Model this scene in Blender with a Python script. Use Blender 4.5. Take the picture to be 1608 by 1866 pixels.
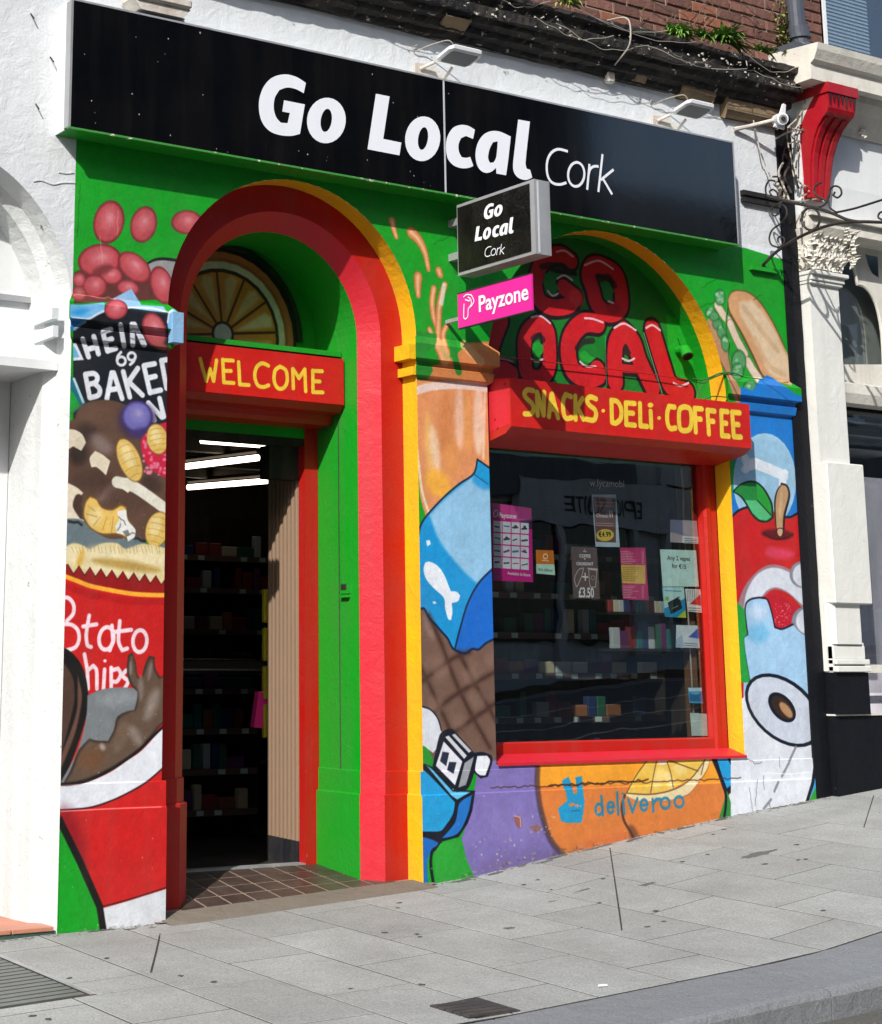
import bpy, math, random
import numpy as np
from mathutils import Vector, Matrix
from mathutils.geometry import tessellate_polygon
random.seed(7); np.random.seed(7)
for o in list(bpy.data.objects): bpy.data.objects.remove(o)
SC = bpy.context.scene; COL = SC.collection
# ------------------------------------------------------------------ camera (calibrated), world, sun, exposure
F, YAW, PIT, ROL = 3233.11047, 0.55290996, 0.20572982, 0.00340718
PPX, PPY, D, ZC = 457.790630, 538.162052, 7.48674570, 0.98164360
ca, sa, cb, sb, cc, sc_ = math.cos(YAW), math.sin(YAW), math.cos(PIT), math.sin(PIT), math.cos(ROL), math.sin(ROL)
_f = np.array([sa*cb, ca*cb, sb]); _r = np.array([ca, -sa, 0.]); _u = np.cross(_r, _f)
R = np.array([cc*_r+sc_*_u, -(-sc_*_r+cc*_u), _f]); C = np.array([0., -D, ZC])
cam = bpy.data.cameras.new('camera'); camo = bpy.data.objects.new('camera', cam); COL.objects.link(camo); SC.camera = camo
cam.sensor_fit = 'HORIZONTAL'; cam.sensor_width = 36; cam.lens = F*36/1608
cam.shift_x = (804-PPX)/1608; cam.shift_y = (PPY-933)/1608; cam.clip_start = .05; cam.clip_end = 400
mw = np.eye(4); mw[:3, 0] = R[0]; mw[:3, 1] = -R[1]; mw[:3, 2] = -R[2]; mw[:3, 3] = C
camo.matrix_world = Matrix(mw.tolist())
SUN = Vector((1.24, 1.0, -1.2)).normalized()
W = bpy.data.worlds.new('World'); SC.world = W; W.use_nodes = True
nt = W.node_tree; sky = nt.nodes.new('ShaderNodeTexSky'); sky.sky_type = 'NISHITA'; sky.sun_disc = False
sky.sun_elevation = math.asin(-SUN.z); sky.sun_rotation = math.atan2(-SUN.x, -SUN.y)
sky.dust_density = 1.6; sky.air_density = 1.0
bg = nt.nodes['Background']; nt.links.new(sky.outputs[0], bg.inputs[0]); bg.inputs[1].default_value = 0.15
sl = bpy.data.lights.new('sun', 'SUN'); sl.energy = 4.1; sl.angle = math.radians(.55); sl.color = (1, .965, .91)
so = bpy.data.objects.new('sun', sl); COL.objects.link(so); so.rotation_euler = SUN.to_track_quat('-Z', 'Y').to_euler(); so.location = (-5, -8, 12)
SC.view_settings.view_transform = 'Standard'; SC.view_settings.look = 'None'; SC.view_settings.gamma = 1; SC.view_settings.use_curve_mapping = False
SC.view_settings.exposure = 0.47
SC.cycles.max_bounces = 8; SC.cycles.glossy_bounces = 4; SC.cycles.transparent_max_bounces = 12
# ------------------------------------------------------------------ geometry of the picture: pixel -> point on a real plane
def ray(x, y): return R.T@np.array([(x-PPX)/F, (y-PPY)/F, 1.])
def P(x, y, Y=0.): d = ray(x, y); return C+d*((Y+D)/d[1])
def PX(x, y, X0): d = ray(x, y); return C+d*(X0/d[0])
def pr(q): v = R@(np.array(q, float)-C); return v[0]/v[2]*F+PPX, v[1]/v[2]*F+PPY
ZBX = [-4, 0, 3.0, 3.6, 4.17, 5.68, 5.96, 6.5, 7.74, 8.57, 9.14, 14, 30]; ZBZ = [-.62, -.33, -.205, -.183, -.175, -.095, -.072, .0, .147, .224, .275, .70, 2.1]
def zb(x): return float(np.interp(x, ZBX, ZBZ))
def gz(x, y): return zb(x)+.03*y
def G(px, py):
    d = ray(px, py); t = 6.
    for i in range(50):
        q = C+d*t; t -= (q[2]-gz(q[0], q[1]))/(d[2]-.03*d[1]-.06*d[0])
    return C+d*t
# ------------------------------------------------------------------ colours / materials
def lin(c): c = c/255.; return c/12.92 if c <= .04045 else ((c+.055)/1.055)**2.4
def S(r, g, b, k=.8): return (lin(r)*k, lin(g)*k, lin(b)*k, 1)
MATS = {}
class N:
    def __init__(s, m): s.m = m; m.use_nodes = True; s.t = m.node_tree; s.b = s.t.nodes['Principled BSDF']
    def n(s, ty, **k):
        q = s.t.nodes.new(ty)
        for a, v in k.items():
            if a.startswith('i_'): q.inputs[int(a[2:]) if a[2:].isdigit() else a[2:]].default_value = v
            else: setattr(q, a, v)
        return q
    def l(s, a, b): s.t.links.new(a, b)
def noise(N_, co, scale, detail=4, rough=.55, dist=0.):
    q = N_.n('ShaderNodeTexNoise'); q.inputs['Scale'].default_value = scale; q.inputs['Detail'].default_value = detail
    q.inputs['Roughness'].default_value = rough; q.inputs['Distortion'].default_value = dist; N_.l(co, q.inputs['Vector']); return q.outputs[0]
def ramp(N_, v, stops):
    q = N_.n('ShaderNodeValToRGB'); e = q.color_ramp.elements
    while len(e) < len(stops): e.new(.5)
    for i, (p, c) in enumerate(stops): e[i].position = p; e[i].color = c if len(c) == 4 else (*c, 1)
    N_.l(v, q.inputs[0]); return q.outputs[0]
def mix(N_, f, a, b, mode='MIX'):
    q = N_.n('ShaderNodeMix'); q.data_type = 'RGBA'; q.blend_type = mode
    for i, v in ((0, f), (6, a), (7, b)):
        if hasattr(v, 'is_linked') or hasattr(v, 'links'): N_.l(v, q.inputs[i])
        else: q.inputs[i].default_value = v
    return q.outputs[2]
def paint(name, col, rough=.45, bump=.25, dirt=.25, chips=0., chipcol=None, scale=1., metal=0., spec=.28, img=None, dirtcol=(.12, .1, .08, 1), fine=0., rnd=0.):
    """procedural weathered paint; img = image painted in this script"""
    key = name
    if key in MATS: return MATS[key]
    m = bpy.data.materials.new(name); q = N(m); b = q.b
    co = q.n('ShaderNodeTexCoord').outputs['Object']
    if img:
        uv = q.n('ShaderNodeUVMap'); uv.uv_map = 'UV'; t = q.n('ShaderNodeTexImage'); t.image = img; t.interpolation = 'Cubic'; t.extension = 'EXTEND'
        q.l(uv.outputs[0], t.inputs[0]); c = t.outputs[0]
    else:
        rgb = q.n('ShaderNodeRGB'); rgb.outputs[0].default_value = col; c = rgb.outputs[0]
    if rnd:
        oi = q.n('ShaderNodeObjectInfo'); hs = q.n('ShaderNodeHueSaturation')
        mr = q.n('ShaderNodeMapRange'); mr.inputs[3].default_value = 1-rnd; mr.inputs[4].default_value = 1+rnd
        q.l(oi.outputs['Random'], mr.inputs[0]); q.l(mr.outputs[0], hs.inputs['Value']); q.l(c, hs.inputs['Color']); c = hs.outputs[0]
    if dirt:
        n1 = noise(q, co, 2.3*scale, 8, .65, .3); f = ramp(q, n1, [(.35, (0, 0, 0)), (.75, (1, 1, 1))])
        mm = q.n('ShaderNodeMath', operation='MULTIPLY'); q.l(f, mm.inputs[0]); mm.inputs[1].default_value = dirt; c = mix(q, mm.outputs[0], c, dirtcol)
    if dirt and not fine:
        mp = q.n('ShaderNodeMapping'); mp.inputs['Scale'].default_value = (9*scale, 9*scale, .55*scale); q.l(co, mp.inputs[0]); n4 = noise(q, mp.outputs[0], 1.0, 5, .6, .2); f = ramp(q, n4, [(.46, (0, 0, 0)), (.72, (1, 1, 1))])
        mm = q.n('ShaderNodeMath', operation='MULTIPLY'); q.l(f, mm.inputs[0]); mm.inputs[1].default_value = dirt*.9; c = mix(q, mm.outputs[0], c, dirtcol)
    if fine:
        n3 = noise(q, co, 140*scale, 3, .7); f = ramp(q, n3, [(.3, (0, 0, 0)), (.7, (1, 1, 1))])
        mm = q.n('ShaderNodeMath', operation='MULTIPLY'); q.l(f, mm.inputs[0]); mm.inputs[1].default_value = fine; c = mix(q, mm.outputs[0], c, (.02, .02, .02, 1))
    if chips:
        n2 = noise(q, co, 19*scale, 6, .7, .4); t0 = .74-chips*.26; f = ramp(q, n2, [(t0, (0, 0, 0)), (t0+.015, (1, 1, 1))]); c = mix(q, f, c, chipcol or (.6, .58, .55, 1))
    q.l(c, b.inputs['Base Color']); b.inputs['Roughness'].default_value = rough; b.inputs['Metallic'].default_value = metal
    b.inputs['Specular IOR Level'].default_value = spec
    if bump:
        a1 = noise(q, co, 11*scale, 8, .6, .6); a2 = noise(q, co, 70*scale, 5, .6)
        ad = q.n('ShaderNodeMath', operation='MULTIPLY_ADD'); q.l(a2, ad.inputs[0]); ad.inputs[1].default_value = .25; q.l(a1, ad.inputs[2])
        bp = q.n('ShaderNodeBump'); bp.inputs['Strength'].default_value = bump; bp.inputs['Distance'].default_value = .02; q.l(ad.outputs[0], bp.inputs['Height']); q.l(bp.outputs[0], b.inputs['Normal'])
    MATS[key] = m; return m
def emis(name, col, st):
    m = bpy.data.materials.new(name); q = N(m); q.b.inputs['Base Color'].default_value = col; q.b.inputs['Emission Color'].default_value = col; q.b.inputs['Emission Strength'].default_value = st; return m
# ------------------------------------------------------------------ objects
WL = {}
def tag(o, label=None, cat=None, group=None, kind=None):
    if label: o['label'] = label
    if cat: o['category'] = cat
    if group: o['group'] = group
    if kind: o['kind'] = kind
    return o
def thing(name, loc, label, cat, group=None):
    o = bpy.data.objects.new(name, None); o.empty_display_size = .1; COL.objects.link(o); o.location = tuple(loc); WL[o.name] = Vector(loc); return tag(o, label, cat, group)
class MB:
    """collects world-space faces; build() links them as ONE mesh object"""
    def __init__(s): s.v = []; s.f = []
    def face(s, pts): i = len(s.v); s.v += [tuple(map(float, p)) for p in pts]; s.f.append(tuple(range(i, i+len(pts)))); return s
    def grid(s, rows, close=False):
        i = len(s.v); n = len(rows[0])
        for r in rows: s.v += [tuple(map(float, p)) for p in r]
        for a in range(len(rows)-1):
            for b in range(n if close else n-1):
                b2 = (b+1) % n; s.f.append((i+a*n+b, i+a*n+b2, i+(a+1)*n+b2, i+(a+1)*n+b))
        return s
    def box(s, x0, x1, y0, y1, z0, z1, bev=0.):
        if bev:
            b = bev
            for z, k in ((z0, 1), (z0+b, 0), (z1-b, 0), (z1, 1)): pass
            rows = []
            for z, k in ((z0, b), (z0+b, 0), (z1-b, 0), (z1, b)):
                rows.append([(x0+k+b*(k == 0), y0+k, z), (x1-k-b*(k == 0), y0+k, z), (x1-k, y0+k+b*(k == 0), z), (x1-k, y1-k-b*(k == 0), z), (x1-k-b*(k == 0), y1-k, z), (x0+k+b*(k == 0), y1-k, z), (x0+k, y1-k-b*(k == 0), z), (x0+k, y0+k+b*(k == 0), z)])
            s.grid(rows, True); s.face(rows[0][::-1]); s.face(rows[-1]); return s
        v = [(x0, y0, z0), (x1, y0, z0), (x1, y1, z0), (x0, y1, z0), (x0, y0, z1), (x1, y0, z1), (x1, y1, z1), (x0, y1, z1)]; i = len(s.v); s.v += v
        s.f += [tuple(i+j for j in q) for q in ((0, 3, 2, 1), (4, 5, 6, 7), (0, 1, 5, 4), (1, 2, 6, 5), (2, 3, 7, 6), (3, 0, 4, 7))]; return s
    def prism(s, poly, axis, a, b):
        """extrude 2D polygon: axis 'x': poly=(y,z); 'y': poly=(x,z); 'z': poly=(x,y)"""
        mk = {'x': lambda p, t: (t, p[0], p[1]), 'y': lambda p, t: (p[0], t, p[1]), 'z': lambda p, t: (p[0], p[1], t)}[axis]
        A = [mk(p, a) for p in poly]; B = [mk(p, b) for p in poly]; i = len(s.v); n = len(poly); s.v += A+B
        for k in range(n): s.f.append((i+k, i+(k+1) % n, i+n+(k+1) % n, i+n+k))
        for t in tessellate_polygon([[Vector((p[0], p[1], 0)) for p in poly]]): s.f.append(tuple(i+q for q in t)); s.f.append(tuple(i+n+q for q in reversed(t)))
        return s
    def tube(s, pts, r, n=8, cap=True):
        pts = [Vector(p) for p in pts]; rows = []; up = Vector((.13, .21, .97)); 
        for i, p in enumerate(pts):
            d = (pts[min(i+1, len(pts)-1)]-pts[max(i-1, 0)]); d = d.normalized() if d.length > 1e-9 else Vector((0, 0, 1))
            u = up-d*up.dot(d)
            if u.length < 1e-3: u = Vector((1, 0, 0))-d*d.x
            u.normalize(); up = u; w = d.cross(u); rr = r[i] if isinstance(r, (list, tuple)) else r
            rows.append([tuple(p+(u*math.cos(2*math.pi*k/n)+w*math.sin(2*math.pi*k/n))*rr) for k in range(n)])
        s.grid(rows, True)
        if cap: s.face(rows[0][::-1]); s.face(rows[-1])
        return s
    def flat(s, loops, mk):
        """filled 2D polygon with holes, mk maps (a,b)->point"""
        V = [[Vector((p[0], p[1], 0)) for p in lp] for lp in loops]; i = len(s.v); fl = [p for lp in loops for p in lp]; s.v += [tuple(map(float, mk(*p))) for p in fl]
        for t in tessellate_polygon(V):
            a, b, c = [Vector((*fl[q], 0)) for q in t]
            if (b-a).cross(c-a).length > 1e-12: s.f.append(tuple(i+q for q in t))
        return s
    def build(s, name, mat, parent=None, uv=None, smooth=False, flip=None, **tg):
        v = np.array(s.v, dtype=float)
        if parent is not None: L = WL[parent.name]
        else: L = Vector(((v[:, 0].min()+v[:, 0].max())/2, (v[:, 1].min()+v[:, 1].max())/2, v[:, 2].min()))
        me = bpy.data.meshes.new(name); me.from_pydata([tuple(p) for p in (v-np.array(L))], [], s.f); me.update()
        o = bpy.data.objects.new(name, me); COL.objects.link(o); WL[o.name] = Vector(L)
        if parent is not None: o.parent = parent
        else: o.location = L
        for m in (mat if isinstance(mat, (list, tuple)) else [mat]): me.materials.append(m)
        if uv is not None:
            ul = me.uv_layers.new(name='UV'); c = np.array([uv(p) for p in v]); idx = np.empty(len(me.loops), dtype=np.int32); me.loops.foreach_get('vertex_index', idx)
            ul.data.foreach_set('uv', c[idx].astype(np.float32).ravel())
        if smooth: me.polygons.foreach_set('use_smooth', [True]*len(me.polygons))
        if tg: tag(o, **tg)
        return o
def bevel(o, w, seg=2):
    m = o.modifiers.new('bevel', 'BEVEL'); m.width = w; m.segments = seg; m.limit_method = 'ANGLE'; return o
def M(ox, oy, s):
    def f(*p):
        if len(p) == 2 and not hasattr(p[0], '__len__'): return (ox+p[0]/s, oy+p[1]/s)
        return [(ox+q[0]/s, oy+q[1]/s) for q in p]
    f.s = s; return f
cA, cB, cC, cD, cE, cF, cG, cH, cI = M(0, 0, 3), M(536, 0, 3), M(1072, 0, 3), M(0, 622, 3), M(536, 622, 3), M(1072, 622, 3), M(0, 1244, 3), M(536, 1244, 3), M(1072, 1244, 3)
cT, cK, cL1, cL2, cN, cM, cU = M(880, 400, 3.4957), M(100, 560, 7.1773), M(440, 110, 4.4667), M(780, 200, 4.4667), M(1280, 360, 4.6646), M(1220, 800, 6.7), M(1000, 1360, 3.0923)
cV, cR = M(880, 800, 3.6545), M(1280, 0, 4.6646)
def catmull(p, closed=True, n=6, corner=52):
    """smooth a polyline, keeping sharp corners"""
    p = [np.array(q, float) for q in p]; m = len(p); out = []
    def sharp(i):
        if not closed and (i == 0 or i == m-1): return True
        a = p[i]-p[(i-1) % m]; b = p[(i+1) % m]-p[i]; c = np.dot(a, b)/(np.linalg.norm(a)*np.linalg.norm(b)+1e-9); return c < math.cos(math.radians(corner))
    sh = [sharp(i) for i in range(m)]
    for i in range(m if closed else m-1):
        j = (i+1) % m; a, b = p[i], p[j]
        t1 = (b-a)*.5 if sh[i] else (p[j]-p[(i-1) % m])*.5; t2 = (b-a)*.5 if sh[j] else (p[(j+1) % m]-a)*.5
        L = np.linalg.norm(b-a)
        for tt in (t1, t2):
            k = np.linalg.norm(tt)
            if k > L*1.1: tt *= L*1.1/k
        for k in range(n):
            u = k/n; h1 = 2*u**3-3*u*u+1; h2 = u**3-2*u*u+u; h3 = -2*u**3+3*u*u; h4 = u**3-u*u; out.append(tuple(h1*a+h2*t1+h3*b+h4*t2))
    if not closed: out.append(tuple(p[-1]))
    return out
def ellp(cx, cy, rx, ry, rot=0, n=28, a0=0, a1=360):
    r = math.radians(rot); o = []
    for k in range(n if a1-a0 == 360 else n+1):
        t = math.radians(a0+(a1-a0)*k/n); x, y = rx*math.cos(t), ry*math.sin(t); o.append((cx+x*math.cos(r)-y*math.sin(r), cy+x*math.sin(r)+y*math.cos(r)))
    return o
# ------------------------------------------------------------------ painted surfaces: the mural is painted here, shape by shape, as flat colour
def s2l(a): return np.where(a <= .04045, a/12.92, ((np.clip(a, .04045, None)+.055)/1.055)**2.4)
def l2s(a): return np.where(a <= .0031308, a*12.92, 1.055*np.clip(a, .0031308, None)**(1/2.4)-.055)
class Cv:
    def __init__(s, x0, x1, z0, z1, ppm, proj, bg):
        s.x0, s.z0, s.k = x0, z0, ppm; s.x1, s.z1 = x1, z1; s.w, s.h = int((x1-x0)*ppm), int((z1-z0)*ppm); s.proj = proj
        s.a = np.empty((s.h, s.w, 3), np.float32); s.a[:] = np.array(bg, np.float32)/255
    def m(s, pts): return np.array([s.proj(*p) for p in pts])
    def px(s, pts): q = s.m(pts); return np.c_[(q[:, 0]-s.x0)*s.k, (q[:, 1]-s.z0)*s.k]
    def _blend(s, x0, x1, y0, y1, al, col):
        t = s.a[y0:y1, x0:x1]; t += (np.array(col, np.float32)/255-t)*al[..., None]
    def _sd(s, q, closed, pad):
        x0 = max(0, int(q[:, 0].min()-pad)); x1 = min(s.w, int(q[:, 0].max()+pad)+2); y0 = max(0, int(q[:, 1].min()-pad)); y1 = min(s.h, int(q[:, 1].max()+pad)+2)
        if x1 <= x0 or y1 <= y0: return None
        X, Y = np.meshgrid(np.arange(x0, x1, dtype=np.float32)+.5, np.arange(y0, y1, dtype=np.float32)+.5); d = np.full(X.shape, 1e9, np.float32); ins = np.zeros(X.shape, bool); n = len(q)
        for i in range(n if closed else n-1):
            a = q[i]; b = q[(i+1) % n]; ex, ey = float(b[0]-a[0]), float(b[1]-a[1]); L = ex*ex+ey*ey
            if L < 1e-9: continue
            fx = X-a[0]; fy = Y-a[1]; t = np.clip((fx*ex+fy*ey)/L, 0, 1); d = np.minimum(d, (fx-t*ex)**2+(fy-t*ey)**2)
            if closed and ey != 0: ins ^= ((a[1] > Y) != (b[1] > Y)) & (X < a[0]+ex*(Y-a[1])/ey)
        d = np.sqrt(d); return x0, x1, y0, y1, (np.where(ins, d, -d) if closed else -d)
    def poly(s, pts, col, al=1., soft=0, sm=True, n=5):
        if sm: pts = catmull(pts, True, n)
        q = s.px(pts); f = max(soft*s.k/1000., .7); r = s._sd(q, True, f)
        if r is None: return s
        x0, x1, y0, y1, sd = r; t = np.clip(sd/(2*f)+.5, 0, 1); s._blend(x0, x1, y0, y1, t*t*(3-2*t)*al, col); return s
    def line(s, pts, w, col, al=1., soft=0, sm=True, n=5, closed=False):
        """w = width in photo pixels"""
        if sm: pts = catmull(pts, closed, n, 80)
        if closed: pts = list(pts)+[pts[0]]
        q = s.px(pts); a, b = pts[0], (pts[0][0], pts[0][1]+1); qq = s.px([a, b, (a[0]+1, a[1])]); u = .5*(np.hypot(*(qq[1]-qq[0]))+np.hypot(*(qq[2]-qq[0])))
        hw = w*u/2; f = max(soft*s.k/1000., .7); r = s._sd(q, False, hw+f)
        if r is None: return s
        x0, x1, y0, y1, sd = r; t = np.clip((sd+hw)/(2*f)+.5, 0, 1); s._blend(x0, x1, y0, y1, t*t*(3-2*t)*al, col); return s
    def ell(s, c, rx, ry, rot, col, al=1., soft=0, cm=None):
        p = ellp(c[0], c[1], rx, ry, rot)
        if cm: p = cm(*p)
        return s.poly(p, col, al, soft, False)
    def ball(s, cm, cx, cy, rx, ry, rot, base, rim, hi):
        s.ell((cx, cy), rx*1.03, ry*1.03, rot, rim, 1, 3, cm); s.ell((cx, cy), rx*.9, ry*.9, rot, base, 1, 9, cm)
        s.ell((cx+rx*.05, cy-ry*.15), rx*.5, ry*.5, rot, hi, .55, 30, cm); s.ell((cx+rx*.1, cy-ry*.2), rx*.18, ry*.16, rot, (240, 200, 205), .35, 18, cm); return s
    def specks(s, rects, n, col, seed=1, r=(1, 3)):
        g = random.Random(seed)
        for (x0, y0, x1, y1) in rects:
            for i in range(n):
                x, y = g.uniform(x0, x1), g.uniform(y0, y1); a = g.uniform(*r); p = [(x+a*math.cos(t)*g.uniform(.5, 1.2), y+a*math.sin(t)*g.uniform(.5, 1.2)) for t in (0, 1.2, 2.4, 3.6, 5)]; s.poly(p, col, g.uniform(.5, .95), 0, False)
    def cracks(s, segs, w, col, al=.8, seed=3, jit=2.2):
        g = random.Random(seed)
        for a, b in segs:
            k = max(3, int(math.hypot(b[0]-a[0], b[1]-a[1])/6)); s.line([(a[0]+(b[0]-a[0])*i/k+g.uniform(-jit, jit)*.5, a[1]+(b[1]-a[1])*i/k+g.uniform(-jit, jit)) for i in range(k+1)], w, col, al, 0, False)
    def uv(s, p): return ((p[0]-s.x0)/(s.x1-s.x0), (p[1]-s.z0)/(s.z1-s.z0))
    def image(s, name, k=.8):
        rg = np.random.RandomState(5)
        def vn(cell, amp):
            gh, gw = s.h//cell+2, s.w//cell+2; a = rg.rand(gh, gw).astype(np.float32); y = np.arange(s.h)/cell; x = np.arange(s.w)/cell; yi = y.astype(int); xi = x.astype(int); fy = (y-yi)[:, None]; fx = (x-xi)[None]; fy = fy*fy*(3-2*fy); fx = fx*fx*(3-2*fx)
            return amp*((a[yi][:, xi]*(1-fy)+a[yi+1][:, xi]*fy)*(1-fx)+(a[yi][:, xi+1]*(1-fy)+a[yi+1][:, xi+1]*fy)*fx-.5)
        nz = vn(90, .05)+vn(28, .05)+vn(9, .05)+vn(3, .05)+rg.normal(0, .012, (s.h, s.w)); s.a = s.a*(1+nz[..., None])+nz[..., None]*.06
        im = bpy.data.images.new(name, s.w, s.h); im.colorspace_settings.name = 'sRGB'; o = np.ones((s.h, s.w, 4), np.float32); o[..., :3] = np.clip(l2s(s2l(np.clip(s.a, 0, 1))*k), 0, 1)
        im.pixels.foreach_set(o.ravel()); im.pack(); return im
K, Wt, GR = (16, 20, 26), (232, 236, 244), (14, 160, 34)
w = Cv(3.58, 8.6, -.3, 3.62, 330, lambda x, y: P(x, y)[[0, 2]], GR)
# --- left pilaster: beans, can, sweets, bucket, cup
BB, BR, BH = (186, 74, 82), (124, 40, 48), (218, 128, 138)
w.poly(cA((800, 1440), (835, 1418), (880, 1408), (940, 1412), (1000, 1425), (1000, 1560), (830, 1560)), (20, 20, 22)); w.poly(cA((812, 1445), (850, 1428), (900, 1424), (1000, 1438), (1000, 1560), (830, 1560)), (150, 152, 152))
w.poly(cA((405, 1490), (520, 1440), (660, 1440), (830, 1500), (860, 1640), (405, 1660)), (96, 50, 46))
for a in ((595, 1215, 82, 117, 12), (785, 1228, 70, 99, 14), (1022, 1216, 84, 64, 0), (545, 1425, 118, 88, -8), (735, 1462, 104, 66, 42), (605, 1506, 64, 47, 10), (518, 1566, 66, 62, 0), (432, 1532, 34, 36, 0), (430, 1604, 42, 38, 0), (885, 1560, 60, 104, -16), (700, 1575, 60, 38, 10)):
    w.ball(cA, *a, BB if a[1] < 1590 else (160, 70, 66), BR, BH)
w.ell((560, 1478), 60, 26, -20, (110, 45, 45), .8, 14, cA)
w.poly(cK((240, 300), (300, 240), (430, 150), (560, 85), (700, 40), (1000, 20), (1480, 60), (1500, 1100), (1470, 1600), (240, 1600)), (24, 29, 37), 1, 0, False)
w.poly(cK((200, -40), (330, -30), (650, -60), (650, 50), (560, 95), (430, 158), (200, 148)), (120, 186, 232)); w.ell((330, 60), 110, 50, -10, (40, 150, 220), .8, 18, cK); w.line(cK((240, 140), (430, 155), (560, 90), (650, 50)), 4, Wt, .8)
w.poly(cK((760, -110), (1000, -240), (1130, -30), (1420, -10), (1480, 90), (1000, 20), (860, 60)), (140, 190, 230)); w.line(cK((860, 10), (1100, 5), (1300, 20), (1480, 70)), 3, Wt, .9); w.line(cK((1000, 30), (1200, 60), (1470, 85)), 4, (40, 50, 60), .8)
w.poly(cK((200, 150), (420, 160), (300, 240), (250, 300), (200, 300)), (38, 120, 190)); w.line(cK((255, 290), (320, 240), (400, 190)), 5, (170, 205, 235), .7, 3)
w.ball(cK, 800, 30, 150, 128, -8, BB, BR, BH); w.ball(cK, 1300, 300, 150, 235, -18, (192, 88, 94), BR, BH)
w.ell((1400, 520), 90, 50, 20, (176, 90, 84), .9, 14, cK)
w.poly(cK((1490, 60), (1560, 20), (1600, 80), (1600, 280), (1530, 300), (1480, 270), (1470, 180)), (128, 190, 232)); w.line(cK((1475, 200), (1500, 70), (1540, 40)), 3, Wt); w.line(cK((1545, 90), (1540, 280)), 3, (50, 130, 200), .8)
w.poly(cK((240, 470), (275, 465), (380, 690), (240, 700)), Wt, 1, 0, False); w.poly(cK((240, 500), (270, 540), (325, 655), (240, 665)), (110, 180, 228), 1, 0, False)
def lets(cv, cm, ls, wd, col, al=1.):
    for l in ls: cv.line(cm(*l), wd, col, al, 0, len(l) > 3)
lets(w, cK, [[(365, 420), (440, 650)], [(510, 385), (570, 610)], [(425, 555), (540, 520)], [(630, 335), (690, 575)], [(635, 320), (735, 290)], [(655, 445), (745, 415)], [(690, 570), (795, 540)], [(860, 235), (905, 505)], [(1010, 225), (1020, 495)], [(1040, 225), (1160, 490)], [(1130, 390), (1172, 490)]], 9.6, Wt)
w.cracks([(cK(580, 340), cK(770, 318)), (cK(820, 262), cK(930, 258)), (cK(985, 290), cK(1110, 300)), (cK(990, 410), cK(1190, 412))], 3, (90, 95, 105), .55)
w.line(cK(*ellp(870, 705, 55, 55, 0)), 5, Wt, 1, 0, False, closed=True); w.line(cK((865, 590), (825, 640), (812, 700)), 5, Wt); w.line(cK(*ellp(1005, 645, 50, 50, 0)), 5, Wt, 1, 0, False, closed=True); w.line(cK((1055, 650), (1030, 710), (985, 752)), 5, Wt)
lets(w, cK, [[(400, 885), (455, 1180)], [(400, 880), (510, 868), (556, 920), (530, 985), (440, 1010)], [(520, 1000), (585, 1070), (570, 1150), (460, 1185)], [(680, 1200), (745, 860)], [(770, 860), (880, 1195)], [(700, 1085), (830, 1065)], [(895, 845), (980, 1175)], [(1085, 800), (965, 975), (1145, 1150)], [(1165, 770), (1245, 1120)], [(1170, 765), (1305, 740)], [(1210, 930), (1315, 905)], [(1245, 1115), (1385, 1085)], [(1395, 700), (1462, 1060)], [(1395, 700), (1500, 680)], [(1225, 1255), (1300, 1480)], [(1225, 1255), (1400, 1440)], [(1370, 1195), (1425, 1430)]], 9.4, Wt)
w.poly(cK((200, 900), (262, 940), (400, 1250), (320, 1330), (200, 1400)), (20, 110, 130), 1, 0, False); w.line(cK((250, 940), (370, 1240)), 5, (190, 222, 236), 1, 0, False); w.poly(cK((200, 1080), (250, 1130), (330, 1290), (240, 1380), (200, 1380)), (22, 165, 60), 1, 0, False)
w.poly(cD((300, 450), (400, 430), (440, 360), (520, 325), (620, 325), (700, 360), (760, 430), (800, 520), (960, 700), (1000, 1100), (300, 1100)), (94, 68, 55))
for a in ((520, 400, 110, 60, 0, (112, 82, 66), .7, 40), (480, 500, 60, 45, 20, (52, 38, 34), .8, 30), (555, 560, 70, 45, 40, (150, 134, 130), .7, 28), (430, 620, 50, 60, 0, (40, 30, 27), .8, 26), (500, 760, 110, 60, 0, (70, 50, 42), .7, 40), (640, 800, 120, 26, -35, (140, 124, 120), .5, 26), (700, 860, 110, 70, 10, (84, 60, 50), .8, 30), (830, 780, 60, 40, 30, (60, 42, 38), .8, 24), (600, 480, 50, 90, -20, (104, 76, 62), .6, 30)):
    w.ell(a[:2], a[2], a[3], a[4], a[5], a[6], a[7], cD)
w.ell((750, 430), 105, 100, 0, (62, 44, 92), .8, 22, cD); w.ball(cD, 750, 412, 82, 84, 0, (112, 106, 178), (64, 52, 120), (156, 154, 214)); w.ell((770, 500), 60, 26, -10, (60, 44, 110), .7, 14, cD)
w.poly(cD((770, 560), (800, 500), (880, 450), (1000, 430), (1000, 780), (880, 735), (800, 670)), (204, 26, 62), 1, 4)
g = random.Random(5)
for i in range(46): w.ell((g.uniform(785, 905), g.uniform(500, 730)), g.uniform(6, 12), g.uniform(6, 11), 0, (240, 130, 160), .75, 2, cD)
CR, GO = (228, 216, 190), (226, 188, 98)
for p in (((360, 480), (410, 485), (450, 510), (470, 555), (445, 600), (400, 575), (360, 600)), ((490, 640), (520, 600), (560, 620), (603, 655), (580, 733), (530, 690), (500, 690)), ((360, 770), (420, 800), (455, 830), (405, 890), (440, 960), (465, 985), (360, 980))): w.poly(cD(*p), CR, 1, 2)
w.line(cD((430, 860), (420, 900), (450, 950)), 15, (70, 50, 42), 1, 4)
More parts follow.
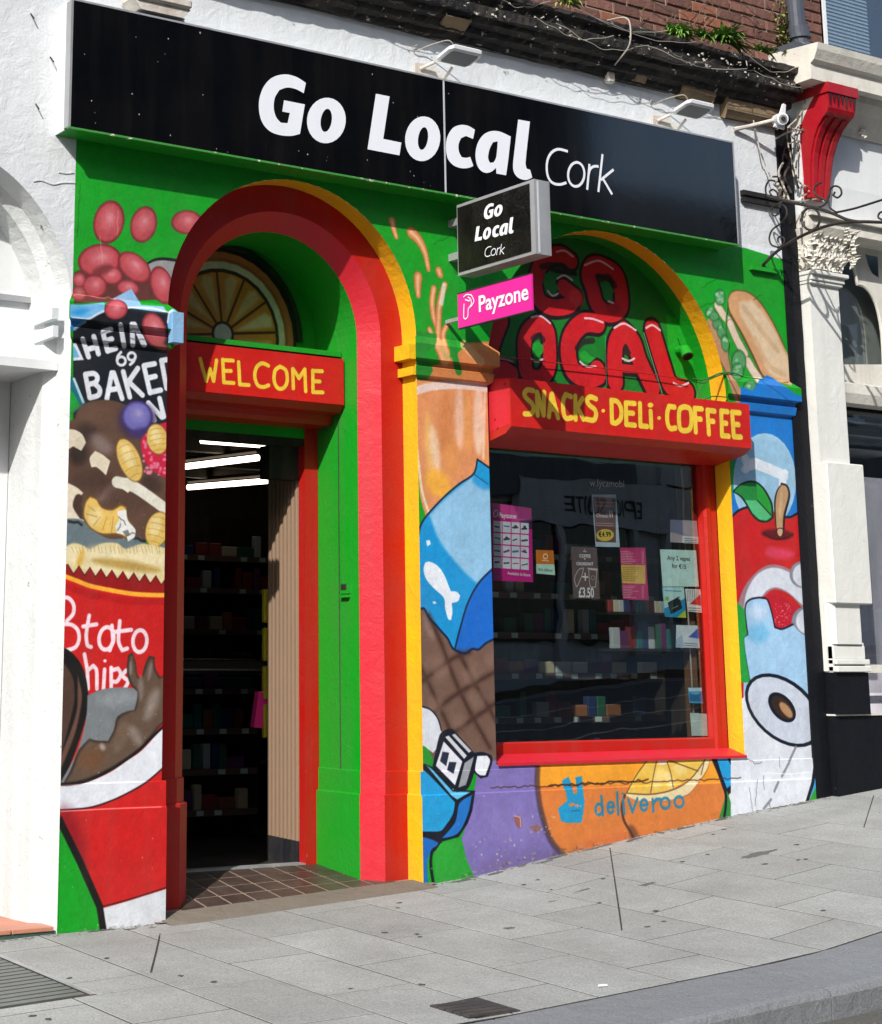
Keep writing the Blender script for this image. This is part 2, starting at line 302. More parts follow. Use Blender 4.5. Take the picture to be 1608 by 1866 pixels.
def nut(cx, cy, rx, ry, rot, n=5):
    w.ell((cx, cy), rx*1.06, ry*1.06, rot, (110, 80, 40), .8, 5, cD); w.ell((cx, cy), rx, ry, rot, GO, 1, 5, cD); w.ell((cx-rx*.15, cy-ry*.2), rx*.5, ry*.6, rot, (242, 222, 160), .8, 16, cD)
    r = math.radians(rot)
    for i in range(n):
        t = -.7+1.4*i/(n-1); y = ry*t; xw = rx*math.sqrt(1-t*t)*.8; pts = [(cx+u*xw*math.cos(r)-(y+6*u*u)*math.sin(r), cy+u*xw*math.sin(r)+(y+6*u*u)*math.cos(r)) for u in (-1, -.5, 0, .5, 1)]; w.line(cD(*pts), 1.1, (150, 112, 50), .6, 1)
w.line(cD((640, 770), (740, 800), (930, 935)), 20, (226, 222, 206), 1, 3); w.poly(cD((625, 775), (700, 745), (750, 770), (700, 830)), (230, 225, 205), 1, 2)
nut(708, 650, 58, 122, -22); nut(860, 535, 56, 82, -10)
w.poly(cD((360, 970), (440, 975), (500, 1020), (600, 1082), (760, 1068), (800, 1110), (1000, 1100), (1000, 1200), (360, 1200)), (104, 120, 126)); w.cracks([(cD(380, 985), cD(450, 1000)), (cD(700, 1070), cD(790, 1090))], 5, (20, 24, 28))
w.poly(cD((450, 950), (462, 880), (490, 846), (530, 860), (560, 905), (610, 918), (660, 892), (695, 905), (695, 950), (740, 1030), (700, 1090), (640, 1060), (560, 1060), (500, 1030), (465, 990)), (120, 84, 38), 1, 4)
w.poly(cD((460, 950), (470, 885), (492, 854), (526, 868), (556, 912), (612, 926), (660, 902), (686, 912), (684, 950), (720, 1030), (690, 1070), (640, 1050), (560, 1050), (505, 1024), (474, 985)), GO, 1, 4)
w.ell((520, 960), 40, 50, 20, (244, 224, 165), .7, 18, cD)
for a, b in (((480, 900), (520, 930)), ((475, 945), (530, 960)), ((510, 1010), (550, 960)), ((560, 1035), (585, 960)), ((610, 1045), (620, 960))): w.line(cD(a, b), 1.4, (150, 110, 50), .7, 1, False)
w.poly(cD((640, 930), (690, 920), (700, 980), (740, 1030), (735, 1075), (700, 1095), (690, 1060), (640, 1050), (630, 1010), (650, 980)), (232, 232, 226)); w.poly(cD((670, 1040), (700, 1030), (712, 1060), (690, 1070)), (120, 125, 125)); w.cracks([(cD(650, 960), cD(690, 1000)), (cD(660, 1000), cD(640, 1040)), (cD(690, 1060), cD(735, 1050))], 2, (90, 90, 88))
nut(860, 1030, 62, 96, 14)
w.poly(cD((350, 1130), (400, 1105), (450, 1115), (490, 1140), (560, 1105), (640, 1105), (690, 1135), (780, 1108), (900, 1130), (1000, 1150), (1000, 1400), (350, 1400)), (222, 204, 150), 1, 4)
for a in ((400, 1170, 55, 50, 20), (580, 1170, 110, 50, 10), (800, 1180, 110, 50, 12), (560, 1250, 90, 30, 8), (760, 1280, 100, 34, 10), (450, 1205, 22, 50, 20)): w.ell(a[:2], a[2], a[3], a[4], (238, 226, 186), .7, 24, cD)
w.ell((690, 1225), 190, 26, 9, (176, 140, 64), .8, 16, cD); w.ell((440, 1190), 18, 50, 15, (222, 170, 60), .8, 12, cD)
for i in range(24): x = 390+i*21+g.uniform(-4, 4); w.line(cD((x, 1120+g.uniform(-4, 8)), (x+8+g.uniform(-6, 6), 1150+g.uniform(0, 14))), 1.1, (150, 118, 60), .6, 1, False)
RD = (202, 28, 28)
z = [(300, 1230), (372, 1222)]; yb = 1226
for i in range(10): xx = 372+i*60; z += [(xx+30, yb+i*7.5+46), (xx+60, yb+i*7.5+4)]
w.poly(cD(*(z+[(960, 3280), (300, 3280)])), RD, 1, 0, False); w.poly(cD(*(z+[(1000, 1390), (880, 1378), (700, 1375), (500, 1330), (300, 1262)])), (138, 20, 22), .85, 3, False)
for i in range(0, len(z)-1): w.line(cD(z[i], z[i+1]), 1.6, (60, 10, 12), .8, 0, False)
w.line(cD((340, 1280), (420, 1310), (500, 1340), (700, 1378), (830, 1388), (960, 1388)), 8, (250, 176, 52)); w.line(cD((340, 1330), (500, 1385), (700, 1420), (960, 1425)), 12, (176, 20, 24), .8, 8)
PK = (246, 222, 232)
lets(w, cD, [[(340, 1402), (375, 1405), (402, 1440), (400, 1490), (365, 1530)], [(340, 1548), (390, 1550), (425, 1580), (432, 1630), (410, 1675), (350, 1692)], [(488, 1500), (472, 1600), (478, 1662), (498, 1672)], [(455, 1560), (528, 1548)], [(655, 1530), (648, 1640), (668, 1690), (696, 1680)], [(625, 1590), (718, 1578)], [(612, 1555), (618, 1640), (600, 1690)], [(462, 1712), (478, 1800), (482, 1900)], [(480, 1800), (510, 1775), (528, 1800), (530, 1900)], [(572, 1795), (566, 1900)], [(608, 1785), (608, 1940)], [(612, 1800), (645, 1790), (660, 1820), (640, 1860), (612, 1860)], [(690, 1800), (670, 1830), (700, 1860), (680, 1900)]], 7.2, PK)
w.ell((574, 1748), 9, 9, 0, PK, 1, 0, cD); w.line(cD(*ellp(582, 1625, 40, 62, 8)), 7.2, PK, 1, 0, False, closed=True); w.line(cD(*ellp(765, 1640, 38, 60, 4)), 7.2, PK, 1, 0, False, closed=True)
# cup of chocolate
w.poly(cD((300, 1660), (360, 1680), (410, 1720), (450, 1780), (475, 1866), (482, 1990), (450, 2130), (390, 2300), (330, 2430), (300, 2430)), (16, 14, 14), 1, 2)
w.poly(cG((300, -120), (345, -110), (392, -40), (406, 20), (405, 110), (380, 220), (335, 380), (300, 400)), (78, 54, 46), 1, 6); w.poly(cG((425, -40), (448, 60), (440, 150), (410, 280), (360, 410), (335, 470), (335, 400), (385, 270), (420, 150), (424, 60)), (104, 72, 60), 1, 6)
w.poly(cG((478, 70), (560, 38), (660, 26), (760, 36), (760, 150), (640, 320), (480, 420), (335, 560), (322, 560), (420, 380), (470, 200)), (122, 128, 132), 1, 2); w.ell((640, 90), 110, 40, -5, (160, 166, 170), .5, 26, cG)
w.poly(cG((735, 150), (752, 60), (712, 10), (694, -60), (700, -150), (725, -165), (742, -110), (752, -40), (775, -20), (790, -90), (815, -145), (845, -140), (850, -80), (875, -30), (960, -60), (960, 160), (875, 240), (770, 365), (600, 480), (450, 545), (342, 560), (385, 480), (430, 370), (490, 306), (530, 318), (590, 320), (622, 260), (640, 190), (690, 160)), (58, 44, 38), 1, 3)
w.poly(cG((745, 150), (760, 60), (722, 0), (706, -60), (712, -140), (725, -150), (735, -100), (748, -30), (778, -10), (800, -80), (820, -130), (838, -125), (842, -70), (868, -20), (960, -50), (960, 150), (865, 235), (760, 355), (600, 465), (450, 530), (362, 545), (400, 480), (442, 380), (492, 318), (530, 330), (596, 330), (632, 270), (652, 200), (700, 168)), (98, 78, 64), 1, 8)
for a in ((830, 120, 30, 90, 20, (166, 156, 150), .6, 24), (740, 290, 26, 60, -30, (160, 148, 142), .6, 20), (500, 420, 70, 60, -20, (112, 76, 50), .9, 30), (660, 300, 34, 90, 20, (128, 104, 86), .6, 20), (560, 352, 14, 20, -30, (196, 180, 170), .7, 10), (770, 30, 14, 70, 0, (140, 126, 118), .7, 12), (714, -80, 8, 40, 0, (150, 140, 134), .7, 6), (820, -60, 10, 50, 10, (140, 128, 122), .7, 8)): w.ell(a[:2], a[2], a[3], a[4], a[5], a[6], a[7], cG)
w.line(cG((310, 556), (380, 556), (480, 536), (600, 480), (700, 415), (770, 362), (830, 300), (940, 200)), 5.2, (14, 14, 16))
w.poly(cG((290, 566), (380, 566), (480, 545), (600, 492), (700, 425), (775, 372), (872, 270), (960, 200), (960, 400), (872, 484), (800, 545), (700, 604), (600, 650), (500, 682), (400, 694), (290, 700)), (226, 230, 238)); w.line(cG((290, 700), (400, 694), (500, 682), (600, 650), (700, 604), (800, 545), (900, 460)), 3, (50, 14, 20))
w.ell((400, 860), 60, 190, -16, (110, 14, 34), .55, 40, cG); w.poly(cG((290, 700), (325, 760), (440, 1000), (560, 1260), (575, 1400), (290, 1400)), GR, 1, 0, False)
w.poly(cG((560, 1235), (700, 1195), (890, 1135), (960, 1110), (960, 1400), (575, 1400)), (222, 226, 232), 1, 0, False); w.line(cG((560, 1225), (700, 1188), (960, 1105)), 2.5, (70, 10, 20)); w.line(cG((322, 745), (440, 985), (545, 1225), (572, 1400)), 13, (16, 14, 16), 1, 2, False)
w.line(cG((320, 705), (600, 690), (882, 680)), 1.6, (240, 190, 190), .7, 0, False); w.line(cG((320, 566), (600, 548), (740, 545)), 1.2, (255, 250, 250), .6, 0, False)  # not the cup: highlights on the plinth arrises, put into the colour
# --- middle pilaster: splash, smoothie, carton, chocolate, lighter cap, jug
OR, OL = (222, 142, 84), (240, 196, 158)
for p, a, b in (([(535, 1205), (545, 1250), (560, 1300)], 15, 7), ([(640, 1270), (680, 1310), (715, 1380), (735, 1475)], 22, 8), ([(678, 1510), (676, 1570), (680, 1620)], 19, 8), ([(790, 1478), (800, 1505)], 15, 12), ([(765, 1575), (755, 1650), (765, 1740), (800, 1830)], 13, 12), ([(825, 1555), (800, 1640), (790, 1740), (790, 1900), (820, 1980)], 13, 15), ([(850, 1760), (815, 1830), (840, 1930)], 11, 13), ([(740, 1800), (770, 1870), (810, 1960), (830, 2010)], 11, 11)):
    q = catmull(p, False, 6)
    for i in range(len(q)-1): w.line(cB(q[i], q[i+1]), a+(b-a)*i/len(q), (190, 110, 50), .35, 4, False)
    for i in range(len(q)-1): w.line(cB(q[i], q[i+1]), (a+(b-a)*i/len(q))*.72, OR, .9, 3, False)
    for i in range(0, len(q)-2): w.line(cB(q[i], q[i+1]), (a+(b-a)*i/len(q))*.3, OL, .6, 3, False)
w.line(cB((820, 1560), (812, 1620), (805, 1660)), 8, (226, 226, 210), .8, 3)
w.poly(cE((640, 170), (800, 120), (900, 60), (960, 10), (1130, 0), (1130, 260), (640, 250)), (222, 138, 80), 1, 5); w.poly(cE((640, -60), (780, -40), (770, 30), (720, 60), (760, 160), (720, 215), (640, 220)), (34, 140, 44), 1, 5); w.line(cE((870, 0), (880, 90), (900, 165)), 13, (34, 140, 44), 1, 5)
for q in (((800, 20), (830, 80), (825, 110)), ((930, 20), (980, 70), (1020, 110))): w.line(cE(*q), 16, (238, 180, 120), .8, 6)
w.poly(cE((650, 210), (1130, 235), (1130, 800), (1000, 720), (800, 900), (720, 1000), (650, 1000)), (226, 148, 96), 1, 3)
w.poly(cE((650, 600), (676, 700), (690, 850), (720, 960), (680, 1010), (640, 1010), (630, 600)), GR, 1, 3)
for a in ((740, 560, 30, 180, -6, (242, 190, 110), .8, 30), (830, 470, 34, 190, 0, (214, 134, 78), .85, 26), (770, 590, 24, 130, -8, (242, 212, 186), .75, 22), (905, 420, 26, 170, 0, (238, 196, 170), .8, 20), (950, 450, 20, 160, 0, (226, 160, 92), .8, 18), (1010, 430, 30, 190, 0, (240, 212, 190), .85, 18), (790, 780, 60, 90, -35, (246, 180, 62), .85, 26), (860, 640, 40, 110, 0, (226, 152, 84), .7, 24), (700, 420, 22, 150, 0, (232, 150, 96), .7, 20)): w.ell(a[:2], a[2], a[3], a[4], a[5], a[6], a[7], cE)
w.line(cE((660, 275), (740, 250), (860, 240), (960, 245), (1100, 262)), 13, (238, 214, 206), .95, 6); w.line(cE((668, 560), (682, 680), (700, 820), (740, 950)), 5, (240, 226, 196), .9, 4); w.line(cE((1045, 280), (1040, 420), (1035, 640)), 5, (240, 215, 195), .7, 5)
w.poly(cE((680, 1055), (690, 1010), (720, 960), (810, 862), (900, 785), (980, 728), (990, 690), (1002, 648), (1062, 690), (1140, 720), (1140, 1700), (930, 1705), (870, 1680), (800, 1580), (740, 1510), (640, 1450), (640, 1055)), (24, 148, 212), 1, 0)
w.poly(cE((740, 950), (820, 865), (980, 735), (1062, 790), (1140, 840), (1140, 1230), (1000, 1325), (920, 1250), (800, 1100)), (150, 196, 228), .95, 14); w.ell((1030, 770), 60, 36, 25, (40, 150, 212), .9, 16, cE); w.poly(cE((982, 722), (1002, 650), (1062, 690), (1140, 740), (1140, 820), (1062, 780)), (24, 150, 208), 1, 0, False)
w.poly(cE((1140, 1200), (1085, 1243), (1010, 1320), (950, 1430), (910, 1560), (880, 1680), (930, 1705), (1140, 1650)), (20, 104, 202), 1, 2)
for p in (((682, 1060), (692, 1008), (722, 958), (812, 860), (900, 783), (982, 725), (1002, 646), (1062, 688), (1120, 730)), ((1120, 1215), (1085, 1245), (1010, 1322), (950, 1432), (910, 1562), (880, 1680))): w.line(cE(*p), 3.4, (14, 40, 70), 1)
w.line(cE((984, 728), (1062, 782)), 1.6, (14, 60, 100), .8)
w.poly(cE((708, 1250), (716, 1212), (740, 1205), (785, 1228), (822, 1280), (848, 1345), (858, 1368), (890, 1370), (908, 1392), (896, 1422), (862, 1432), (866, 1480), (858, 1526), (842, 1518), (826, 1460), (818, 1402), (765, 1352), (722, 1300)), (232, 238, 246)); w.poly(cE((722, 1090), (742, 1088), (748, 1110), (728, 1122)), (222, 232, 240)); w.poly(cE((755, 1425), (770, 1422), (780, 1432), (765, 1438)), (222, 232, 240))
w.poly(cE((640, 1450), (690, 1462), (712, 1462), (735, 1505), (770, 1545), (800, 1580), (840, 1625), (870, 1680), (930, 1705), (975, 1682), (1010, 1684), (1050, 1650), (1140, 1610), (1140, 2300), (640, 2300)), (114, 86, 74), 1, 0)
w.ell((740, 1560), 26, 70, -20, (150, 128, 118), .6, 20, cE); w.ell((980, 1790), 60, 50, 0, (128, 98, 84), .7, 24, cE); w.ell((760, 1760), 50, 40, 0, (128, 98, 84), .7, 24, cE)
for p in (((735, 1500), (800, 1640), (885, 1866), (980, 2060), (1070, 2220)), ((900, 1700), (985, 1866), (1120, 2100)), ((650, 1700), (740, 1880), (850, 2120)), ((650, 1900), (860, 1740), (960, 1700)), ((680, 2110), (860, 1950), (1130, 1790)), ((860, 2150), (1000, 2050), (1130, 1960))): w.line(cE(*p), 13, (84, 56, 46), .55, 14); w.line(cE(*p), 6, (66, 42, 34), .75, 6)
for a in ((800, 1800, 40, 50), (960, 1830, 46, 40), (770, 1990, 40, 46), (1000, 1960, 50, 44), (900, 2080, 40, 40), (1070, 1740, 30, 40)): w.ell(a[:2], a[2], a[3], 20, (142, 112, 98), .5, 26, cE)
w.line(cE((640, 1452), (690, 1463), (712, 1463), (735, 1506), (770, 1546), (800, 1581), (840, 1626), (870, 1681), (930, 1706), (975, 1683), (1010, 1685), (1050, 1651), (1110, 1622)), 4, (12, 34, 66))
BK = (10, 16, 34)
w.poly(cH((660, 120), (700, 132), (745, 148), (785, 195), (805, 260), (800, 330), (760, 385), (700, 345), (660, 340)), (222, 226, 236)); w.line(cH((700, 132), (745, 148), (785, 195), (805, 260)), 2.5, BK)
w.poly(cH((660, 345), (705, 345), (740, 375), (765, 430), (700, 470), (660, 470)), (34, 150, 44))
w.poly(cH((1110, 425), (1075, 430), (1000, 500), (985, 590), (965, 720), (915, 850), (965, 1060), (1000, 1200), (1500, 1200), (1480, 950), (1400, 860), (1345, 700), (1325, 560), (1330, 400), (1200, 400)), (128, 114, 182), 1, 0, False)
w.ell((1180, 800), 160, 90, 0, (140, 126, 192), .5, 60, cH); w.ell((1200, 980), 200, 50, -12, (120, 104, 158), .7, 40, cH)
w.poly(cH((1330, 380), (1325, 560), (1345, 700), (1400, 860), (1480, 950), (1500, 1200), (2900, 1200), (2900, 300), (1330, 300)), (222, 128, 60), 1, 0, False)
w.poly(cH((1328, 430), (2500, 380), (2500, 545), (1900, 560), (1328, 570)), (248, 166, 44), .95, 14, False); w.ell((1720, 880), 200, 50, -12, (214, 112, 62), .7, 40, cH)
w.line(cH((1332, 470), (1330, 560), (1350, 700), (1402, 860), (1490, 965)), 11, (66, 46, 56), .75, 9)
w.poly(cH((640, 430), (715, 445), (755, 462), (872, 585), (990, 592), (975, 700), (950, 770), (900, 845), (800, 872), (735, 830), (640, 820)), BK, 1, 0, False)
w.poly(cH((640, 470), (708, 478), (880, 655), (868, 720), (830, 780), (800, 812), (735, 815), (640, 815)), (26, 158, 218), 1, 0); w.poly(cH((722, 452), (752, 472), (868, 597), (965, 598), (892, 640), (862, 620)), (96, 190, 232), 1, 0, False); w.poly(cH((905, 660), (972, 615), (950, 720), (895, 825), (808, 852), (880, 765)), (26, 116, 200), 1, 0)
w.poly(cH((795, 290), (830, 258), (868, 255), (985, 385), (1030, 380), (1080, 398), (1085, 430), (1060, 515), (1020, 525), (985, 495), (950, 580), (890, 600), (755, 470)), BK, 1, 0)
w.poly(cH((818, 322), (920, 432), (880, 562), (775, 455)), (230, 232, 240), 1, 0, False); w.poly(cH((826, 298), (845, 290), (945, 400), (930, 418)), (214, 216, 222), 1, 0, False); w.poly(cH((862, 286), (880, 280), (970, 375), (955, 385)), (196, 198, 204), 1, 0, False); w.poly(cH((984, 405), (965, 475), (940, 560), (898, 575), (932, 440)), (150, 154, 160), 1, 0, False)
w.poly(cH((812, 378), (848, 384), (832, 458), (798, 430)), (30, 40, 60), 1, 0, False); w.poly(cH((848, 434), (888, 436), (872, 500), (836, 478)), (30, 40, 60), 1, 0, False); w.poly(cH((1002, 402), (1055, 400), (1072, 430), (1046, 508), (1015, 506), (990, 478)), (234, 238, 246), 1, 0)
w.poly(cH((640, 835), (735, 838), (795, 875), (785, 900), (745, 930), (728, 1000), (740, 1200), (640, 1200)), (24, 104, 186), 1, 0); w.line(cH((700, 832), (760, 850), (800, 872), (786, 900), (755, 925), (748, 1000), (765, 1120)), 6, BK, 1, 0)
w.poly(cH((770, 925), (800, 880), (905, 852), (940, 960), (980, 1050), (1000, 1200), (775, 1200)), (40, 160, 52), 1, 2, False)
# --- wall below the window: orange, delivery logo, lemon
w.poly(cU((560, 72), (600, 40), (900, 20), (885, 75), (830, 150), (700, 240), (570, 268), (440, 265), (490, 160)), (238, 196, 86), 1, 2)
for a in ((620, 180, 30, 60, 20, (250, 226, 150), .7, 20), (740, 130, 40, 30, 20, (250, 226, 150), .7, 18), (520, 200, 30, 40, 30, (232, 180, 60), .8, 18), (680, 190, 24, 50, -20, (252, 232, 170), .7, 14)): w.ell(a[:2], a[2], a[3], a[4], a[5], a[6], a[7], cU)
w.poly(cU((880, 60), (925, 50), (905, 110), (860, 180), (800, 262), (720, 295), (620, 308), (500, 305), (425, 272), (440, 262), (570, 272), (700, 248), (790, 195), (850, 130)), (240, 220, 172), 1, 2)
for p in (((560, 75), (500, 155), (438, 265)), ((612, 70), (592, 160), (575, 262)), ((668, 90), (690, 160), (702, 232)), ((672, 78), (760, 110), (842, 140)), ((438, 265), (570, 272), (700, 246), (800, 185), (885, 72)), ((880, 72), (860, 160))): w.line(cU(*p), 2.2, (104, 74, 40), .85, 1)
w.line(cU((915, 55), (890, 140), (800, 262), (740, 292)), 2, (160, 100, 50), .7, 2); w.ell((640, 82), 28, 24, 0, (240, 232, 214), 1, 2, cU)
w.line(cU((430, 275), (412, 340), (425, 420), (460, 480), (500, 560)), 5, (70, 44, 34), .85, 3); w.ell((480, 500), 24, 60, -20, (80, 50, 40), .6, 14, cU)
w.poly(cU((75, 195), (112, 172), (132, 225), (140, 272), (162, 262), (155, 210), (150, 176), (188, 168), (192, 240), (202, 310), (195, 380), (185, 432), (100, 432), (70, 422), (52, 352), (105, 308), (98, 260), (80, 225)), (28, 152, 202), 1, 3, False); w.ell((130, 330), 18, 10, -10, (214, 130, 80), 1, 2, cU); w.ell((160, 336), 12, 9, 0, (200, 150, 120), 1, 2, cU); w.line(cU((130, 366), (175, 362)), 2, (20, 80, 120), .6)
DB = (40, 132, 170)
def ring(cv, cm, cx, cy, rx, ry, rot, wd, col, al=1., soft=0, a0=0, a1=360):
    if a1-a0 == 360: cv.line(cm(*ellp(cx, cy, rx, ry, rot)), wd, col, al, soft, False, closed=True)
    else: cv.line(cm(*ellp(cx, cy, rx, ry, rot, 28, a0, a1)), wd, col, al, soft, False)
ring(w, cU, 284, 356, 20, 30, 0, 5, DB, .95, 2); ring(w, cU, 350, 346, 18, 30, 0, 5, DB, .95, 2, 40, 355); ring(w, cU, 537, 332, 20, 30, 0, 4.6, DB, .95, 2, 40, 355); ring(w, cU, 657, 322, 25, 30, 0, 4.6, DB, .95, 2); ring(w, cU, 735, 314, 25, 30, 0, 4.6, DB, .95, 2)
lets(w, cU, [[(297, 282), (306, 388)], [(332, 345), (368, 342)], [(386, 262), (392, 384)], [(420, 298), (426, 380)], [(449, 300), (472, 372), (500, 296)], [(518, 334), (556, 330)], [(586, 300), (590, 368)], [(588, 325), (606, 300), (628, 298)]], 5, DB, .95); w.ell((417, 268), 7, 6, 0, DB, 1, 1, cU)
w.poly(cU((920, 62), (1000, 55), (1040, 55), (1085, 110), (1090, 180), (1112, 210), (1100, 240), (1062, 318), (1020, 275), (985, 250)), BK, 1, 0, False)
w.poly(cU((945, 62), (1000, 58), (1070, 186), (1005, 238), (975, 160)), (28, 158, 220), 1, 0, False); w.poly(cU((1018, 60), (1040, 62), (1078, 112), (1080, 160)), (24, 104, 190), 1, 0, False); w.poly(cU((1028, 236), (1076, 196), (1094, 236), (1058, 302)), (196, 208, 220), 1, 0, False)
w.poly(cU((1062, 40), (1095, 115), (1092, 180), (1116, 210), (1064, 318), (1022, 262), (1008, 300), (1060, 460), (1700, 460), (1700, 0), (1100, 0)), (224, 229, 238), 1, 0, False)
w.poly(cU((1005, 250), (1028, 320), (1058, 400), (1080, 470), (950, 470), (962, 400), (985, 320)), (44, 140, 56), 1, 3, False); w.line(cU((922, 66), (985, 220), (1000, 300), (990, 400)), 5, BK, 1, 0)
w.line(cU((1125, 180), (1160, 178), (1175, 150), (1195, 180), (1215, 200), (1262, 205)), 1.6, (60, 60, 66), .8, 0, False); w.line(cU((1180, 160), (1172, 200), (1178, 260), (1160, 290)), 1.3, (90, 90, 96), .7); w.line(cU((1400, -10), (1360, 95), (1325, 155)), 4.2, (120, 122, 126), .9, 1, False); w.line(cU((1300, 205), (1275, 250)), 4.2, (120, 122, 126), .9, 1, False); w.poly(cU((1250, 285), (1262, 300), (1235, 340), (1212, 350), (1220, 325), (1240, 315)), (140, 142, 146), .9, 2)
# --- right pilaster: sandwich, cap, apple, jug, paper roll
w.poly([(1350, 705), (1372, 712), (1384, 693), (1398, 684), (1410, 690), (1450, 722), (1600, 740), (1600, 960), (1330, 960)], (20, 122, 208), 1, 0, False)
w.poly(cI((690, -1800), (1500, -1800), (1500, 100), (690, 100)), (20, 122, 208), 1, 0, False) if 0 else None
w.ell((965, 765), 172, 262, 0, (168, 206, 232), 1, 2, cF); w.ell((965, 765), 160, 250, 0, (150, 196, 226), .8, 30, cF)
w.line(cM((930, 250), (960, 320), (1050, 300), (1230, 370), (1400, 450)), 17, (230, 238, 248), 1, 3, False); w.ell((930, 370), 54, 50, 0, (230, 238, 248), 1, 3, cM); w.ell((1408, 415), 44, 44, 0, (230, 238, 248), 1, 3, cM); w.line(cM((1390, 460), (1380, 560)), 15, (230, 238, 248), 1, 3)
w.poly(cF((780, 960), (820, 925), (870, 905), (930, 905), (1010, 930), (1090, 965), (1160, 930), (1400, 860), (1400, 2000), (700, 2000), (780, 960)), (200, 26, 30), 1, 0, False); w.line(cF((780, 965), (820, 928), (870, 908), (930, 906)), 3.5, BK); w.line(cF((1080, 962), (1110, 960), (1160, 930), (1200, 900)), 3.5, BK)
w.ell((1350, 1400), 180, 70, 5, (224, 72, 112), .75, 24, cM); w.ell((1250, 1340), 60, 26, 0, (214, 60, 90), .6, 14, cM); w.ell((1320, 1165), 195, 62, 4, (92, 12, 22), .95, 16, cM); w.line(cM((1150, 1150), (1230, 1200), (1330, 1225), (1440, 1205), (1510, 1160)), 3, (60, 8, 14), .9, 2)
LF = [(768, 645), (850, 560), (955, 512), (1062, 520), (1150, 590), (1222, 700), (1262, 800), (1275, 965), (1195, 1020), (1090, 1008), (1000, 925), (925, 790), (860, 705)]
w.poly(cM(*LF), (10, 40, 30)); w.poly(cM((792, 645), (860, 575), (960, 535), (1055, 542), (1135, 605), (1200, 710), (1240, 810), (1250, 955), (1185, 998), (1100, 985), (1018, 910), (945, 780), (880, 695)), (28, 136, 58)); w.poly(cM((1066, 545), (1135, 605), (1200, 710), (1240, 810), (1250, 935), (1150, 830), (1075, 750)), (26, 160, 50), 1, 1, False); w.poly(cM((925, 748), (1075, 752), (1150, 835), (1250, 945), (1185, 998), (1100, 985), (1018, 910), (960, 810)), (84, 186, 124), 1, 1, False); w.line(cM((1076, 752), (1150, 832), (1250, 940)), 2.5, (12, 60, 36))
w.line(cM((1365, 545), (1440, 575), (1470, 690), (1430, 860), (1408, 960), (1400, 1110)), 2.5, BK)
w.poly(cM((1372, 545), (1432, 562), (1468, 640), (1462, 730), (1428, 850), (1405, 960), (1398, 1180), (1330, 1195), (1300, 1090), (1285, 960), (1280, 760), (1310, 630)), (40, 26, 20)); w.poly(cM((1372, 562), (1425, 580), (1452, 650), (1446, 730), (1412, 850), (1390, 960), (1384, 1150), (1345, 1150), (1312, 1090), (1302, 960), (1298, 770), (1322, 640)), (190, 152, 110), 1, 4); w.ell((1360, 800), 18, 160, 4, (216, 182, 142), .7, 8, cM); w.ell((1350, 1130), 32, 60, -4, (212, 172, 140), 1, 3, cM); w.line(cM((1308, 1120), (1340, 1090), (1388, 1098)), 1.5, (60, 30, 24))
LB = (164, 205, 238)
w.line(cF((840, 1560), (860, 1480), (905, 1370), (1000, 1290), (1110, 1320), (1190, 1400)), 38, (150, 152, 165), .8, 5); w.line(cF((890, 1460), (905, 1390), (950, 1320), (1020, 1292), (1100, 1320), (1180, 1390), (1260, 1460)), 30, (218, 224, 236), 1, 4)
w.ell((1175, 1275), 74, 74, 0, (134, 138, 152), 1, 4, cF); w.ell((1180, 1278), 62, 64, 0, (216, 222, 234), 1, 5, cF)
w.poly(cF((980, 1385), (1060, 1395), (1140, 1465), (1120, 1540), (1100, 1580), (1030, 1585), (1000, 1500)), (190, 18, 44), 1, 3)
for i in range(50): w.ell((g.uniform(1020, 1110), g.uniform(1430, 1560)), 3, 3, 0, (240, 150, 140), .7, 1, cF)
w.ell((1190, 1535), 78, 84, 0, (134, 138, 152), 1, 4, cF); w.ell((1200, 1530), 64, 70, 0, (214, 220, 234), 1, 5, cF)
w.poly(cF((850, 1860), (850, 1620), (872, 1604), (858, 1480), (866, 1430), (905, 1408), (975, 1412), (1000, 1480), (1020, 1570), (1050, 1572), (1120, 1552), (1190, 1610), (1400, 1620), (1400, 2400), (850, 2400)), LB, 1, 2); w.ell((930, 1480), 50, 40, 0, (200, 218, 244), .8, 22, cF); w.ell((930, 1600), 60, 50, 0, (96, 184, 230), .6, 26, cF)
w.line(cF((872, 1600), (858, 1480), (866, 1430), (905, 1406), (975, 1408), (1000, 1470), (1020, 1560)), 3, BK, .9, 1); w.line(cF((1020, 1562), (1060, 1574), (1120, 1548)), 3, BK, .9, 1); w.line(cF((872, 1602), (850, 1620), (856, 1700), (884, 1866)), 4, (12, 100, 80), .9, 1)
w.poly(cF((790, 1400), (856, 1470), (866, 1600), (850, 1620), (858, 1720), (884, 1866), (790, 1866)), (30, 160, 56), 1, 1, False); w.poly(cF((790, 950), (795, 1100), (826, 1530), (860, 1530), (856, 1440), (905, 1330), (830, 1000)), (200, 26, 30), .0, 0, False)
w.poly(cI((780, 380), (830, 100), (872, 60), (950, 0), (1100, -5), (1230, 120), (1262, 330), (1225, 560), (1190, 660), (1160, 800), (780, 800)), (226, 231, 240), 1, 0, False)
w.ell((1068, 152), 246, 158, 42, BK, 1, 0, cI); w.ell((1066, 152), 226, 140, 42, (204, 213, 228), 1, 1, cI); w.ell((1060, 136), 96, 58, 50, BK, 1, 0, cI); w.ell((1062, 138), 78, 42, 50, (52, 34, 24), 1, 4, cI); w.ell((1082, 150), 52, 22, 52, (196, 150, 106), .9, 8, cI)
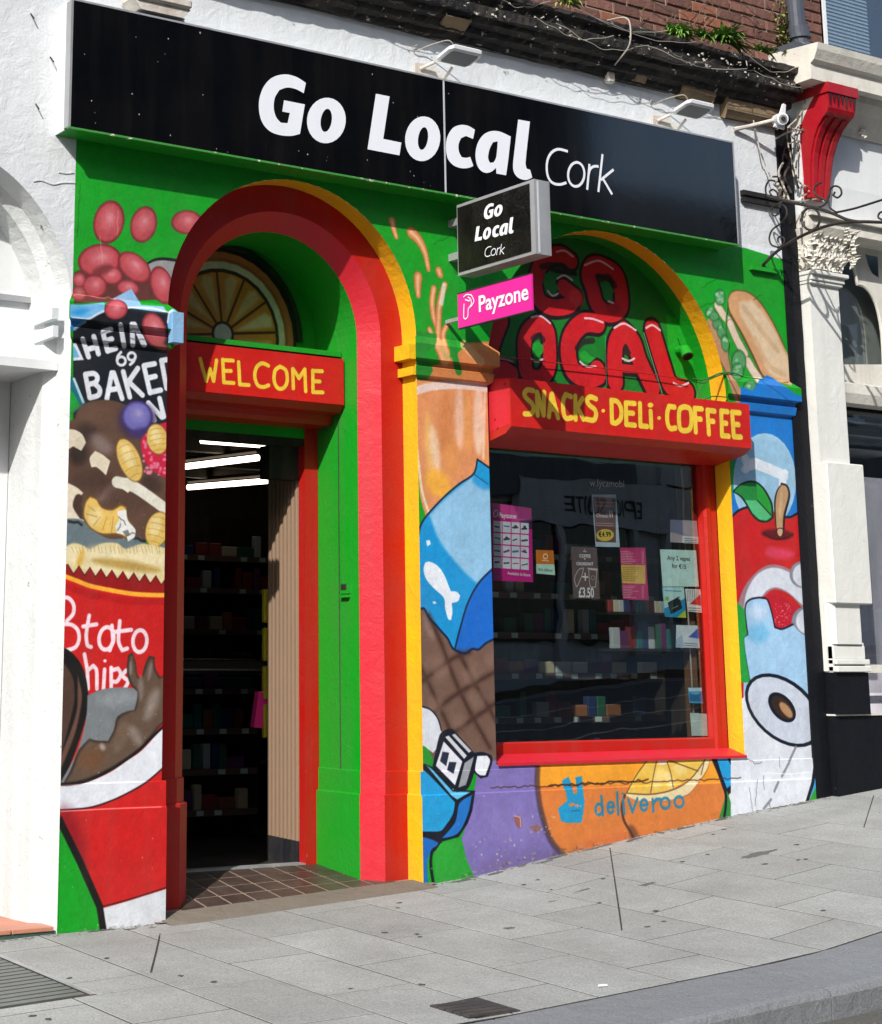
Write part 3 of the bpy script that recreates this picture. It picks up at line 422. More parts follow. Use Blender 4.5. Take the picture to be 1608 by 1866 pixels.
w.poly(cI((1262, 330), (1232, 560), (1195, 720), (1500, 720), (1500, 300)), (58, 162, 226), 1, 0, False); w.poly(cI((1500, 480), (1290, 555), (1240, 580), (1212, 640), (1205, 800), (1500, 800)), (36, 158, 44), 1, 2, False); w.line(cI((1258, 335), (1228, 550), (1195, 660)), 6.5, BK, 1, 0, False)
for a, b in (((1136, 352), (1100, 430)), ((1098, 440), (1060, 512)), ((1040, 545), (1018, 595)), ((1000, 640), (960, 690))): w.line(cI(a, b), 4.5, (128, 132, 138), .85, 1, False)
w.line(cI((960, 495), (1100, 500), (1220, 490)), 1.5, (255, 255, 255), .8, 0, False)  # bright plinth arris on this side, its highlight painted as a white line
w.poly(cN((225, 840), (250, 800), (300, 785), (400, 805), (490, 880), (560, 980), (620, 1090), (690, 1240), (730, 1400), (740, 1600), (600, 1560), (500, 1510), (430, 1350), (330, 1150), (240, 1000), (210, 900)), (120, 70, 34), .9, 8)
w.poly(cN((228, 850), (256, 808), (305, 795), (395, 815), (480, 886), (550, 985), (612, 1095), (680, 1240), (760, 1420), (760, 1600), (600, 1550), (510, 1500), (440, 1350), (340, 1150), (250, 1000), (220, 900)), (212, 160, 112), 1, 7); w.poly(cN((310, 890), (420, 875), (520, 985), (620, 1140), (680, 1280), (740, 1400), (740, 1560), (580, 1500), (480, 1290), (400, 1130), (330, 1010)), (226, 200, 166), .95, 16)
w.line(cN((350, 930), (500, 1130), (640, 1300)), 9, (206, 170, 130), .7, 10); w.line(cN((450, 1200), (560, 1420), (700, 1510)), 9, (208, 170, 130), .7, 10); w.line(cN((245, 1000), (340, 1170), (440, 1370), (510, 1520)), 4, (112, 64, 36), .8, 3)
w.poly(cN((40, 1040), (85, 1010), (130, 1080), (170, 1200), (230, 1340), (270, 1520), (380, 1720), (290, 1760), (200, 1500), (100, 1300)), (188, 140, 104), 1, 8); w.line(cN((50, 1080), (110, 1300), (200, 1480), (330, 1740)), 3, (110, 66, 44), .7, 3)
for p, a in (([(130, 920), (180, 1000), (225, 1050)], 16), ([(240, 1080), (290, 1200), (360, 1330)], 17), ([(390, 1400), (430, 1470), (480, 1540)], 18)): w.line(cN(*p), a, (150, 110, 84), .7, 5); w.line(cN(*p), a*.8, (226, 204, 180), 1, 5)
for a in ((150, 850, 42, 66, 0), (72, 980, 44, 40, 0), (130, 1080, 40, 50, -20), (165, 1150, 36, 60, -15), (195, 1240, 34, 70, -8), (310, 1400, 60, 100, 0), (300, 1480, 50, 70, 0), (410, 1620, 60, 60, 10), (100, 1010, 40, 40, 0)): w.ell(a[:2], a[2]*1.1, a[3]*1.1, a[4], (36, 92, 48), .8, 8, cN); w.ell(a[:2], a[2]*.9, a[3]*.9, a[4], (84, 156, 96), .95, 8, cN)
for i in range(26): q = g.choice(((150, 850), (72, 975), (130, 1090), (195, 1230), (310, 1410), (300, 1500), (410, 1630))); w.ell((q[0]+g.uniform(-30, 30), q[1]+g.uniform(-40, 40)), 12, 16, g.uniform(0, 90), (186, 224, 192), .5, 6, cN)
w.poly([(1350, 705), (1372, 712), (1384, 693), (1398, 684), (1410, 690), (1455, 722), (1458, 760), (1350, 760)], (20, 122, 208), 1, 0, False); w.line([(1384, 692), (1420, 716), (1446, 738)], 2, (10, 70, 140), .6)
# white strip right of the fascia, above the mural
w.poly([(1310, 445), (1358, 452), (1422, 472), (1500, 480), (1500, 200), (1310, 200)], (232, 236, 244), 1, 0, False); w.poly([(90, 0), (139, 262), (139, 270), (60, 270), (60, 0)], (236, 238, 240), 1, 0, False)
# wear: flaked paint, scratches, hairline cracks
w.specks([(115, 1490, 295, 1690), (785, 1300, 890, 1600), (900, 1450, 1300, 1560)], 16, (214, 206, 196), 2, (.6, 1.8)); w.specks([(150, 1260, 290, 1420)], 26, (220, 222, 226), 4, (.5, 1.3)); w.specks([(970, 1480, 1010, 1560), (860, 1500, 960, 1590)], 22, (206, 196, 190), 9, (.8, 2.6)); w.specks([(150, 900, 290, 1020)], 10, (230, 226, 214), 6, (.5, 1.4))
w.cracks([((895, 1436), (1350, 1419))], 1.8, (70, 40, 40), .9); w.cracks([(cU(0, 225), cU(560, 190))], 2.6, (60, 34, 26), .9)
w.cracks([(cU(1120, 70), cU(1165, 100)), (cU(1165, 100), cU(1200, 95)), (cU(1130, 230), cU(1150, 380)), (cU(1240, 320), cU(1250, 350)), (cU(1210, 170), cU(1215, 240)), (cU(1300, 60), cU(1300, 110)), (cU(1175, 190), cU(1165, 330))], 1.3, (96, 98, 104), .75)
w.cracks([(cC(905, 1640), cC(950, 1610)), (cC(590, 1690), cC(690, 1650)), (cC(620, 1580), cC(700, 1520)), (cA(440, 1000), cA(420, 1300)), (cB(760, 1330), cB(850, 1300)), (cB(870, 1480), cB(900, 1500))], 1.2, (14, 90, 26), .8)
w.cracks([(cA(648, 1150), cA(640, 1290)), (cA(545, 1290), cA(560, 1440)), (cA(400, 1612), cA(740, 1640))], 1., (232, 170, 150), .8); w.poly(cH((1200, 735), (1225, 722), (1245, 750), (1240, 800), (1215, 785)), (150, 90, 84), .9, 1); w.line(cH((1205, 730), (1235, 740), (1238, 790)), 1.5, (220, 200, 190), .8); w.poly(cH((1285, 790), (1330, 775), (1355, 800), (1320, 820)), (150, 100, 80), .8, 1)
for i in range(260): x = g.uniform(0, 1); y0 = np.interp(x, [0, .35, .6, 1], [1700, 1682, 1575, 1470]); xx = 110+x*1370; w.ell((xx, y0-g.uniform(0, 9)), g.uniform(1, 5), g.uniform(.8, 3), 0, g.choice([(120, 112, 100), (190, 180, 160), (86, 78, 70)]), g.uniform(.2, .6), 1)
IMG_W = w.image('mural')
def uvw(p):
    """UV of a point standing slightly proud of the wall: where the painter's brush met it"""
    if abs(p[1]) < 1e-4: return w.uv((p[0], p[2]))
    q = P(*pr(p)); return w.uv((q[0], q[2]))
# --- tympanum of the window arch: sprayed letters
t = Cv(6.05, 8.1, 2.35, 3.6, 420, lambda x, y: P(x, y, .22)[[0, 2]], (16, 128, 40))
t.poly(cT((1170, 600), (1320, 700), (1400, 1000), (1350, 1200), (1180, 1150), (1180, 900)), (26, 165, 40), 1, 8)
RL = (206, 26, 36); KO = (30, 16, 22)
LT = [([(562, 262), (500, 222), (420, 238), (358, 310), (338, 420), (370, 520), (450, 560), (550, 545), (590, 490), (515, 432)], 21), ([(705, 290), (775, 300), (850, 350), (880, 450), (878, 560), (800, 600), (730, 540), (700, 440), (672, 350), (705, 290)], 23), ([(115, 640), (70, 760), (40, 880), (60, 980), (130, 960), (180, 985)], 25), ([(350, 665), (410, 700), (425, 800), (420, 940), (370, 1010), (290, 990), (268, 880), (275, 740), (350, 665)], 22), ([(730, 660), (640, 660), (565, 740), (545, 850), (575, 960), (660, 1010), (735, 990), (730, 960)], 26), ([(845, 1030), (840, 900), (850, 780), (900, 710), (960, 780), (1000, 900), (1080, 1070)], 26), ([(1080, 700), (1110, 800), (1150, 930), (1200, 1060), (1300, 1100)], 26)]
def tl(p, wd, col, so):
    cl = p[0] == p[-1]; t.line(cT(*(p[:-1] if cl else p)), wd, col, 1, so, closed=cl)
for p, wd in LT: tl(p, wd+13.5, KO, 3)
for p, wd in LT: tl([(a-5, b+12) for a, b in p], wd+11, KO, 3)
t.line(cT((880, 950), (980, 960)), 22, KO, 1, 3)
for p, wd in LT: tl(p, wd+4.5, RL, 1)
t.line(cT((880, 945), (990, 955)), 13, RL, 1, 1); t.line(cT((440, 322), (520, 335), (590, 345)), 7, KO, .9, 3); t.ell((600, 500), 46, 60, -20, (232, 60, 50), .7, 16, cT); t.ell((830, 560), 50, 40, 20, (150, 20, 28), .6, 18, cT)
t.poly(cT((395, 345), (440, 330), (475, 350), (465, 400), (490, 440), (460, 465), (410, 450), (385, 400)), (26, 130, 50)); t.poly(cT((750, 400), (800, 410), (835, 450), (820, 495), (780, 470), (755, 435)), (26, 130, 50)); t.poly(cT((318, 790), (350, 775), (385, 800), (380, 850), (345, 880), (315, 850)), (30, 165, 50)); t.poly(cT((612, 850), (650, 830), (690, 870), (720, 880), (680, 915), (630, 900)), (30, 165, 50)); t.poly(cT((890, 850), (915, 790), (945, 850), (920, 870)), (40, 24, 26))
for p in (((375, 300), (440, 290), (520, 300)), ((750, 380), (800, 365), (840, 420)), ((320, 760), (355, 740), (385, 765)), ((600, 820), (640, 780), (700, 770))): t.line(cT(*p), 10, (40, 20, 28), .75, 4)
for p in (((470, 205), (520, 198), (575, 235)), ((475, 375), (520, 355), (570, 385)), ((415, 455), (445, 485), (480, 470)), ((650, 290), (740, 262), (830, 315)), ((310, 622), (370, 615), (430, 660)), ((650, 628), (700, 632), (765, 655)), ((838, 690), (900, 662), (975, 705)), ((1040, 690), (1080, 672), (1130, 705)), ((890, 885), (930, 900), (965, 885)), ((1215, 1040), (1260, 1060), (1310, 1040)), ((620, 905), (660, 935), (720, 935)), ((310, 888), (345, 905), (380, 890)), ((800, 520), (830, 530))): t.line(cT(*p), 3.4, (238, 208, 216), .95, 1)
t.line(cT((1025, 720), (1110, 1000), (1140, 1100)), 1.8, (150, 200, 160), .8, 1); t.line(cT((780, 740), (785, 960), (790, 1060)), 1.6, (120, 190, 130), .6, 1); t.line(cT((95, 885), (140, 890), (190, 905)), 3, (214, 170, 180), .8, 1)
t.poly(cT((30, 300), (80, 320), (60, 400), (20, 400)), (206, 140, 90), .9, 6); t.poly(cT((100, 320), (120, 330), (110, 390), (90, 390)), (206, 140, 90), .8, 6)
IMG_T = t.image('tympanum')
# --- fanlight: painted citrus slice
cX = M(280, 300, 3.7310)
s_ = Cv(4.1, 5.75, 2.2, 3.6, 300, lambda x, y: P(x, y, .60)[[0, 2]], (10, 12, 10))
q0 = P(*cX(470, 1150), .60); OC = (q0[0], q0[2]); s_.proj = lambda x, y: (OC[0]+x, OC[1]+y)
def sc2(r, col, al=1., soft=0): s_.poly(ellp(0, 0, r, r), col, al, soft, False)
sc2(.475, (12, 20, 14)); sc2(.455, (220, 124, 66), 1, 3); sc2(.42, (160, 84, 44), .6, 4); sc2(.40, (240, 228, 190), 1, 3); sc2(.36, (60, 44, 24), 1, 2); sc2(.34, (244, 154, 58), 1, 3)
for k in range(13):
    a = math.radians(7+k*30); s_.line([(0, 0), (.35*math.cos(a), .35*math.sin(a))], .013, (86, 54, 28), 1, 2, False)
    a += math.radians(15); s_.poly([(.1*math.cos(a-.08), .1*math.sin(a-.08)), (.32*math.cos(a-.16), .32*math.sin(a-.16)), (.33*math.cos(a), .33*math.sin(a)), (.3*math.cos(a+.1), .3*math.sin(a+.1))], (250, 226, 176), .7, 14)
s_.poly(ellp(0, 0, .07, .07), (60, 44, 26), 1, 2, False); s_.poly(ellp(0, 0, .055, .055), (226, 222, 210), 1, 3, False)
IMG_S = s_.image('citrus')
# ------------------------------------------------------------------ materials
m_mural = paint('mural_paint', (0, 0, 0, 1), .5, .22, .10, img=IMG_W, dirtcol=(.10, .09, .07, 1)); m_tymp = paint('tympanum_paint', (0, 0, 0, 1), .5, .3, .08, img=IMG_T); m_cit = paint('citrus_paint', (0, 0, 0, 1), .5, .2, .15, img=IMG_S)
m_green = paint('green_gloss', S(14, 160, 34), .42, .28, .16, .08, S(120, 190, 110)); m_red = paint('red_gloss', S(192, 24, 14), .4, .2, .16, .10, S(214, 90, 70)); m_pink = paint('pink_red_gloss', S(210, 30, 50), .42, .22, .14, .10, S(226, 110, 110)); m_yel = paint('yellow_gloss', S(250, 192, 26), .45, .4, .18, .14, S(200, 150, 60))
m_dred = paint('door_red', S(190, 24, 16), .4, .2, .15, .15, S(230, 170, 150)); m_white = paint('white_masonry', S(226, 230, 233), .55, .45, .14, .16, S(150, 150, 148), dirtcol=(.3, .3, .29, 1)); m_white2 = paint('white_smooth', S(236, 239, 240), .45, .12, .12, dirtcol=(.3, .3, .28, 1))
m_base = paint('stained_white', S(226, 229, 229), .65, .5, .22, .26, S(140, 134, 120), dirtcol=(.28, .28, .27, 1)); m_cream = paint('cream_masonry', S(236, 232, 220), .6, .35, .25, .12, S(150, 140, 120)); m_cream2 = paint('pale_column_paint', S(236, 236, 230), .55, .25, .16, .1, S(160, 156, 148), dirtcol=(.3, .29, .26, 1))
m_black = paint('black_render', S(17, 19, 25), .55, .4, .3, .14, S(110, 110, 112), dirtcol=(.012, .012, .015, 1), spec=.15); m_corn = paint('peeling_black', S(24, 24, 28), .7, .9, .3, .42, S(196, 192, 184), dirtcol=(.10, .085, .06, 1)); m_bare = paint('bare_timber', S(150, 128, 96), .8, .6, .5, .2, S(60, 55, 48))
m_sign = paint('sign_black', S(5, 7, 12), .09, .012, .03, .0, spec=.6); m_seam = paint('sign_seam', S(200, 205, 210), .4, .05, .2); m_vinyl = paint('white_vinyl', S(240, 243, 250), .35, .02, .04)
m_alu = paint('dull_aluminium', S(188, 190, 194), .42, .12, .35, .1, S(90, 88, 86), metal=.35); m_pip = paint('grey_pipe', S(70, 78, 92), .45, .1, .3); m_iron = paint('wrought_iron', S(22, 22, 26), .5, .3, .3, .1, S(120, 80, 50)); m_rust = paint('rusty_white_metal', S(226, 224, 216), .6, .4, .45, .25, S(130, 80, 44), dirtcol=S(140, 96, 60))
m_lens = paint('lamp_glass', S(120, 122, 122), .15, 0, .1); m_cable = paint('dirty_white_cable', S(190, 184, 172), .6, .1, .4); m_dcable = paint('dark_cable', S(60, 54, 50), .6, .1, .3); m_gcable = paint('green_painted_cable', S(40, 120, 44), .5, .1, .3); m_corbel = paint('crimson_gloss', S(176, 16, 34), .38, .3, .2, .1, S(60, 12, 18))
m_slab = paint('granite_slab', S(188, 190, 186), .8, .35, .5, 0, fine=.5, rnd=.11, dirtcol=(.17, .16, .145, 1), scale=.8); m_kerb = paint('kerb_granite', S(150, 154, 158), .7, .5, .25, .1, S(160, 166, 170), fine=.5, rnd=.05); m_joint = paint('joint_mortar', S(50, 50, 47), .95, .3, .3); m_road = paint('asphalt', S(112, 110, 104), .9, .9, .3, .35, S(150, 148, 140), fine=.6); m_conc = paint('old_concrete', S(128, 120, 108), .85, .6, .4, .1, S(170, 160, 140))
m_tile = paint('brown_floor_tile', S(66, 50, 46), .4, .15, .4, rnd=.18); m_terra = paint('terracotta_tile', S(206, 138, 112), .5, .2, .25, rnd=.06); m_teal = paint('teal_tile_riser', S(30, 92, 80), .4, .5, .5, .25, S(10, 40, 44)); m_grate = paint('ribbed_metal', S(120, 130, 126), .45, .3, .35, metal=.3); m_iroc = paint('cast_iron', S(58, 60, 62), .55, .6, .4)
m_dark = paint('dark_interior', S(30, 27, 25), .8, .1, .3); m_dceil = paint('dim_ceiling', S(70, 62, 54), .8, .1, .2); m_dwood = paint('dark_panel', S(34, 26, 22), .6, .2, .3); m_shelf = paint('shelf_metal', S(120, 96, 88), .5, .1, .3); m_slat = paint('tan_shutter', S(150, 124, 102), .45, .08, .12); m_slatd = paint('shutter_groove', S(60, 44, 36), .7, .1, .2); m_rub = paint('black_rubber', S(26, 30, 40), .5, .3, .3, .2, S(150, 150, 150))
m_bwood = paint('varnished_post', S(120, 78, 48), .5, .2, .3); m_paper = paint('white_paper', S(214, 234, 232), .6, .05, .05)
def glass(name, tint, rough=.0, ior=1.5, al=.12):
    m = bpy.data.materials.new(name); q = N(m); t = q.t; t.nodes.remove(q.b); o = t.nodes['Material Output']; g = t.nodes.new('ShaderNodeBsdfGlossy'); g.inputs['Roughness'].default_value = rough; tr = t.nodes.new('ShaderNodeBsdfTransparent'); tr.inputs[0].default_value = tint; fr = t.nodes.new('ShaderNodeFresnel'); ge = t.nodes.new('ShaderNodeNewGeometry'); mr = t.nodes.new('ShaderNodeMapRange'); mr.inputs[3].default_value = ior; mr.inputs[4].default_value = 1/ior; t.links.new(ge.outputs['Backfacing'], mr.inputs[0]); t.links.new(mr.outputs[0], fr.inputs[0])
    mx = t.nodes.new('ShaderNodeMixShader'); mm = t.nodes.new('ShaderNodeMath'); mm.operation = 'MULTIPLY_ADD'; mm.inputs[1].default_value = 2.3; mm.inputs[2].default_value = al*.25; t.links.new(fr.outputs[0], mm.inputs[0]); t.links.new(mm.outputs[0], mx.inputs[0]); t.links.new(tr.outputs[0], mx.inputs[1]); t.links.new(g.outputs[0], mx.inputs[2]); t.links.new(mx.outputs[0], o.inputs[0])
    nz = t.nodes.new('ShaderNodeTexNoise'); nz.inputs['Scale'].default_value = 2.2; bp = t.nodes.new('ShaderNodeBump'); bp.inputs['Strength'].default_value = .05; bp.inputs['Distance'].default_value = .02; co = t.nodes.new('ShaderNodeTexCoord'); t.links.new(co.outputs['Object'], nz.inputs[0]); t.links.new(nz.outputs[0], bp.inputs['Height']); t.links.new(bp.outputs[0], g.inputs['Normal']); t.links.new(bp.outputs[0], fr.inputs['Normal'])
    return m
m_glass = glass('shop_glass', (.93, .96, .95, 1)); m_glass2 = glass('grey_glass', (.84, .86, .87, 1))
# ------------------------------------------------------------------ ground, pavement, kerb, road
def sheet(name, xs, ys, z, mat, **tg):
    b = MB(); b.grid([[(x, y, z(x, y)) for y in ys] for x in xs]); return b.build(name, mat, None, **tg)
xs = [-60, -20, -8, -4, 0, 2, 3.0, 3.6, 4.17, 5, 5.68, 5.96, 6.5, 7.74, 8.57, 9.14, 11, 14, 20, 30, 60]
sheet('ground', [-200, 200], [-200, 200], lambda x, y: -1.6, m_conc, kind='structure')
pav = sheet('pavement', [-60, -8]+[3.53+.405*k for k in range(-14, 24)]+[20, 60], [0.3, -2.27], lambda x, y: gz(x, y)-.0014, m_joint, kind='structure')
sheet('road', xs, [-2.6, -5, -8, -11.2], lambda x, y: gz(x, -2.7)-.105+.012*(y+2.7), m_road, kind='structure')
for yy, wd_ in ((-5.6, .12), (-6.9, .1), (-8.4, .1), (-10.6, .08), (-10.85, .08)): sheet('added_road_line', xs, [yy, yy-wd_], lambda x, y: gz(x, -2.7)-.101+.012*(y+2.7), paint('road_paint', S(214, 210, 190), .7, .3, .4, .2), kind='structure')  # unseen lines added to reflect as pale streaks in the lower window pane
sheet('far_pavement', xs, [-11.2, -14.2], lambda x, y: gz(x, -2.7)-.10, m_slab, kind='structure')
def slab(x0, x1, y0, y1, parent, name='paving_slab', mat=None, g=.0042, zf=None, h=.03):
    zf = zf or gz; x0 += g; x1 -= g; y0 += g; y1 -= g; b = MB(); e = .0014; j = random.uniform(-.0004, .0006)
    q = [(x0, y0), (x1, y0), (x1, y1), (x0, y1)]; p = [(x0+e, y0+e), (x1-e, y0+e), (x1-e, y1-e), (x0+e, y1-e)]
    b.grid([[(x, y, zf(x, y)-h) for x, y in q], [(x, y, zf(x, y)-e+j) for x, y in q], [(x, y, zf(x, y)+j) for x, y in p]], True); b.face([(x, y, zf(x, y)+j) for x, y in p]); return b.build(name, mat or m_slab, parent)
for k in range(-5, 21):
    xa = 3.53+.405*k; xb = xa+.405; odd = k % 2
    ys = [-(.0+(-.23 if odd else -.58)) for _ in (0,)]; y0 = -.0
    cuts = sorted({0.0, *[(-.25 if odd else -.58)-.70*i for i in range(4)], -2.262}, reverse=True); cuts = [c for c in cuts if c >= -2.262]
    for a, b_ in zip(cuts[:-1], cuts[1:]):
        if a-b_ < .05: continue
        if xb <= 3.14:
            if a > -1.17:
                if b_ < -1.17: slab(xa, xb, b_, -1.17, pav)
                continue
        if k == -1 and a > -1.17:
            slab(3.225, xb, max(b_, -1.17), a, pav)
            if b_ < -1.17: slab(xa, xb, b_, -1.17, pav)
            continue
        slab(xa, xb, b_, a, pav)
kb = MB().grid([[(x, y, gz(x, y)-dz) for y, dz in ((-2.262, .02), (-2.7, .02), (-2.7, .2))] for x in xs]).build('kerb', m_joint, None, kind='structure')
x = -3.2
while x < 13.5:
    b = MB(); L = 1.24; rows = []; n = 13
    for i in range(n):
        xx = x+.005+(L-.010)*i/(n-1); j = random.uniform(-.006, .006); rows.append([(xx, -2.264, gz(xx, -2.264)-.04), (xx, -2.266, gz(xx, -2.266)-.002), (xx, -2.67, gz(xx, -2.67)+.0015), (xx, -2.698+j, gz(xx, -2.698)-.006+j*.4), (xx, -2.708+j, gz(xx, -2.7)-.025), (xx, -2.704, gz(xx, -2.7)-.2)])
    b.grid(rows); b.face(rows[0]); b.face(rows[-1][::-1]); b.build('kerb_stone', m_kerb, kb, smooth=False); x += L
# yellow road paint mark running over the kerb face
MB().grid([[(6.02+dx, -2.712, gz(6, -2.7)+a) for dx in (0, w_)] for a, w_, dx0 in ((-.0, .012, 0), (-.03, .02, 0), (-.06, .016, 0), (-.10, .022, 0))]).build('paint_drip', paint('yellow_drip', S(190, 150, 60), .7, .3, .2), kb)
# entrance grate at the left, inspection cover by the kerb
gr = thing('floor_grate', (2.4, -.68, gz(2.4, -.68)), 'grey ribbed metal grate set into the pavement before the white doorway', 'grate')
MB().grid([[(x, y, gz(x, y)-.012) for y in (-.2, -1.17)] for x in (1.2, 2.2, 3.0, 3.222)]).build('tray', m_iroc, gr)
for i in range(16):
    y = -.235-.0585*i; MB().grid([[(x, yy, gz(x, yy)+dz) for yy, dz in ((y-.024, -.01), (y-.021, -.001), (y+.021, -.001), (y+.024, -.01))] for x in (1.2, 2.2, 3.0, 3.195)]).build('rib', m_grate, gr)
MB().grid([[(x, y, gz(x, y)+.002) for x in (3.2, 3.222)] for y in (-.2, -1.17)]).build('edge_trim', m_alu, gr)
ic = thing('inspection_cover', (4.26, -2.12, gz(4.26, -2.12)), 'small square dark metal inspection cover in the pavement by the kerb', 'inspection cover')
MB().grid([[(x, y, gz(x, y)+.003) for y in (-2.245, -1.995)] for x in (4.14, 4.385)]).build('frame', m_iroc, ic)
for i in range(5): MB().box(4.155, 4.37, -2.235+.047*i, -2.197+.047*i, gz(4.26, -2.12)+.000, gz(4.26, -2.12)+.009).build('tread_bar', m_iroc, ic)
# litter, gum and stains: real thin patches
m_gum = paint('old_gum', S(70, 70, 70), .8, .3, .2); m_stain = paint('damp_stain', S(100, 102, 100), .6, .2, .3)
def patch(px, py, rx, ry, mat, name, kind=None, h=.0022, parent=None, n=11, **tg):
    c = G(px, py); b = MB(); gg = random; pts = []
    for i in range(n): a = 2*math.pi*i/n; k = gg.uniform(.55, 1.15); pts.append((c[0]+rx*k*math.cos(a), c[1]+ry*k*math.sin(a)))
    b.grid([[(x, y, gz(x, y)+.0005) for x, y in pts], [(c[0]+(x-c[0])*.9, c[1]+(y-c[1])*.9, gz(x, y)+h) for x, y in pts]], True); b.face([(c[0]+(x-c[0])*.9, c[1]+(y-c[1])*.9, gz(x, y)+h) for x, y in pts]); return b.build(name, mat, parent, **tg)
GUM = [(640, 1803), (725, 1655), (728, 1646), (128, 1783), (195, 1747), (390, 1790), (765, 1708), (838, 1560), (955, 1613), (1005, 1622), (1100, 1602), (1092, 1646), (1195, 1661), (1180, 1690), (1470, 1566), (1452, 1540), (1320, 1512), (1300, 1521), (770, 1795), (330, 1779), (260, 1650), (1210, 1680), (1395, 1575), (1455, 1568), (88, 1858), (700, 1700), (980, 1604), (760, 1703), (1290, 1558), (60, 1852), (1500, 1660), (1244, 1571)]
gum = None
for i, (a, b_) in enumerate(GUM): patch(a, b_, random.uniform(.010, .020), random.uniform(.010, .018), m_gum, 'gum_spot', parent=pav)
for a, b_, rx, ry in ((1385, 1556, .12, .045), (1180, 1612, .05, .025), (1000, 1645, .055, .012), (928, 1692, .035, .022), (1365, 1562, .05, .03), (1062, 1623, .05, .01)): patch(a, b_, rx, ry, m_stain, 'dark_stain', h=.0016, n=17, parent=pav)
for pts in (((1112, 1546), (1120, 1600), (1134, 1697)), ((292, 1702), (284, 1738), (275, 1773)), ((1593, 1450), (1575, 1508))):
    q_ = [G(*p) for p in pts]; MB().grid([[(p[0]-.0045, p[1], gz(p[0], p[1])+.0014), (p[0]+.0045, p[1], gz(p[0], p[1])+.0014)] for p in q_]).build('cut_joint', m_joint, pav)
gb = random.Random(17); b = MB()
for i in range(420):
    x = gb.uniform(3.3, 8.6)
    if 4.16 < x < 5.62: continue
    y = -abs(gb.gauss(0, .03))-.018; z = gz(x, y); r = gb.uniform(.002, .008); b.face([(x-r, y, z+.002), (x, y-r, z+.003), (x+r*gb.uniform(.5, 1.6), y, z+.002+r*.5), (x, y+r, z+.004)])
b.build('wall_foot_grit', m_conc, None, kind='stuff')
for i in range(46):
    x = gb.uniform(3.65, 8.5)
    if 4.1 < x < 5.68: continue
    y = -.03-abs(gb.gauss(0, .02)); rx, ry = gb.uniform(.03, .10), gb.uniform(.008, .02); pts = [(x+rx*gb.uniform(.6, 1.1)*math.cos(a), y+ry*gb.uniform(.5, 1.1)*math.sin(a)) for a in np.linspace(0, 2*math.pi, 9)[:-1]]; MB().face([(a, c_, gz(a, c_)+.0013+.00002*i) for a, c_ in pts]).build('grime_stain', m_stain, pav)
cg = G(1105, 1799); MB().tube([(cg[0]-.03, cg[1]+.008, cg[2]+.006), (cg[0]+.005, cg[1], cg[2]+.006)], .0045, 8).build('cigarette_end', m_vinyl, None, label='small white cigarette end lying on the paving beside the kerb', cat='litter')
# ------------------------------------------------------------------ the shop: wall with arched openings
shop = thing('shop_building', (6.0, 0, -.1), 'green mural painted shop building with red arched doorway and big window', 'shop')
DX, DR, DZ = 4.90, .760, 2.70; WX, WR, WRZ, WZ = 7.06, .920, .935, 2.537
def arch(cx, rx, rz, zc, z0, n=36): return [(cx-rx, z0)]+[(cx-rx*math.cos(math.pi*k/n), zc+rz*math.sin(math.pi*k/n)) for k in range(n+1)]+[(cx+rx, z0)]
out = [(3.62, -.35)]+arch(DX, DR, DR, DZ, -.35)+[(8.54, -.35), (8.54, 3.55), (3.62, 3.55)]
MB().flat([out, arch(WX, WR, WRZ, WZ, .48)], lambda a, b: (a, 0, b)).build('mural_wall', m_mural, shop, uv=uvw)
def po(z): return .020 if z < .34 else (.007 if z < .454 else 0)
def ring_s(name, prof, cx, rx, rz, zc, z0, mat, n=40, plinth=True, uv=None, zlist=None):
    """sweep profile (inset, depth) round an arch path; jambs get the plinth swelling"""
    zl = [z0, .336, .342, .452, .456] if plinth else [z0]
    rows = []
    for z in zl: o = po(z) if plinth else 0; rows.append([(cx-(rx-a-o), y-o*.8, z) for a, y in prof])
    for k in range(n+1):
        t = math.pi*k/n; rows.append([(cx-(rx-a)*math.cos(t), y, zc+(rz-a)*math.sin(t)) for a, y in prof])
    for z in reversed(zl): o = po(z) if plinth else 0; rows.append([(cx+(rx-a-o), y-o*.8, z) for a, y in prof])
    return MB().grid(rows).build(name, mat, shop, uv=uv, smooth=False)
# broad brush: coat on the fascia board
m_sign.node_tree.nodes['Principled BSDF'].inputs['Coat Weight'].default_value = .5; m_sign.node_tree.nodes['Principled BSDF'].inputs['Coat Roughness'].default_value = .06
ring_s('yellow_arch_edge', [(0, 0), (0, .127)], DX, DR, DR, DZ, -.3, m_yel); ring_s('red_arch_band', [(0, .127), (.143, .127)], DX, DR, DR, DZ, -.3, m_red)
ring_s('pink_arch_chamfer', [(.143, .127), (.233, .220)], DX, DR, DR, DZ, -.3, m_pink); ring_s('green_door_reveal', [(.233, .220), (.233, .62)], DX, DR, DR, DZ, -.3, m_green)
rows = []
for k in range(41): t = math.pi*k/40; rows.append([(WX-WR*math.cos(t), y, WZ+WRZ*math.sin(t)) for y in (0, .12)])
rows = [[(WX-WR, y, .48) for y in (0, .12)]]+rows+[[(WX+WR, y, .48) for y in (0, .12)]]
MB().grid(rows).build('yellow_window_arch', m_yel, shop)
rows = []
for k in range(41): t = math.pi*k/40; rows.append([(WX-WR*math.cos(t), y, WZ+WRZ*math.sin(t)) for y in (.12, .225)])
MB().grid(rows).build('green_arch_soffit', m_green, shop)
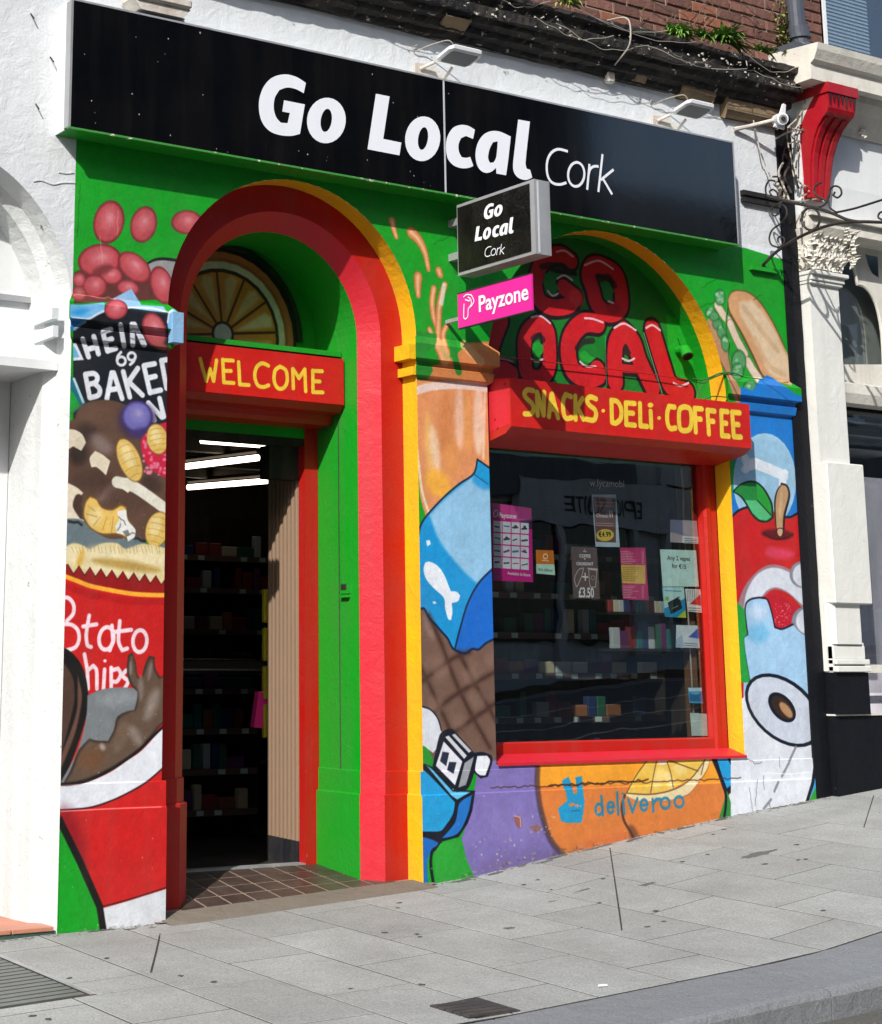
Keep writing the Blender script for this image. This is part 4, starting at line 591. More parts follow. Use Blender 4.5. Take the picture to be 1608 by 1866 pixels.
MB().flat([[(WX-WR*math.cos(math.pi*k/40)*1.01, WZ+WRZ*math.sin(math.pi*k/40)*1.01) for k in range(41)]+[(WX+WR, 2.15), (WX-WR, 2.15)]], lambda a, b: (a, .22, b)).build('lettered_tympanum', m_tymp, shop, uv=lambda p: t.uv((p[0], p[2])) if 0 else ((p[0]-6.05)/2.05, (p[2]-2.35)/1.25))
# plinth and the mouldings (imposts) of the pilasters carry the mural too
for xa, xb in ((3.62, DX-DR+.001), (DX+DR-.001, 8.54)):
    MB().grid([[(x, y, z) for y, z in ((0, .456), (-.0056, .452), (-.0056, .342), (-.016, .336), (-.016, -.35))] for x in np.linspace(xa+(.0 if xa < 4 else -.02), xb+(.02 if xb < 5 else 0), 12)]).build('plinth', m_mural, shop, uv=uvw)
def impost(xa, xb, name='pilaster_moulding', za=2.50):
    b = MB(); prof = [(0, za-.012), (-.022, za), (-.030, za+.045), (-.020, za+.052), (-.026, za+.075), (-.056, za+.085), (-.056, za+.165), (0, za+.215)]
    b.grid([[(xa-(-y)*.75, y, z) for y, z in prof]]+[[(x, y, z) for y, z in prof] for x in np.linspace(xa, xb, 5)[1:-1]]+[[(xb+(-y)*.75, y, z) for y, z in prof]])
    for xx, s_ in ((xa, -1), (xb, 1)): b.face([(xx+s_*(-y)*.75, y, z) for y, z in prof][::s_])
    rows = [[(xx, 0, z), (xx+s_*(-y)*.75, y, z)] for y, z in prof for xx, s_ in ((xa, -1),)]
    b.build(name, m_mural, shop, uv=uvw)
impost(3.62, 4.145); impost(5.655, 6.145); impost(7.985, 8.535)
# yellow / red returns of the mouldings inside the door arch (seen beside the right jamb) and the blue block on the left
for za, h, o in ((2.585, .08, .05), (2.50, .045, .028)): MB().box(5.655-o, 5.66, -.01, .125, za, za+h).build('moulding_return', m_yel, shop)
MB().box(4.13, 4.19, -.07, .02, 2.52, 2.67).build('blue_block', paint('pale_blue_paint', S(140, 190, 230), .5, .3, .2, .1), shop)
# ------------------------------------------------------------------ shop window
sw = thing('shop_window', (7.06, .12, .5), 'large shop window in a red painted frame under the snacks shutter box', 'window')
MB().grid([[(x, y, z) for y, z in ((-.012, .470), (-.012, .484), (.12, .522))] for x in (6.14, 7.06, 7.985)]).build('sloping_sill', m_pink, sw)
MB().prism([(.12, .50), (.12, .575), (.135, .582), (.17, .582), (.17, .50)], 'x', 6.14, 7.862).build('bottom_rail', m_red, sw)
MB().prism([(7.862, .12), (7.868, .128), (7.885, .112), (7.915, .112), (7.93, .125), (7.98, .125), (7.98, .17), (7.862, .17)], 'z', .505, 2.5).build('right_stile', m_red, sw)
MB().box(6.14, 6.235, .12, .17, .582, 2.5).build('left_stile', m_red, sw); MB().box(6.235, 7.862, .12, .17, 2.17, 2.5).build('top_rail', m_red, sw)
MB().box(6.235, 7.862, .160, .164, .582, 2.17).build('glass_pane', m_glass, sw)
for dx, m in ((.0, m_bwood),): MB().prism([(7.80, .22), (7.845, .21), (7.85, .27), (7.80, .27)], 'z', .56, 2.2).build('wooden_post', m_bwood, sw)
MB().tube([(7.79+random.uniform(-.006, .006), .205, z) for z in np.linspace(.56, 2.15, 12)], .005, 6).build('window_cable', m_cable, sw); MB().tube([(7.852+random.uniform(-.004, .004), .19, z) for z in np.linspace(.6, 2.15, 12)], .0045, 6).build('window_cable', m_dcable, sw); MB().tube([(7.765+.02*(2-z), .215, z) for z in np.linspace(1.5, 2.15, 8)], .004, 6).build('window_cable', m_dcable, sw)
# ------------------------------------------------------------------ shutter boxes with their painted words
def textface(name, x0, x1, z0, z1, Y, bgc, draw, k=700):
    c = Cv(x0, x1, z0, z1, k, lambda x, y: P(x, y, Y)[[0, 2]], bgc); draw(c); return c
YL = (244, 204, 62); YO = (150, 90, 20)
cW = M(280, 300, 3.7310)
def dl(cv, cm, L, wd):
    for p in L: cv.line(cm(*p), wd+1.6, YO, .8, 0, len(p) > 2)
    for p in L: cv.line(cm(*p), wd, YL, 1, 0, len(p) > 2)
def draw_w(c):
    dl(c, cW, [[(318, 1320), (335, 1390), (358, 1465)], [(358, 1470), (384, 1390)], [(384, 1390), (408, 1470)], [(408, 1470), (428, 1330)], [(470, 1325), (478, 1480)], [(472, 1328), (540, 1332)], [(478, 1402), (526, 1402)], [(480, 1480), (545, 1484)], [(578, 1342), (586, 1492)], [(586, 1494), (648, 1498)], [(780, 1366), (738, 1350), (700, 1378), (688, 1440), (708, 1498), (745, 1512), (782, 1500)], [(860, 1372), (826, 1400), (820, 1470), (846, 1520), (886, 1516), (908, 1470), (900, 1400), (860, 1372)], [(950, 1520), (946, 1390)], [(948, 1388), (988, 1450)], [(988, 1452), (1028, 1392)], [(1028, 1392), (1034, 1540)], [(1082, 1400), (1084, 1545)], [(1084, 1402), (1146, 1404)], [(1084, 1472), (1130, 1474)], [(1084, 1546), (1150, 1548)]], 6.6)
def draw_s(c):
    dl(c, cT, [[(322, 1090), (285, 1085), (266, 1110), (280, 1140), (312, 1170), (325, 1205), (310, 1235), (268, 1238)], [(350, 1245), (345, 1100)], [(347, 1100), (388, 1245)], [(388, 1245), (392, 1100)], [(422, 1255), (438, 1115)], [(442, 1112), (480, 1262)], [(434, 1205), (468, 1208)], [(562, 1128), (530, 1115), (514, 1150), (514, 1220), (530, 1265), (568, 1262)], [(592, 1272), (590, 1125)], [(636, 1140), (600, 1200)], [(604, 1196), (642, 1272)], [(722, 1142), (685, 1130), (665, 1152), (680, 1182), (715, 1212), (722, 1250), (705, 1278), (662, 1272)], [(820, 1152), (824, 1290)], [(820, 1152), (858, 1160), (882, 1205), (880, 1265), (850, 1296), (826, 1292)], [(912, 1170), (915, 1305)], [(912, 1168), (968, 1172)], [(914, 1230), (958, 1234)], [(915, 1305), (970, 1310)], [(1002, 1172), (1005, 1310)], [(1005, 1314), (1048, 1318)], [(1070, 1222), (1074, 1322)], [(1222, 1195), (1188, 1190), (1176, 1230), (1178, 1295), (1196, 1330), (1228, 1328)]], 8.3)
    c.ell((1069, 1182), 18, 16, 0, YL, 1, 0, cT); c.ell((768, 1218), 12, 12, 0, YL, 1, 0, cT); c.ell((1124, 1264), 12, 12, 0, YL, 1, 0, cT)
    q = M(1160, 560, 5.025)
    dl(c, q, [[(440, 910), (400, 930), (390, 1010), (402, 1110), (440, 1130), (492, 1110), (505, 1020), (490, 930), (440, 910)], [(535, 930), (545, 1140)], [(535, 925), (600, 930)], [(542, 1020), (590, 1024)], [(652, 948), (665, 1158)], [(652, 942), (716, 950)], [(660, 1040), (706, 1044)], [(778, 955), (785, 1172)], [(778, 950), (836, 956)], [(782, 1058), (824, 1062)], [(786, 1175), (846, 1180)], [(878, 962), (892, 1180)], [(878, 960), (946, 966)], [(886, 1070), (936, 1074)], [(894, 1184), (958, 1188)]], 8.3)
c1 = textface('w', 4.39, 5.415, 2.36, 2.61, .328, (208, 30, 24), draw_w); c2 = textface('s', 6.168, 7.990, 2.245, 2.508, -.167, (206, 30, 24), draw_s)
bw = thing('shutter_box', (4.9, .33, 2.3), 'red shutter box over the doorway painted WELCOME in yellow', 'shutter box')
MB().prism([(.60, 2.625), (.33, 2.612), (.33, 2.358), (.365, 2.322), (.44, 2.312), (.45, 2.285), (.47, 2.262), (.60, 2.255)], 'x', 4.386, 5.416).build('casing', m_red, bw)
MB().grid([[(4.39, .328, 2.36), (5.415, .328, 2.36)], [(4.39, .328, 2.61), (5.415, .328, 2.61)]]).build('painted_face', paint('welcome_face', (0, 0, 0, 1), .4, .15, .08, img=c1.image('welcome')), bw, uv=lambda p: c1.uv((p[0], p[2])))
MB().box(4.386, 5.42, .36, .60, 2.628, 2.655).build('top_ledge', m_green, bw)
bs = thing('shutter_box', (7.08, -.16, 2.2), 'red shutter box over the window painted SNACKS DELi COFFEE', 'shutter box')
MB().prism([(.118, 2.535), (-.05, 2.518), (-.165, 2.508), (-.165, 2.247), (-.112, 2.212), (.118, 2.165)], 'x', 6.166, 7.992).build('casing', m_red, bs)
MB().grid([[(6.168, -.167, 2.245), (7.990, -.167, 2.245)], [(6.168, -.167, 2.508), (7.990, -.167, 2.508)]]).build('painted_face', paint('snacks_face', (0, 0, 0, 1), .4, .15, .08, img=c2.image('snacks')), bs, uv=lambda p: c2.uv((p[0], p[2])))
MB().grid([[(6.1655, -.155, 2.26), (6.1655, .11, 2.22)], [(6.1655, -.155, 2.50), (6.1655, .11, 2.52)]]).build('end_cap', m_pink, bs)
for y, z in ((-.12, 2.48), (-.03, 2.30), (-.05, 2.25)): MB().tube([(6.1655, y, z), (6.160, y, z)], .006, 8).build('bolt', m_red, bs)
# ------------------------------------------------------------------ doorway
dw = thing('doorway', (4.9, .62, -.05), 'open doorway with red frame and tan folding shutter pushed to the right', 'door')
MB().box(5.338, 5.425, .600, .66, -.09, 2.26).build('door_post', m_dred, dw); MB().box(4.375, 4.455, .600, .66, -.12, 2.26).build('door_post', m_dred, dw); MB().box(4.455, 5.338, .61, .70, 2.16, 2.26).build('door_head', m_dark, dw)
MB().box(4.455, 5.338, .605, .609, 2.215, 2.23).build('head_trim', m_alu, dw)
n = 8; y0, y1 = .672, .985
for i in range(n):
    a = y0+(y1-y0)*i/n; b_ = y0+(y1-y0)*(i+1)/n; m_ = (a+b_)/2; r = (b_-a)/2-.0045; rows = []
    for z in (.075, 2.15): rows.append([(5.348, a+.001, z)]+[(5.348-.013*math.sin(math.pi*t/6), m_-r*math.cos(math.pi*t/6), z) for t in range(7)]+[(5.348, b_-.001, z)])
    MB().grid(rows).build('shutter_slat', m_slat, dw)
MB().box(5.349, 5.36, y0, y1, .07, 2.16).build('shutter_backing', m_slatd, dw); MB().prism([(y0, -.05), (y1, -.05), (y1, .085), (y0, .075)], 'x', 5.335, 5.348).build('rubber_skirt', m_rub, dw)
MB().box(5.15, 5.338, .66, .76, 1.98, 2.16).build('shutter_guide', m_dark, dw)
MB().box(4.455, 5.338, .60, .68, -.075, -.03).build('threshold', m_alu, dw)
MB().flat([[(DX+.53*math.cos(math.pi*k/30), DZ+.53*math.sin(math.pi*k/30)) for k in range(31)]+[(DX-.53, 2.2), (DX+.53, 2.2)]], lambda a, b: (a, .602, b)).build('fanlight_surround', m_green, dw)
MB().flat([[(OC[0]+.475*math.cos(2*math.pi*k/48), OC[1]+.475*math.sin(2*math.pi*k/48)) for k in range(48)]], lambda a, b: (a, .598, b)).build('citrus_fanlight', m_cit, dw, uv=lambda p: s_.uv((p[0]-OC[0]+OC[0], p[2])))
for r0, r1, y in ((.475, .50, .590),):
    rows = [[(OC[0]+r*math.cos(math.pi*k/30), yy, OC[1]+r*math.sin(math.pi*k/30)) for r, yy in ((.475, .598), (.478, .58), (.505, .58), (.512, .60))] for k in range(31)]; MB().grid(rows).build('fanlight_ring', paint('dark_ring', S(16, 40, 20), .5, .2, .2), dw)
def ftz(x, y): return (zb(x)+.012)*(1-max(0, y)/.6)+(-.035)*(max(0, y)/.6)+.03*min(0, y)
fl = MB().grid([[(x, y, ftz(x, y)-.003) for y in (-.05, .0, .3, .62)] for x in np.linspace(4.10, 5.70, 33)]).build('entrance_floor', paint('tile_grout', S(158, 138, 124), .9, .3, .4), None, kind='structure')
MB().grid([[(x, y, (gz(x, y)+dz if y < -.05 else ftz(x, y)+.002)) for y, dz in ((-.115, -.012), (-.11, .004), (-.02, 0), (.075, 0))] for x in np.linspace(4.14, 5.66, 10)]).build('front_strip', m_conc, fl)
for i in range(9):
    for j in range(4):
        xa = 4.30+.139*i; ya = .08+.13*j
        if xa+.139 > 5.56: continue
        if xa < 4.30+.03 and ya > .2: pass
        slab(xa, xa+.136, ya, ya+.127, fl, 'floor_tile', m_tile, .0055, ftz, .012)
# ------------------------------------------------------------------ fascia sign
fs = thing('fascia_sign', (5.75, -.15, 3.47), 'long black fascia sign lettered Go Local Cork across the shop', 'shop sign')
FX0, FX1, FZ0, FZ1 = 3.503, 7.995, 3.477, 4.132
MB().box(FX0+.012, 5.757, -.150, -.14, FZ0+.010, FZ1-.010).build('black_panel', m_sign, fs); MB().box(5.765, FX1-.008, -.150, -.14, FZ0+.010, FZ1-.010).build('black_panel', m_sign, fs); MB().box(5.756, 5.766, -.152, -.14, FZ0+.010, FZ1-.010).build('panel_seam', m_seam, fs)
for z0_, z1_ in ((FZ0, FZ0+.010), (FZ1-.010, FZ1)): MB().box(FX0, FX1, -.153, -.135, z0_, z1_).build('edge_trim', m_alu if z0_ > 3.6 else paint('scuffed_green_trim', S(60, 150, 60), .5, .3, .2, .55, S(225, 222, 205)), fs)
MB().box(FX0, FX0+.012, -.153, -.10, FZ0+.010, FZ1-.010).build('edge_trim', m_alu, fs); MB().box(FX1-.008, FX1, -.153, -.10, FZ0+.01, FZ1-.01).build('edge_trim', m_alu, fs)
MB().box(FX0+.003, FX0+.010, -.10, -.001, FZ0+.004, FZ1).build('end_board', m_white2, fs); MB().box(FX1-.008, FX1-.002, -.10, -.001, FZ0+.004, FZ1).build('end_board', m_white2, fs); MB().box(FX0+.01, FX1-.01, -.134, -.001, FZ0+.002, FZ0+.012).build('underside_board', m_green, fs); MB().box(FX0+.01, FX1-.01, -.134, -.001, FZ1-.012, FZ1-.002).build('top_board', m_white2, fs)
b = MB(); gs = random.Random(31)
for px, py in [(173, 205), (167, 183), (174, 224), (241, 171), (254, 208), (311, 246), (395, 271), (415, 277), (307, 70), (365, 59), (512, 84), (288, 112), (545, 275), (561, 281), (597, 286), (670, 291), (748, 312), (755, 320), (773, 332), (785, 338), (679, 135), (717, 187), (818, 170), (1180, 300), (900, 300)]+[(gs.uniform(140, 1300), gs.uniform(60, 400)) for _ in range(12)]:
    p = P(px, py, -.1508); r = gs.uniform(.0015, .006)
    if FZ0+.02 < p[2] < FZ1-.02: b.face([(p[0]-r, -.1508, p[2]), (p[0], -.1508, p[2]-r*gs.uniform(.4, 1.5)), (p[0]+r*gs.uniform(.3, 1), -.1508, p[2]), (p[0], -.1508, p[2]+r)])
b.build('scuff_marks', m_alu, fs, kind='stuff')
L1, L2 = cL1, cL2
LET = [('G', [L1((525, 182), (445, 132), (350, 112), (250, 140), (182, 212), (147, 310), (144, 410), (168, 500), (222, 568), (300, 604), (400, 614), (477, 597), (517, 357), (347, 323), (333, 415), (395, 427), (376, 510), (322, 506), (284, 462), (264, 390), (272, 305), (310, 240), (372, 220), (442, 232), (508, 266))]),
 ('o', [L1(*ellp(692, 488, 158, 186, 6)), L1(*ellp(691, 487, 45, 95, 8))]), ('L', [L1((1095, 270), (1207, 292), (1155, 638), (1303, 668), (1287, 772), (1027, 722))]), ('o', [L1(*ellp(1476, 637, 143, 183, 6)), L1(*ellp(1479, 635, 40, 93, 8))]),
 ('c', [L2((383, 162), (330, 130), (268, 122), (205, 146), (160, 215), (147, 300), (160, 390), (205, 448), (270, 474), (330, 472), (370, 456), (345, 382), (310, 390), (275, 384), (253, 340), (250, 280), (270, 230), (310, 212), (368, 236))]),
 ('a', [L2((675, 217), (590, 178), (520, 172), (455, 200), (408, 265), (388, 350), (395, 430), (425, 488), (470, 512), (515, 504), (555, 472), (558, 518), (637, 532), (655, 400)), L2((568, 255), (530, 264), (502, 320), (490, 390), (505, 430), (535, 428), (555, 390), (565, 310))]),
 ('l', [L2((735, 78), (831, 95), (795, 430), (805, 478), (832, 487), (850, 550), (800, 570), (740, 555), (702, 510), (693, 450), (705, 330))])]
def smooth_letter(lp): return lp if len(lp) in (28, 6) else catmull(lp, True, 4, 40)
LETW = []
for nm, lps in LET:
    L = [[tuple(P(x, y, -.152)[[0, 2]]) for x, y in smooth_letter(lp)] for lp in lps]; LETW.append(L)
    b = MB(); b.flat(L, lambda a, c: (a, -.1525, c)); b.build('letter', m_vinyl, fs)
def strip(b, pts, w_, mk):
    pts = [np.array(p) for p in pts]; rows = []
    for i, p in enumerate(pts):
        d = pts[min(i+1, len(pts)-1)]-pts[max(i-1, 0)]; d = d/(np.linalg.norm(d)+1e-9); n_ = np.array([-d[1], d[0]])*w_/2; rows.append([mk(*(p+n_)), mk(*(p-n_))])
    b.grid(rows)
CORK = [('C', [[(1140, 338), (1060, 320), (1000, 355), (970, 430), (974, 530), (1010, 590), (1070, 607), (1128, 592)]]), ('o', [ellp(1208, 525, 66, 98, 4)+[ellp(1208, 525, 66, 98, 4)[0]]]), ('r', [[(1316, 440), (1297, 650)], [(1308, 530), (1320, 485), (1350, 460), (1390, 460)]]), ('k', [[(1422, 360), (1388, 668)], [(1512, 485), (1408, 570)], [(1425, 560), (1500, 688)]])]
CW = []
for nm, ss in CORK:
    b = MB(); gl = []
    for i, q in enumerate(ss): q = catmull(L2(*q), False, 5, 60) if len(q) > 2 else L2(*q); q = [tuple(P(x, y, -.152)[[0, 2]]) for x, y in q]; gl.append(q); strip(b, q, .0155, lambda a, c, k=i: (a, -.1525-.0003*k, c))
    CW.append(gl); b.build('letter', m_vinyl, fs)
# ------------------------------------------------------------------ projecting signs (their faces look left, down the street)
SX = 5.86
ps = thing('projecting_sign', (SX+.05, -.44, 3.04), 'projecting black box sign in aluminium frame lettered Go Local Cork', 'hanging sign')
MB().box(SX, SX+.105, -.755, -.118, 3.043, 3.437).build('sign_case', m_alu, ps); m_film = paint('peeling_black_film', S(10, 10, 12), .28, .6, .12, .10, S(70, 68, 64), spec=.2); MB().box(SX-.004, SX+.001, -.722, -.128, 3.062, 3.420).build('black_face', m_film, ps); MB().box(SX+.104, SX+.109, -.735, -.128, 3.055, 3.425).build('black_face', m_film, ps)
for dy in (-.758,): MB().box(SX+.02, SX+.03, dy, -.755, 3.05, 3.43).build('end_groove', m_seam, ps)
MB().box(SX+.03, SX+.07, -.15, .0, 3.15, 3.19).build('mounting_arm', m_alu, ps); MB().box(SX+.03, SX+.07, -.15, .0, 3.34, 3.38).build('mounting_arm', m_alu, ps)
def sp(px, py): q = PX(px, py, SX); return np.array([q[1], q[2]])
def fit(src, dst): # affine from 3 points
    A = np.array([[*p, 1] for p in src]); return np.linalg.solve(A, np.array(dst))
def place(idx, lo, k, src, dst, Xp=SX-.0065):
    Mx = fit(src, dst)
    for j in idx:
        L = [[tuple(np.array([a, c, 1])@Mx) for a, c in lp] for lp in LETW[j]]; MB().flat(L, lambda a, c: (Xp, a, c)).build('letter', m_vinyl, ps)
def bb(idx): q = np.array([p for j in idx for lp in LETW[j] for p in lp]); return q[:, 0].min(), q[:, 0].max(), q[:, 1].min(), q[:, 1].max()
a0, a1, b0, b1 = bb([0, 1]); place([0, 1], 0, 0, [(a0, b0), (a1, b0), (a0, b1)], [sp(884, 401), sp(918, 392), sp(884, 374)]); a0, a1, b0, b1 = bb([2, 3, 4, 5, 6]); place([2, 3, 4, 5, 6], 0, 0, [(a0, b0), (a1, b0), (a0, b1)], [sp(867, 441), sp(938, 425), sp(867, 412)])
q = np.array([p for g_ in CW for s__ in g_ for p in s__]); a0, a1, b0, b1 = q[:, 0].min(), q[:, 0].max(), q[:, 1].min(), q[:, 1].max(); Mx = fit([(a0, b0), (a1, b0), (a0, b1)], [sp(886, 468), sp(922, 463), sp(886, 449)])
for g_ in CW:
    b = MB()
    for i, s__ in enumerate(g_): strip(b, [np.array([*p, 1])@Mx for p in s__], .0048, lambda a, c, k=i: (SX-.0065-.0003*k, a, c))
    b.build('letter', m_vinyl, ps)
_tc = {}
def text_mesh(txt, off=0.):
    cu = bpy.data.curves.new('t', 'FONT'); cu.body = txt; cu.size = 1; cu.offset = off; cu.resolution_u = 3; o = bpy.data.objects.new('t', cu); COL.objects.link(o); bpy.context.view_layer.update()
    me = o.to_mesh(); v = [tuple(q.co) for q in me.vertices]; f = [tuple(p.vertices) for p in me.polygons]; o.to_mesh_clear(); bpy.data.objects.remove(o); bpy.data.curves.remove(cu); return v, f
def text(parent, txt, org, ux, uz, wdt, mat, name='lettering', off=0., h=None):
    """txt laid on a plane: org = baseline left, ux = reading direction, uz = up, wdt = width, h = x height scale"""
    v, f = text_mesh(txt, off); x0 = min(p[0] for p in v); x1 = max(p[0] for p in v); k = wdt/(x1-x0); kz = k if h is None else h/max(p[1] for p in v); b = MB(); org = np.array(org, float); ux = np.array(ux, float); uz = np.array(uz, float)
    b.v = [tuple(org+ux*(p[0]-x0)*k+uz*p[1]*kz) for p in v]; b.f = f; return b.build(name, mat, parent)
pz = thing('payzone_sign', (SX, -.41, 2.75), 'bright pink projecting Payzone sign below the black box sign', 'hanging sign')
pz.name = 'pink_sign'; WL[pz.name] = Vector((SX, -.41, 2.75))
m_mag = paint('magenta_print', S(232, 44, 158), .35, .03, .05)
MB().box(SX, SX+.012, -.712, -.110, 2.757, 2.944).build('panel', m_mag, pz); MB().box(SX-.002, SX+.014, -.712, -.110, 2.944, 2.950).build('edge_trim', m_dark, pz); MB().box(SX-.002, SX+.014, -.712, -.110, 2.751, 2.757).build('edge_trim', m_dark, pz); MB().box(SX, SX+.012, -.11, .0, 2.80, 2.82).build('mounting_arm', m_alu, pz)
o_ = sp(874, 571); text(pz, 'Payzone', (SX-.003, o_[0], o_[1]+.008), (0, -1, 0), (0, 0, 1), .40, m_vinyl, off=.02)
cP = M(600, 280, 4.02)
for q_ in (((988, 1050), (1010, 1032), (1045, 1035), (1064, 1075), (1050, 1110), (1024, 1140), (1020, 1190), (1004, 1212), (990, 1200), (992, 1098)), ((1000, 1068), (1030, 1080), (1040, 1062), (1020, 1050)), ((1040, 1062), (1046, 1100), (1020, 1138))):
    b = MB(); strip(b, [sp(*p) for p in catmull(cP(*q_), False, 4)], .0065, lambda a, c: (SX-.003, a, c)); b.build('logo_line', m_vinyl, pz)
# ------------------------------------------------------------------ white building on the left, upper white wall
lb = thing('white_building', (2.6, 0, -.2), 'white painted building left of the shop with arched doorway', 'building')
LX, LR, LZ = 2.865, .755, 2.62
MB().flat([[(-3, -.6)]+arch(LX, LR, LR, LZ, -.45)+[(3.62, -.45), (3.62, 6.2), (-3, 6.2)]], lambda a, b: (a, 0, b)).build('front_wall', m_white, lb)
uw = MB().flat([[(3.62, 3.55), (8.54, 3.55), (8.54, 4.52), (3.62, 4.52)]], lambda a, b: (a, 0.0, b)).build('upper_white_wall', m_white, shop)
def lring(name, prof, mat):
    rows = [[(LX-(LR-a), y, -.4) for a, y in prof]]+[[(LX-(LR-a)*math.cos(math.pi*k/32), y, LZ+(LR-a)*math.sin(math.pi*k/32)) for a, y in prof] for k in range(33)]+[[(LX+(LR-a), y, -.4) for a, y in prof]]
    MB().grid(rows).build(name, mat, lb)
lring('arch_splay', [(0, 0), (.02, .12), (.07, .16), (.075, .22), (.085, .30)], m_base); lring('door_jamb', [(.085, .30), (.0865, .54)], m_base)
MB().box(2.2, 3.56, .30, .34, 2.72, 3.36).build('arch_panel', m_white2, lb); MB().box(2.2, 3.56, .30, .34, 2.40, 2.71).build('arch_panel', m_white2, lb)
MB().box(2.2, 3.56, .275, .30, 2.705, 2.735).build('panel_rail', m_alu, lb); MB().prism([(.10, 2.40), (.30, 2.40), (.52, 2.37), (.52, 2.34), (.10, 2.355)], 'x', 2.0, 3.60).build('door_hood', m_white2, lb)
MB().grid([[(3.535, .54, -.3), (3.535, .54, 2.4)], [(2.2, .54, -.3), (2.2, .54, 2.4)]]).build('back_board', m_cream2, lb)
dr = MB().box(2.75, 3.46, .500, .53, -.14, 2.33).build('white_door', m_white2, lb)
MB().box(3.475, 3.53, .485, .54, -.16, 2.36).build('door_frame', m_white2, lb); MB().box(2.6, 3.475, .485, .54, 2.28, 2.36).build('door_frame', m_white2, lb)
m_dpan = paint('grey_white_panel', S(214, 220, 222), .3, .05, .1)
for z0_, z1_ in ((.0, .55), (.62, 1.9), (1.97, 2.22)): MB().box(2.9, 3.40, .488, .502, z0_, z1_).build('door_panel', m_dpan, dr)
MB().box(3.405, 3.409, .486, .489, -.05, 2.25).build('panel_bead', m_pip, dr); MB().box(3.466, 3.470, .483, .486, -.05, 2.3).build('panel_bead', m_pip, dr); MB().box(2.9, 3.46, .486, .489, 1.93, 1.94).build('panel_bead', m_pip, dr); MB().box(3.44, 3.462, .47, .50, .95, 1.15).build('door_handle', m_alu, dr)
for z0_, o in ((2.585, .02), (2.50, .012)): MB().box(3.545-o, 3.56, .02, .24, z0_, z0_+.055).build('impost_block', m_white, lb)
st = MB().box(1.5, 3.60, -.005, .54, -.40, -.170).build('tiled_step', m_teal, lb)
for i in range(12):
    for j in range(4):
        xa = 3.40-.205*i-.0; ya = -.012+.14*j; MB().box(xa, xa+.198, ya, ya+.135, -.172, -.152, .003).build('terracotta_tile', m_terra, st)
for x_, z_ in ((3.36, 4.05), (3.47, 3.85), (3.15, 3.72), (3.40, 3.6)): MB().tube([(x_, 0, z_+.02), (x_+.004, -.03, z_-.012)], .004, 6).build('rusty_nail', m_iron, lb)
# cracks in the plaster as thin raised flakes
for pts in ([(3.62, 3.26), (3.55, 3.25), (3.50, 3.235), (3.44, 3.245), (3.40, 3.235)], [(3.61, 3.31), (3.57, 3.30), (3.53, 3.30)]): MB().tube([(a, -.001, b) for a, b in catmull(pts, False, 4)], .004, 5).build('plaster_crack', m_base, lb)
# ------------------------------------------------------------------ cornice, corbel blocks, brickwork above
cn = thing('cornice', (6.0, -.1, 4.45), 'peeling black cornice running above the fascia under the bricks', 'cornice')
prof = [(0, 4.425), (-.035, 4.428), (-.045, 4.455), (-.085, 4.465), (-.095, 4.50), (-.135, 4.515), (-.150, 4.545), (-.172, 4.55), (-.175, 4.60), (-.155, 4.615), (-.165, 4.65), (-.195, 4.665), (-.198, 4.695), (-.17, 4.71), (-.06, 4.725), (.06, 4.74)]
rows = []; rr = random.Random(11); xs_ = np.arange(1.5, 8.63, .035)
ph = [rr.uniform(0, 6) for _ in range(8)]
for x in xs_:
    rows.append([(x, y+(.004*math.sin(6*x+ph[i % 8])+rr.uniform(-.007, .007))*(i > 0), z+.005*math.sin(5*x+ph[(i+3) % 8])+rr.uniform(-.0035, .0035)) for i, (y, z) in enumerate(prof)])
b = MB().grid(rows); b.face(rows[-1][::-1]); b.build('moulding', m_corn, cn)
for i, (xa, xb, z0_, z1_, y) in enumerate(((5.80, 5.97, 4.46, 4.52, -.14), (7.68, 7.94, 4.39, 4.49, -.075), (8.06, 8.53, 4.335, 4.455, -.065), (7.30, 7.38, 4.43, 4.49, -.08))):
    o = MB().prism([(0, z0_+.01), (y*.5, z0_), (y, z0_+.05), (y, z1_), (0, z1_)], 'x', xa, xb).build('weathered_block', m_bare, cn); bevel(o, .008)
for i in range(90):
    x = rr.choice((rr.uniform(4.5, 8.5), rr.gauss(6.6, .35), rr.gauss(8.0, .25))); w_ = rr.uniform(.003, .015); z = 4.545+rr.uniform(-.01, .10); y = -.178-rr.uniform(0, .02); MB().face([(x, y, z), (x+w_, y-rr.uniform(0, .012), z+rr.uniform(-.01, .01)), (x+w_*.8, y-.004, z+w_*.7), (x+.2*w_, y, z+w_*.6)]).build('paint_flake', m_cable, cn)
bwall = thing('brick_wall', (7.0, .03, 4.7), 'old red brick upper wall above the black cornice', 'brick wall')
m_mort = paint('old_mortar', S(196, 178, 160), .9, .5, .5); m_br = paint('red_brick', S(128, 88, 77), .85, .6, .45, .3, S(170, 140, 124), rnd=.25, scale=1.6, dirtcol=(.05, .035, .03, 1)); m_br2 = paint('orange_brick', S(152, 96, 72), .85, .6, .25, .1, S(210, 150, 110), rnd=.12)
MB().grid([[(x, .045, z) for z in (4.6, 6.2)] for x in (-3, 9.1)]).build('mortar', m_mort, bwall)
bm = []
